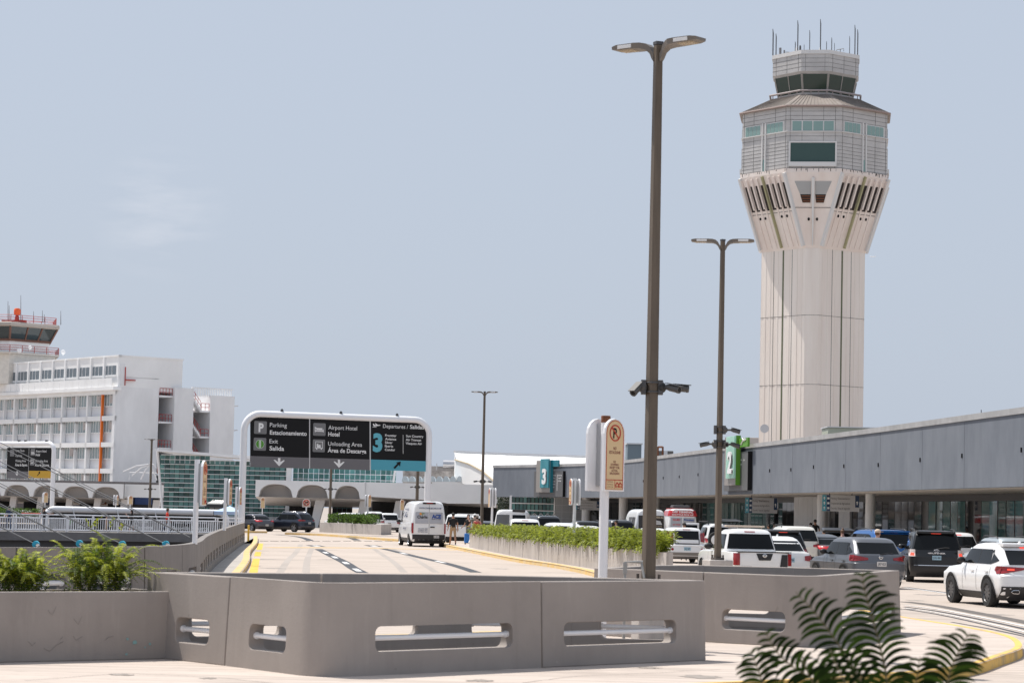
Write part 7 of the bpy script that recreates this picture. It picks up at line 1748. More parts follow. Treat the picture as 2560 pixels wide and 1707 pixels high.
# parked on the far left
g1 = gnd(676, 1326)
vehicle('parked_car', 'metallic grey sedan parked beyond the yellow bollard, rear towards the camera', 'car', 'sedan', 668, 205, R(38), P_grey, 4.6, 1.78, 1.50, 'cars parked before the glass hall', wheelR=.34, opts=dict(tl=(.42, .86, .82, 1.0, .3), tlm=mat('tail_bright', (.62, .03, .04), .25, coat=.5), brake=0, trunk=.13, plate=('FQA 128', plate_w), pz=.55))
vehicle('parked_car', 'dark navy crossover parked behind the no right turn sign', 'car', 'suv', 775, 206, R(52), P_navy, 4.75, 1.9, 1.70, 'cars parked before the glass hall', wheelR=.38, opts=dict(rake=.6, rails=1, railm=chrome, brake=0, plate=('HZB 902', plate_w), tl=(.45, .92, .95, 1.1, .3), clad=1))
vehicle('parked_car', 'white crossover with sloping roof behind the small hedge, left one', 'car', 'suv', 905, 226, R(45), P_white, 4.7, 1.9, 1.72, 'white cars behind the small hedge', wheelR=.36, opts=dict(rake=.6, brake=0))
vehicle('parked_car', 'white SUV with roof lights behind the small hedge, between two other white cars', 'car', 'suv', 935, 216, R(6), P_white, 5.0, 2.0, 1.9, 'white cars behind the small hedge', wheelR=.38, opts=dict(rake=.4, brake=1))
vehicle('parked_car', 'white SUV just left of the shuttle van, right of the small hedge', 'car', 'suv', 974, 224, R(5), P_white, 4.9, 1.95, 1.78, 'white cars behind the small hedge', wheelR=.38, opts=dict(rake=.4, brake=0, tl=(.7, .95, .8, 1.1, .1)))
vehicle('parked_car', 'white car on the lower road beyond the footbridge, far left', 'car', 'suv', 90, 250, R(80), P_white, 4.7, 1.9, 1.75, None, wheelR=.36, opts=dict(rake=.5, brake=0), zg=-.55)
# ================================================================== PLANTS
fern_m = mat('fern_leaf', (.16, .21, .018), .55, island=.5, col2=(.40, .44, .035), transl=.35, spec=.3)
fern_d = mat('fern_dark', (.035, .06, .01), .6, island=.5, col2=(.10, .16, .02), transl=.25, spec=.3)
bed_m = mat('fern_bed_leaf', (.075, .12, .012), .55, island=.75, col2=(.31, .36, .035), transl=.35, spec=.3)
hedge_m = mat('hedge_leaf', (.03, .07, .012), .6, island=.6, col2=(.11, .19, .03), transl=.25, spec=.3)
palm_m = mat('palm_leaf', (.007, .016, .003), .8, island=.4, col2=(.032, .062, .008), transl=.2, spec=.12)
stem_m = mat('stem', (.12, .10, .05), .7)
def rnd(a, b): return random.uniform(a, b)
def frond(mb, base, az, L, rise, droop, n, lw, lenf, twist=0):
    """arching pinnate frond: n leaflet pairs, lw leaflet width, lenf leaflet length"""
    d = V((math.cos(az), math.sin(az), 0)); side = V((-d.y, d.x, 0)); pts = []
    for i in range(n+1):
        t = i/n; pts.append(base+d*(L*(t*.85+.1*t*t))+V((0, 0, rise*(2*t-t*t)*.9-droop*t**3)))
    for i in range(1, n):
        p = pts[i]; tn = (pts[i+1]-pts[i-1]).normalized(); t = i/n; ll = lenf*math.sin(math.pi*min(.97, .12+t*.86))**.7*rnd(.85, 1.1)
        nrm = side.cross(tn).normalized()
        for sg in (-1, 1):
            dd = (side*sg*(1-twist)+tn*.42+nrm*rnd(-.05, .25)-V((0, 0, .18))).normalized(); w_ = tn*lw*.5
            e_ = p+dd*ll; m_ = p+dd*ll*.5+nrm*ll*.06
            mb.add([p-w_*.7, p+w_*.7, m_+w_, e_, m_-w_], [(0, 1, 2, 4), (4, 2, 3)])
    return pts
def stems(mb, pts, r): mb.tube([pts[0], pts[len(pts)//3], pts[2*len(pts)//3], pts[-1]], [r, r*.8, r*.6, r*.2], 4, cap=False)
def fern_bush(label, px, Y, rx, h, nf, seed, vine=False):
    random.seed(seed); b = at(px, 1476, Y); o = thing('fern_bush', label, 'fern', (b.x, Y, .97), 0, 'sword fern bushes in the left planter')
    mb = MB(); md = MB(); ms = MB(); c0 = V((b.x, Y, .95))
    for i in range(nf):
        az = rnd(0, 2*math.pi); t = i/nf; el = rnd(.25, 1.0); L = rx*rnd(.75, 1.25)*(1.2-.45*el)
        base = c0+V((rnd(-.5, .5)*rx, rnd(-.3, .3)*rx, rnd(0, .30*h)))
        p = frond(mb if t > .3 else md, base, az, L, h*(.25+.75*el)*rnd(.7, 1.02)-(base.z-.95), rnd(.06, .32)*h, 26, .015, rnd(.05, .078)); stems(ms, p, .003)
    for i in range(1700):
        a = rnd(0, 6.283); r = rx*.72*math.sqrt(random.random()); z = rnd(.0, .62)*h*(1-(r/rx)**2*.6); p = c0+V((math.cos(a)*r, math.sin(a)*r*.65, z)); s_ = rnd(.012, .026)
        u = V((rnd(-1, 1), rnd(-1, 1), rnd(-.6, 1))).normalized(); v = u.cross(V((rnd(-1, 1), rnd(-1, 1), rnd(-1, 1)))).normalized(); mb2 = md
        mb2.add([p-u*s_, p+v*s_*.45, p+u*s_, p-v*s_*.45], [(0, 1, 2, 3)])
    if vine:
        for k in range(5):
            q = c0+V((rnd(-.25, .25), 0, h*.8)); top = q+V((rnd(-.12, .2), 0, rnd(.10, .22))); ms.tube([q, q.lerp(top, .5)+V((.02, 0, 0)), top], .002, 4)
            for j in range(7):
                p = q.lerp(top, .3+.1*j); s_ = rnd(.018, .028); a = rnd(0, 6.28); u = V((math.cos(a), math.sin(a)*.4, rnd(0, .8))).normalized(); v = V((-u.z, 0, u.x))
                mb.add([p, p+u*s_*.7+v*s_*.5, p+u*s_*1.6, p+u*s_*.7-v*s_*.5], [(0, 1, 2, 3)])
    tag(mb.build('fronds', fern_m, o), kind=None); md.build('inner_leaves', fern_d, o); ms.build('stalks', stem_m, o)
    return o
fern_bush('yellow-green fern bush cut by the left edge on the foreground planter', 48, 30.9, .52, .80, 100, 3)
fern_bush('large yellow-green fern bush with vine shoots on top, on the foreground planter', 246, 31.7, .62, 1.02, 150, 5, True)
random.seed(11)
mb = MB()
for i in range(420):
    x = rnd(60, 425); q = at(x, 1474, 31.2+ (x-240)/240*.55+rnd(-.05, .1)); q.z = .96+rnd(0, .04); s_ = rnd(.01, .022); a = rnd(0, 6.28); u = V((math.cos(a), math.sin(a), rnd(.2, 1))).normalized(); v = V((-u.y, u.x, 0)).normalized()
    mb.add([q, q+u*s_+v*s_*.5, q+u*s_*2, q+u*s_-v*s_*.5], [(0, 1, 2, 3)])
tag(mb.build('weeds', mat('weed_leaf', (.12, .17, .03), .6, island=.5, col2=(.28, .2, .09))), 'low weeds and dry leaves along the foreground planter edge', 'weeds', kind='stuff')

# long fern planter on the median
LPp = [(-2.1, 133), (.6, 107), (2.6, 92), (3.57, 85.2), (4.3, 82), (5.16, 78)]
lp = thing('concrete_planter', 'long low pale concrete planter full of bright ferns, on the median beside the ramp road', 'planter', (2, 100, .15))
LP = resample(smooth_path(LPp, 6), 1.0)
LPl = plen(LP); LW = lambda d: min(2.2, .22+(LPl-d)*.13)
mb = MB(); rs_ = []
for i, q in enumerate(LP):
    t = (LP[min(i+1, len(LP)-1)]-LP[max(i-1, 0)]).normalized(); n = V((-t.y, t.x, 0)); n = -n if n.x < 0 else n; e_ = q+n*LW(LPl*i/(len(LP)-1)); rs_.append([V((q.x, q.y, .15)), V((e_.x, e_.y, .15)), V((e_.x, e_.y, .95)), V((q.x, q.y, .95))])
mb.rings(rs_); mb.build('planter_wall', conc_plant, lp)
mb = MB()
for d in [6+5.2*i for i in range(11)]:
    if d < plen(LP): q, t = along(LP, d); n = V((t.y, -t.x, 0)); n = n if n.x < 0 else -n; mb.box(q+n*.004+V((0, 0, .55)), (.02, .012, .79), rz=math.atan2(t.y, t.x))
mb.build('planter_joint', mat('joint_grey', (.27, .25, .235), .85), lp)
mb = MB()
for i in range(13):
    q, t = along(LP, rnd(1, plen(LP)-1)); n = V((t.y, -t.x, 0)); n = n if n.x < 0 else -n; h = rnd(.08, .3); mb.box(q+n*.003+V((0, 0, .945-h/2)), (rnd(.015, .05), .008, h), rz=math.atan2(t.y, t.x))
mb.build('drip_stain', mat('drip', (.34, .31, .285), .9), lp)
mb = MB()
for i in range(2300):
    d = LPl*(1-random.random()**1.25)*.985+.2; q, t = along(LP, min(d, LPl-.15)); n = V((-t.y, t.x, 0)); n = -n if n.x < 0 else n; off = rnd(.05, .97*LW(min(d, LPl-.15))); base = q+n*off+V((0, 0, .93))
    az = rnd(0, 6.283); near = (133-q.y)/55
    frond(mb, base, az, rnd(.35, .62), rnd(.45, 1.0)*(.72+.28*near), rnd(.05, .30), 16, .027, rnd(.075, .115))
for i in range(500):
    d = LPl*(1-random.random()**1.25)*.985+.2; q, t = along(LP, min(d, LPl-.15)); n = V((-t.y, t.x, 0)); n = -n if n.x < 0 else n; base = q+n*.12+V((0, 0, .95)); az = math.atan2(-n.y, -n.x)+rnd(-.9, .9)
    frond(mb, base, az, rnd(.25, .45), rnd(.15, .4), rnd(.2, .45), 11, .045, rnd(.08, .13))
tag(recentre(mb.build('fern_bed', bed_m), (2, 100, .95)), 'dense bed of bright green ferns spilling over the long median planter', 'ferns', kind='stuff')
mb = MB()
for a_, b_ in zip(rs_, rs_[1:]): mb.poly(*[p+V((0, 0, .006)) for p in (a_[3], b_[3], b_[2], a_[2])])
mb.build('planter_soil', soil, lp)
# small hedge planter in front of the arches
def leaf_mass(mb, pts_fn, n, s0, s1):
    for i in range(n):
        p = pts_fn(); s_ = rnd(s0, s1); u = V((rnd(-1, 1), rnd(-1, 1), rnd(-.3, 1))).normalized(); v = u.cross(V((rnd(-1, 1), rnd(-1, 1), rnd(-1, 1)))).normalized()
        mb.add([p-u*s_*.3, p+u*s_*.6+v*s_*.4, p+u*s_*1.4, p+u*s_*.6-v*s_*.4], [(0, 1, 2, 3)])
a, b, c = V((-16.5, 211, 0)), V((-10.45, 198.5, 0)), V((-9.95, 206, 0)); d = a+(c-b)
hp = thing('concrete_planter', 'short pale concrete planter with a dark green hedge, left of the shuttle van', 'planter', (a+c)/2)
mb = MB(); mb.hexa([q+V((0, 0, z)) for z in (.0, .86) for q in (a, b, c, d)]); mb.build('planter_wall', conc_plant, hp)
mb = MB(); q = a.lerp(b, .55); t = (b-a).normalized(); mb.box(q+V((t.y, -t.x, 0))*.01+V((0, 0, .43)), (.03, .02, .84), rz=math.atan2(t.y, t.x)); mb.build('planter_joint', mat('joint_grey', (.3, .28, .27), .85), hp)
mb = MB()
cl_ = [(rnd(0, 1), rnd(.05, .6), rnd(.3, .75)) for k in range(46)]
def hpt():
    u, v, h = random.choice(cl_); r = .38; w_ = V((rnd(-1, 1), rnd(-1, 1), rnd(-.8, 1)))*r
    return a+(b-a)*(.14+.72*u)+(d-a)*v*.8+V((0, 0, .9+h*.55))+w_
leaf_mass(mb, hpt, 5200, .07, .14)
tag(recentre(mb.build('hedge', hedge_m), tuple((a+c)/2+V((0, 0, .86)))), 'dark green bushy hedge in the short planter before the arches', 'hedge', kind='thing')
# planting at far left on the lower road
a = at(-20, 1290, 236); b = at(92, 1290, 236); hp2 = thing('concrete_planter', 'grey planter wall behind the footbridge at far left', 'planter', ((a.x+b.x)/2, 236, 0))
mb = MB(); mb.box(((a.x+b.x)/2, 237, -2.6), (b.x-a.x, 2.4, 6.4)); mb.build('planter_wall', conc_gray, hp2)
mb = MB(); leaf_mass(mb, lambda: V((rnd(a.x, b.x), 237+rnd(-1, 1), .65+rnd(0, .75))), 1500, .07, .15)
tag(recentre(mb.build('hedge', hedge_m), ((a.x+b.x)/2, 237, .6)), 'dark hedge behind the footbridge at far left', 'hedge', kind='thing')
# dark tree tucked under the eaves beyond the ramp
t_ = thing('small_tree', 'dark leafy tree partly hidden behind the terminal end, left of the glass pavilion', 'tree', at(1262, 1300, 250).to_tuple())
q = at(1264, 1300, 250); mb = MB(); mb.tube([(q.x, 250, 0), (q.x+.1, 250, 1.4), (q.x, 250, 2.6)], [.16, .12, .08], 8); mb.build('trunk', stem_m, t_)
mb = MB(); leaf_mass(mb, lambda: V((q.x+rnd(-1, 1)*.9, 250+rnd(-1, 1), 3.0+rnd(-1.1, .9))), 1400, .08, .16); mb.build('crown', mat('tree_leaf', (.02, .04, .012), .6, island=.5), t_)
for nm, px, Y in (('potted_palm', 867, 263),):
    q = at(px, 1300, Y); pp = thing(nm, 'small dark potted palm inside the arched entrance', 'palm', (q.x, Y, 0)); mb = MB()
    for k in range(14): frond(mb, V((q.x, Y, 1.3)), rnd(0, 6.28), .9, rnd(.3, .8), .5, 10, .06, .25)
    mb.build('fronds', mat('tree_leaf', (.02, .04, .012), .6, island=.5), pp); mb = MB(); mb.tube([(q.x, Y, 0), (q.x, Y, 1.35)], .07, 6); mb.build('trunk', stem_m, pp)

# out of focus palm right in front of the camera
random.seed(21)
pal = thing('foreground_palm', 'dark green feathery palm fronds, blurred, close to the camera at bottom right', 'palm', at(2200, 1800, 10).to_tuple())
FR = [([(1990, 1478), (1998, 1490), (2022, 1512), (2062, 1562), (2104, 1622), (2146, 1690), (2200, 1800)], 10.0, 78, 19),
      ([(2158, 1425), (2156, 1442), (2160, 1468), (2172, 1512), (2186, 1562), (2199, 1612), (2214, 1680), (2225, 1800)], 10.2, 82, 21),
      ([(1912, 1572), (1920, 1592), (1945, 1632), (1985, 1668), (2040, 1705), (2120, 1800)], 9.8, 62, 17),
      ([(1872, 1626), (1884, 1645), (1896, 1675), (1906, 1712), (1925, 1800)], 9.7, 62, 12),
      ([(2424, 1580), (2412, 1598), (2396, 1628), (2380, 1664), (2370, 1700), (2350, 1800)], 9.9, 84, 15),
      ([(2075, 1620), (2085, 1650), (2105, 1690), (2160, 1800)], 9.5, 66, 10),
      ([(2300, 1640), (2296, 1668), (2290, 1705), (2270, 1800)], 10.3, 74, 10),
      ([(2006, 1640), (2014, 1668), (2035, 1710), (2100, 1800)], 9.6, 52, 9)]
for pts, Y, ll, n in FR:
    P = smooth_path([(x, y) for x, y in pts], 8); Pl = plen(P); mb = MB(); tot = []
    for i in range(41): q, _ = along(P, Pl*i/40*.9999); tot.append(at(q.x, q.y, Y+.18*math.sin(i/40*2.2)))
    ms = MB(); ms.tube(tot, [.0015+.004*i/40 for i in range(41)], 6)
    fr_ = ms.build('frond', stem_m, pal)
    kmax = int(n*1.08)
    for i in range(kmax):
        t = .015+.98*(i+.5)/kmax; k = min(39, int(t*40)); p = tot[k].lerp(tot[k+1], t*40-k); tn = (tot[k]-tot[k+1]).normalized()   # towards the tip
        sd = V((tn.z, 0, -tn.x)).normalized(); l_ = ll/600*min(1, .32+t*2.6)*rnd(.9, 1.08)
        for sg in (-1, 1):
            w_ = .0095*min(1, .5+t*2); jy = rnd(-.22, .22); d0 = (sd*sg*.85+tn*.66+V((0, jy, .22))).normalized(); d1 = (sd*sg*.95-tn*.05+V((0, jy*1.4, -.5))).normalized()
            q = p.copy(); L_, Rr = [], []; ns = 8
            for k2 in range(ns+1):
                s2 = k2/ns; dd = (d0*(1-s2)+d1*s2).normalized(); uu = dd.cross(V((0, 1, 0))).normalized()*w_*max(.06, (math.sin(math.pi*min(1, .16+.84*s2)))**.6 if s2 > .3 else .55+.45*s2/.3)
                L_.append(q-uu); Rr.append(q+uu); q = q+dd*l_/ns
            mb.add(L_+Rr, [(j, j+1, ns+2+j, ns+1+j) for j in range(ns)])
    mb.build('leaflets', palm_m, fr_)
mb = MB(); q = at(2200, 1800, 10); mb.tube([(q.x, 10, q.z+.02), (q.x+.02, 10, .8), (q.x, 10, 0)], [.05, .08, .11], 10); mb.build('trunk', stem_m, pal)

# ================================================================== SMALL FURNITURE
p = gnd(620.5, 1352, .15); o = thing('bollard', 'yellow pipe bollard at the end of the curving parapet', 'bollard', p)
mb = MB(); mb.lathe(p, [(.06, 0), (.06, .85), (.055, .9), (.02, .92)], 12); mb.build('post', yellow, o, smooth=40)
for pts, nm in (([(712, 1331), (800, 1334), (900, 1341), (1000, 1348)], 'far_kerb'), ([(622, 1327), (668, 1327.5)], 'far_kerb')):
    P = [gnd(x, y, .15) for x, y in pts]; struct(nm, band(smooth_path([(q.x, q.y) for q in P], 4), -.45, 0, .158, 0), kerbp)
q = at(538, 1262, 224); o = thing('kiosk', 'small kiosk with white slanted ribbed roof before the glass hall', 'kiosk', (q.x, 224, 0))
r0, r1 = at(521, 1260, 224), at(558, 1259, 224); zt_ = at(535, 1249, 224).z
mb = MB(); mb.hexa([V((r0.x, 223, r0.z)), V((r1.x, 223, r0.z)), V((r1.x, 225.5, zt_-.1)), V((r0.x+.5, 225.5, zt_-.1)), V((r0.x, 223, r0.z+.1)), V((r1.x, 223, r0.z+.1)), V((r1.x, 225.5, zt_)), V((r0.x+.5, 225.5, zt_))])
for i in range(5): x = r0.x+.2+(r1.x-r0.x-.3)*i/5; mb.hexa([V((x, 222.97, r0.z+.1)), V((x+.05, 222.97, r0.z+.1)), V((x+.1, 225.5, zt_)), V((x+.05, 225.5, zt_)), V((x, 222.97, r0.z+.14)), V((x+.05, 222.97, r0.z+.14)), V((x+.1, 225.5, zt_+.04)), V((x+.05, 225.5, zt_+.04))])
mb.build('roof', mat('kiosk_roof', (.72, .7, .66), .6), o)
mb = MB()
for x in (r0.x-.15, (r0.x+r1.x)/2, r1.x): mb.box((x, 223.3, r0.z/2), (.12, .12, r0.z))
mb.box(((r0.x+r1.x)/2, 223.3, r0.z-.15), (r1.x-r0.x+.5, .14, .28)); mb.build('frame', dkgray, o)
mb = MB(); mb.box(((r0.x+r1.x)/2, 224.2, 1.2), (r1.x-r0.x-.2, .05, 2.2)); mb.build('back_panel', mat('kiosk_panel', (.3, .28, .25), .7), o)
q = at(566, 1280, 205); o = thing('canopy_tent', 'pale blue pop-up canopy tent behind the white tube sign', 'tent', (q.x, 205, 0)); zt_ = at(575, 1264, 205).z; ze_ = at(566, 1278, 205).z
mb = MB(); x0, x1 = at(534, 1280, 205).x, at(598, 1280, 205).x; ap = V(((x0+x1)/2+.15, 206.2, zt_)); cs = [V((x0, 205, ze_)), V((x1, 205, ze_)), V((x1, 207.4, ze_)), V((x0, 207.4, ze_))]
for i in range(4):
    a, b = cs[i], cs[(i+1) % 4]; mb.poly(a, b, ap); mb.poly(a, b, b-V((0, 0, .28)), a-V((0, 0, .28)))
mb.build('canopy', mat('tent_blue', (.45, .58, .78), .7), o)
mb = MB()
for c_ in cs: mb.tube([c_, V((c_.x, c_.y, 0))], .025, 5)
mb.build('leg', dkgray, o)
q = at(577, 1257, 222); o = thing('banner', 'small teal banner on a pole above the pale blue tent', 'banner', (q.x, 222, 0)); mb = MB(); mb.box((q.x, 222, q.z), (.36, .04, .55)); mb.build('cloth', cyan, o); mb = MB(); mb.tube([(q.x-.2, 222, 0), (q.x-.2, 222, q.z+.3)], .02, 5); mb.build('pole', dkgray, o)
# luggage on the median
q = gnd(1169, 1360, .15); o = thing('suitcase', 'bright blue rolling suitcase beside the travellers at the planter tip', 'suitcase', q, R(15))
mb = MB(); mb.box((0, 0, .36), (.40, .26, .58)); mb.build('shell', mat('suitcase_blue', (.02, .16, .5), .45), o, world=False, bevel=.05)
mb = MB(); 
for x in (-.15, .15):
    for y in (-.09, .09): mb.lathe((x, y, .035), [(.035, -.015), (.035, .015)], 8, 'X')
build_each(mb, 'wheel', trimb, o, world=False)
mb = MB(); mb.tube([(-.1, .1, .64), (-.1, .1, .98), (.1, .1, .98), (.1, .1, .64)], .012, 6); mb.build('handle', steel, o, world=False)
q = gnd(1181, 1361, .15); o = thing('luggage_cart', 'white luggage cart against the end of the fern planter', 'cart', q, R(10))
mb = MB(); mb.hexa([V((x, y, z)) for x, y, z in ((-.2, -.25, .12), (.2, -.25, .12), (.2, .35, .12), (-.2, .35, .12), (-.02, -.1, .62), (.2, -.1, .62), (.2, .35, .62), (-.02, .35, .62))]); mb.build('cover', white, o, world=False, bevel=.02)
mb = MB()
for x in (-.12, .12): mb.lathe((x, -.15, .07), [(.07, -.03), (.07, .03)], 10, 'X')
build_each(mb, 'wheel', trimb, o, world=False)

# ================================================================== PEOPLE
skin_a = mat('skin_tan', (.36, .19, .12), .6); skin_b = mat('skin_fair', (.52, .31, .24), .6); hair_d = mat('hair_dark', (.015, .011, .009), .6); hair_b = mat('hair_brown', (.12, .06, .03), .6)
def cloth(n, c): return mat('cloth_'+n, c, .85)
def person(label, px, feet, Y, h, face, top, legs, skin=skin_a, hair=hair_d, shoes=None, short=False, sleeve=.5, arms=((.1, .1), (-.1, .1)), stride=.12, hat=None, group=None, bun=False, long_=False, bag=None, shades=False):
    """face: heading in degrees, 0 = walking away from the camera, 90 = to the left"""
    b = at(px, 1300, Y); o = thing('person', label, 'person', (b.x, Y, feet), R(face), group); s = h/1.76; shoes = shoes or cloth('shoe', (.03, .03, .035))
    vs_, rad, ed, bone = [], [], [], []
    def v(p, r, parent=None, m=None):
        vs_.append(V(p)*s); rad.append(r*s if not isinstance(r, tuple) else (r[0]*s, r[1]*s))
        if parent is not None: ed.append((parent, len(vs_)-1)); bone.append((parent, len(vs_)-1, m))
        return len(vs_)-1
    T_, Lg_, S_, Sh = 0, 1, 2, 3
    pel = v((0, 0, .97), (.155, .115)); ab = v((0, 0, 1.12), (.145, .105), pel, T_); ch = v((0, 0, 1.30), (.175, .115), ab, T_); nb_ = v((0, 0, 1.45), (.09, .075), ch, T_); nk = v((0, .012, 1.52), .056, nb_, S_)
    hd = v((0, .022, 1.60), (.074, .088), nk, S_); ht_ = v((0, .018, 1.69), (.076, .09), hd, S_); v((0, .012, 1.745), .05, ht_, S_); v((0, .125, 1.625), .011, hd, S_)
    for sg, (sw, bd) in zip((-1, 1), arms):
        sh_ = v((sg*.195, 0, 1.41), .062, nb_, T_); A1 = R(90)*0+sw; dx = .05*sg
        d1 = V((sg*.14, math.sin(sw), -math.cos(sw))).normalized(); e0 = V((sg*.205, 0, 1.41)); m1 = v(e0+d1*.15, .05, sh_, T_); el = v(e0+d1*.29, .041, m1, T_ if sleeve > .6 else S_)
        d2 = V((sg*.03, math.sin(sw+bd), -math.cos(sw+bd))).normalized(); wr = v(e0+d1*.29+d2*.25, .029, el, T_ if sleeve > .9 else S_); pm_ = v(e0+d1*.29+d2*.32, (.04, .02), wr, S_)
        base = e0+d1*.29+d2*.34; sd = V((0, 1, 0)) if abs(d2.y) < .8 else V((0, 0, 1))
        for k, (off, ln) in enumerate(((-.027, .055), (-.009, .07), (.009, .068), (.026, .06))):
            f1 = v(base+sd*off+d2*.02, .0095, pm_, S_); v(base+sd*off+d2*ln+V((-sg*.018, 0, 0)), .008, f1, S_)
        th = v(base-d2*.04+sd*.045, .011, pm_, S_); v(base-d2*.005+sd*.06, .009, th, S_)
    for sg, st in ((-1, stride), (1, -stride)):
        hp_ = v((sg*.095, 0, .90), .10, pel, Lg_); kn = v((sg*.10, st*.9, .50), .064, hp_, Lg_); m2 = v((sg*.10, st*.9-(.05 if st < 0 else 0), .36), .06, kn, S_ if short else Lg_); an = v((sg*.10, st*1.7-(.10 if st < 0 else 0), .09+(.05 if st < 0 else 0)), .042, m2, S_ if short else Lg_)
        v((sg*.105, st*1.7-(.10 if st < 0 else 0)+.15, .04), (.04, .032), an, Sh)
    me = bpy.data.meshes.new('body'); me.from_pydata([tuple(q) for q in vs_], ed, []); ob = bpy.data.objects.new('body', me); COL.objects.link(ob)
    m1 = ob.modifiers.new('skin', 'SKIN'); m1.use_smooth_shade = True
    for i, d in enumerate(me.skin_vertices[0].data): d.radius = rad[i] if isinstance(rad[i], tuple) else (rad[i], rad[i]); d.use_root = (i == 0)
    m2 = ob.modifiers.new('sub', 'SUBSURF'); m2.levels = 1; m2.render_levels = 1
    bpy.context.view_layer.update(); nm = bpy.data.meshes.new_from_object(ob.evaluated_get(bpy.context.evaluated_depsgraph_get())); ob.modifiers.clear(); ob.data = nm; bpy.data.meshes.remove(me)
    for m_ in (top, legs, skin, shoes): nm.materials.append(m_)
    B_ = [(vs_[a], vs_[c], m_) for a, c, m_ in bone]
    for f in nm.polygons:
        c = f.center; best = (1e9, 0)
        for a, q, m_ in B_:
            t = max(0, min(1, (c-a).dot(q-a)/max(1e-9, (q-a).length_squared))); dd = (c-(a+(q-a)*t)).length
            if dd < best[0]: best = (dd, m_)
        f.material_index = best[1] if c.z > 1.0*s or best[1] != T_ or c.z > .93*s else Lg_
    ob.parent = o
    hc = V((0, .018, 1.685))*s
    if hat:
        mb = MB(); mb.ell(hc+V((0, -.005, .035))*s, (.102*s, .115*s, .085*s), 14, 8); bd_ = mb.box(hc+V((0, .13, .025))*s, (.15*s, .13*s, .015*s)) if hat[1] != 'brim' else mb.lathe(hc+V((0, 0, .01))*s, [(.1*s, 0), (.19*s, -.01), (.19*s, .002), (.1*s, .02)], 16); mb.build('hat', hat[0], o, world=False, smooth=50)
        mb = MB(); mb.ell(hc+V((0, -.03, -.03))*s, (.088*s, .09*s, .08*s), 12, 8); mb.build('hair', hair, o, world=False, smooth=60)
    else:
        mb = MB(); mb.ell(hc+V((0, -.022, .018))*s, (.096*s, .105*s, .098*s), 14, 8)
        if bun: mb.ell(hc+V((0, -.04, .125))*s, (.045*s, .045*s, .045*s), 10, 6)
        if long_: mb.ell(hc+V((0, -.07, -.14))*s, (.1*s, .06*s, .2*s), 12, 8)
        mb.build('hair', hair, o, world=False, smooth=60)
    if abs(face) > 60 or shades:
        mb = MB()
        for sg in (-1, 1): mb.ell(V((sg*.033, .105, 1.645))*s, ((.026 if shades else .011)*s, .012*s, (.018 if shades else .009)*s), 8, 6)
        mb.build('sunglasses' if shades else 'eyes', black, o, world=False)
    if bag:
        q = thing(bag[0], bag[2], bag[3], (0, 0, 0)); q.location = (M.Translation((b.x, Y, feet)) @ M.Rotation(R(face), 4, 'Z') @ V((0, -.2*s, 1.2*s)))[:]; q.rotation_euler = (0, 0, R(face))
        mb = MB(); mb.rings([[V((x*w_*s, y*d_*s, z*s)) for x, y in ((-1, -1), (1, -1), (1, 1), (-1, 1))] for z, w_, d_ in ((-.25, .13, .06), (-.2, .16, .1), (.08, .15, .09), (.2, .1, .05))]); mb.build('pack', bag[1], q, world=False, bevel=.03)
        mb = MB()
        for sg in (-1, 1): mb.tube([V((sg*.1, .08, .18))*s, V((sg*.12, .2, .24))*s, V((sg*.12, .34, .05))*s, V((sg*.1, .1, -.18))*s], .02*s, 5)
        mb.build('strap', bag[1], q, world=False)
        mb = MB(); mb.box(V((.02, -.12, -.02))*s, (.16*s, .05*s, .16*s)); mb.build('pocket', bag[1], q, world=False, bevel=.02)
    return o
blk = cloth('black', (.012, .012, .013)); khaki = cloth('khaki', (.36, .24, .14)); navy_c = cloth('navy', (.03, .045, .09)); redc = cloth('red', (.75, .06, .03)); jeans = cloth('jeans', (.05, .08, .15)); gry = cloth('grey', (.14, .14, .16)); tan_c = cloth('tan', (.42, .3, .22)); brn = cloth('brown', (.13, .1, .08)); oliv = cloth('olive', (.14, .13, .1)); pinkc = cloth('pink', (.5, .22, .18)); wht = cloth('white', (.7, .7, .7))
GA = 'people on the median by the shuttle van'; GB = 'people on the footbridge'; GC = 'people among the cars'; GD = 'people in the shade by the terminal doors'
person('man in black polo and khaki shorts walking beside the shuttle van', 1133, .15, 139.5, 1.84, 12, blk, khaki, short=True, arms=((.25, .15), (-.2, .2)), stride=.16, group=GA)
person('traveller in black behind the others, right of the man in khaki shorts', 1171, .15, 151, 1.76, 140, blk, gry, arms=((.3, .9), (.2, .8)), stride=.05, group=GA)
person('traveller in white cap with raised arm and grey backpack', 1187, .15, 147, 1.80, 20, oliv, khaki, skin=skin_b, short=True, arms=((1.3, 1.4), (.3, .6)), hat=(wht, 'peak'), group=GA, bag=('backpack', cloth('grey_bag', (.13, .125, .115)), 'grey backpack on the traveller in the white cap', 'backpack'))
person('traveller in dark brimmed hat with red backpack, nearest the planter tip', 1193, .15, 143.5, 1.70, -8, pinkc, blk, skin=skin_b, short=True, hat=(brn, 'brim'), group=GA, bag=('backpack', cloth('red_bag', (.36, .035, .03)), 'red backpack on the traveller in the brimmed hat', 'backpack'))
def wk(px): return WL+wd_*((at(px, 1300, 172).x-WL.x)/wd_.x)-wn_*1.6
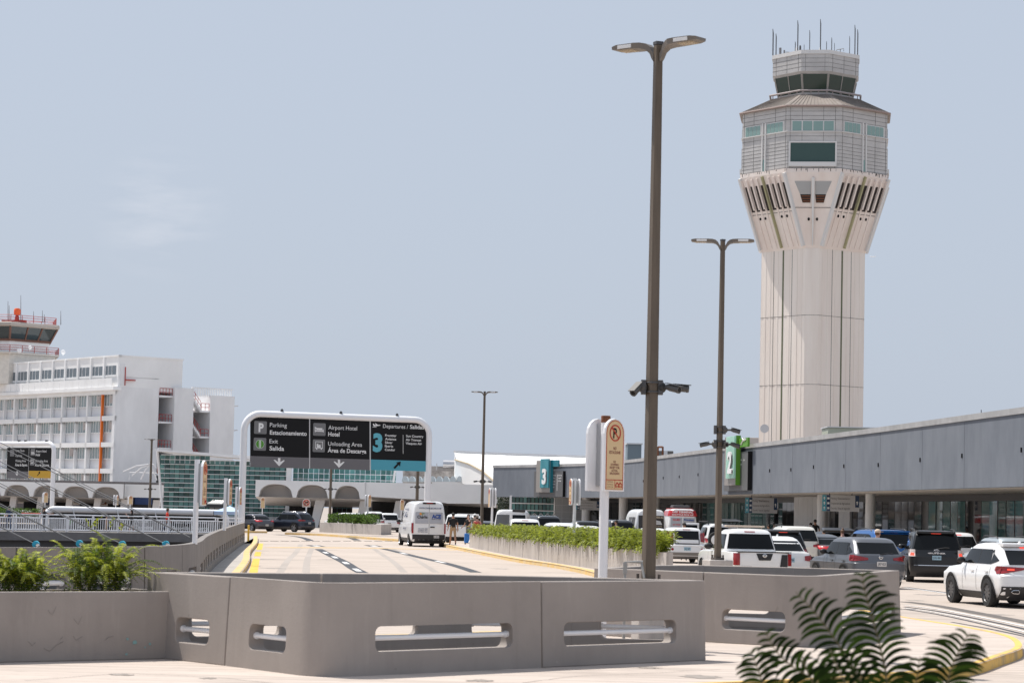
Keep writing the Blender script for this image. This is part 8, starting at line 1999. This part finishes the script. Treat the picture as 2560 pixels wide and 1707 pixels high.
for lab, px, h, face, kw in (('man in dark shirt and jeans at far left of the footbridge, with blue bag', 22, 1.74, 30, dict(top=navy_c, legs=jeans, stride=.05)),
        ('person in black shirt holding a red jacket on the footbridge', 110, 1.72, -60, dict(top=blk, legs=gry, arms=((.6, 1.2), (1.1, .5)), stride=.05)),
        ('child in pale tan clothes on the footbridge', 266, 1.22, -80, dict(top=tan_c, legs=tan_c, skin=skin_b, stride=.06)),
        ('small child in shorts on the footbridge, left of the dark-haired woman', 304, .75, 0, dict(top=pinkc, legs=tan_c, skin=skin_b, short=True, stride=.05)),
        ('dark-haired woman in black raising a hand to her face on the footbridge', 329, 1.66, 70, dict(top=blk, legs=blk, skin=skin_b, short=True, arms=((.5, 2.0), (.1, .3)), long_=True, stride=.06)),
        ('man in bright red-orange shirt and cap walking right on the footbridge', 418, 1.80, -92, dict(top=redc, legs=navy_c, hat=(cloth('cap_dark', (.1, .05, .03)), 'peak'), arms=((.2, .3), (-.2, .4)), sleeve=.95, stride=.15))):
    q = wk(px); person(lab, px, 0, q.y, h, face, group=GB, **kw)
q = wk(118); mb = MB(); c_ = V((q.x+.0, q.y-.3, 1.25)); mb.rings([[c_+V((x, y, z)) for y, z in ((-.05, -.07), (.05, -.07), (.04, .06), (-.04, .06))] for x in (-.85, -.3, .3, .55)]); tag(recentre(mb.build('jacket', cloth('coral', (.6, .16, .13)), bevel=.03), c_), 'coral red jacket carried by the person in black on the footbridge', 'jacket')
q = wk(22); o = thing('shopping_bag', 'bright blue shopping bag beside the man at far left of the footbridge', 'bag', (q.x+.1, q.y-.4, .2)); mb = MB(); c_ = V((q.x+.1, q.y-.4, .55)); mb.rings([[c_+V((x*w_, y*.1, z)) for x, y in ((-1, -1), (1, -1), (1, 1), (-1, 1))] for z, w_ in ((-.3, .2), (.1, .24), (.25, .22))]); mb.build('sack', mat('bag_blue', (.03, .3, .55), .6), o, bevel=.03)
mb = MB(); mb.tube([c_+V((-.12, 0, .24)), c_+V((0, 0, .45)), c_+V((.12, 0, .24))], .012, 5); mb.build('handle', mat('bag_blue', (.03, .3, .55), .6), o)
person('man in brown shirt beyond the ferns, right of the yellow sign post', 1541, 0, 150, 1.76, 100, brn, gry, arms=((.2, .4), (.3, .6)), group=GC)
person('man in sunglasses whose head shows above the white boxy hatchback', 1711, 0, 116, 1.80, 178, oliv, jeans, shades=True, group=GC)
person('woman with blond bun and grey ribbed sweater, seen from behind between cars', 2107, 0, 98, 1.72, 6, gry, jeans, skin=skin_b, hair=hair_b, bun=True, sleeve=.95, group=GC)
person('man in pale baseball cap and dark shirt in front of the blue car', 2194, 0, 84.5, 1.80, -55, cloth('dark_shirt', (.05, .05, .06)), jeans, skin=skin_b, hair=hair_b, hat=(cloth('cream_cap', (.62, .5, .4)), 'peak'), group=GC)
person('dark-haired person whose head shows over the black SUV roof', 2363, 0, 103, 1.74, 170, gry, jeans, group=GC)
person('dark-haired person beyond the grey sedan, next to the white SUV', 2061, 0, 114, 1.62, 30, blk, jeans, group=GC)
for lab, px, Y, h, f, t_ in (('person in black seated low by the doors, leftmost', 1922, 150, 1.55, 90, blk), ('person in grey by the doors, second from the left', 1936, 154, 1.66, -60, gry), ('person in dark jacket by the doors, bending right of the grey one', 1954, 149, 1.45, -90, navy_c), ('person in olive standing left of the tall dark man by the doors', 2027, 149, 1.72, 60, oliv), ('tall man in black standing by the doors in front of the pale pillar', 2038, 146, 1.93, 10, blk)):
    person(lab, px, .15, Y, h, f, t_, gry, stride=.04, group=GD)
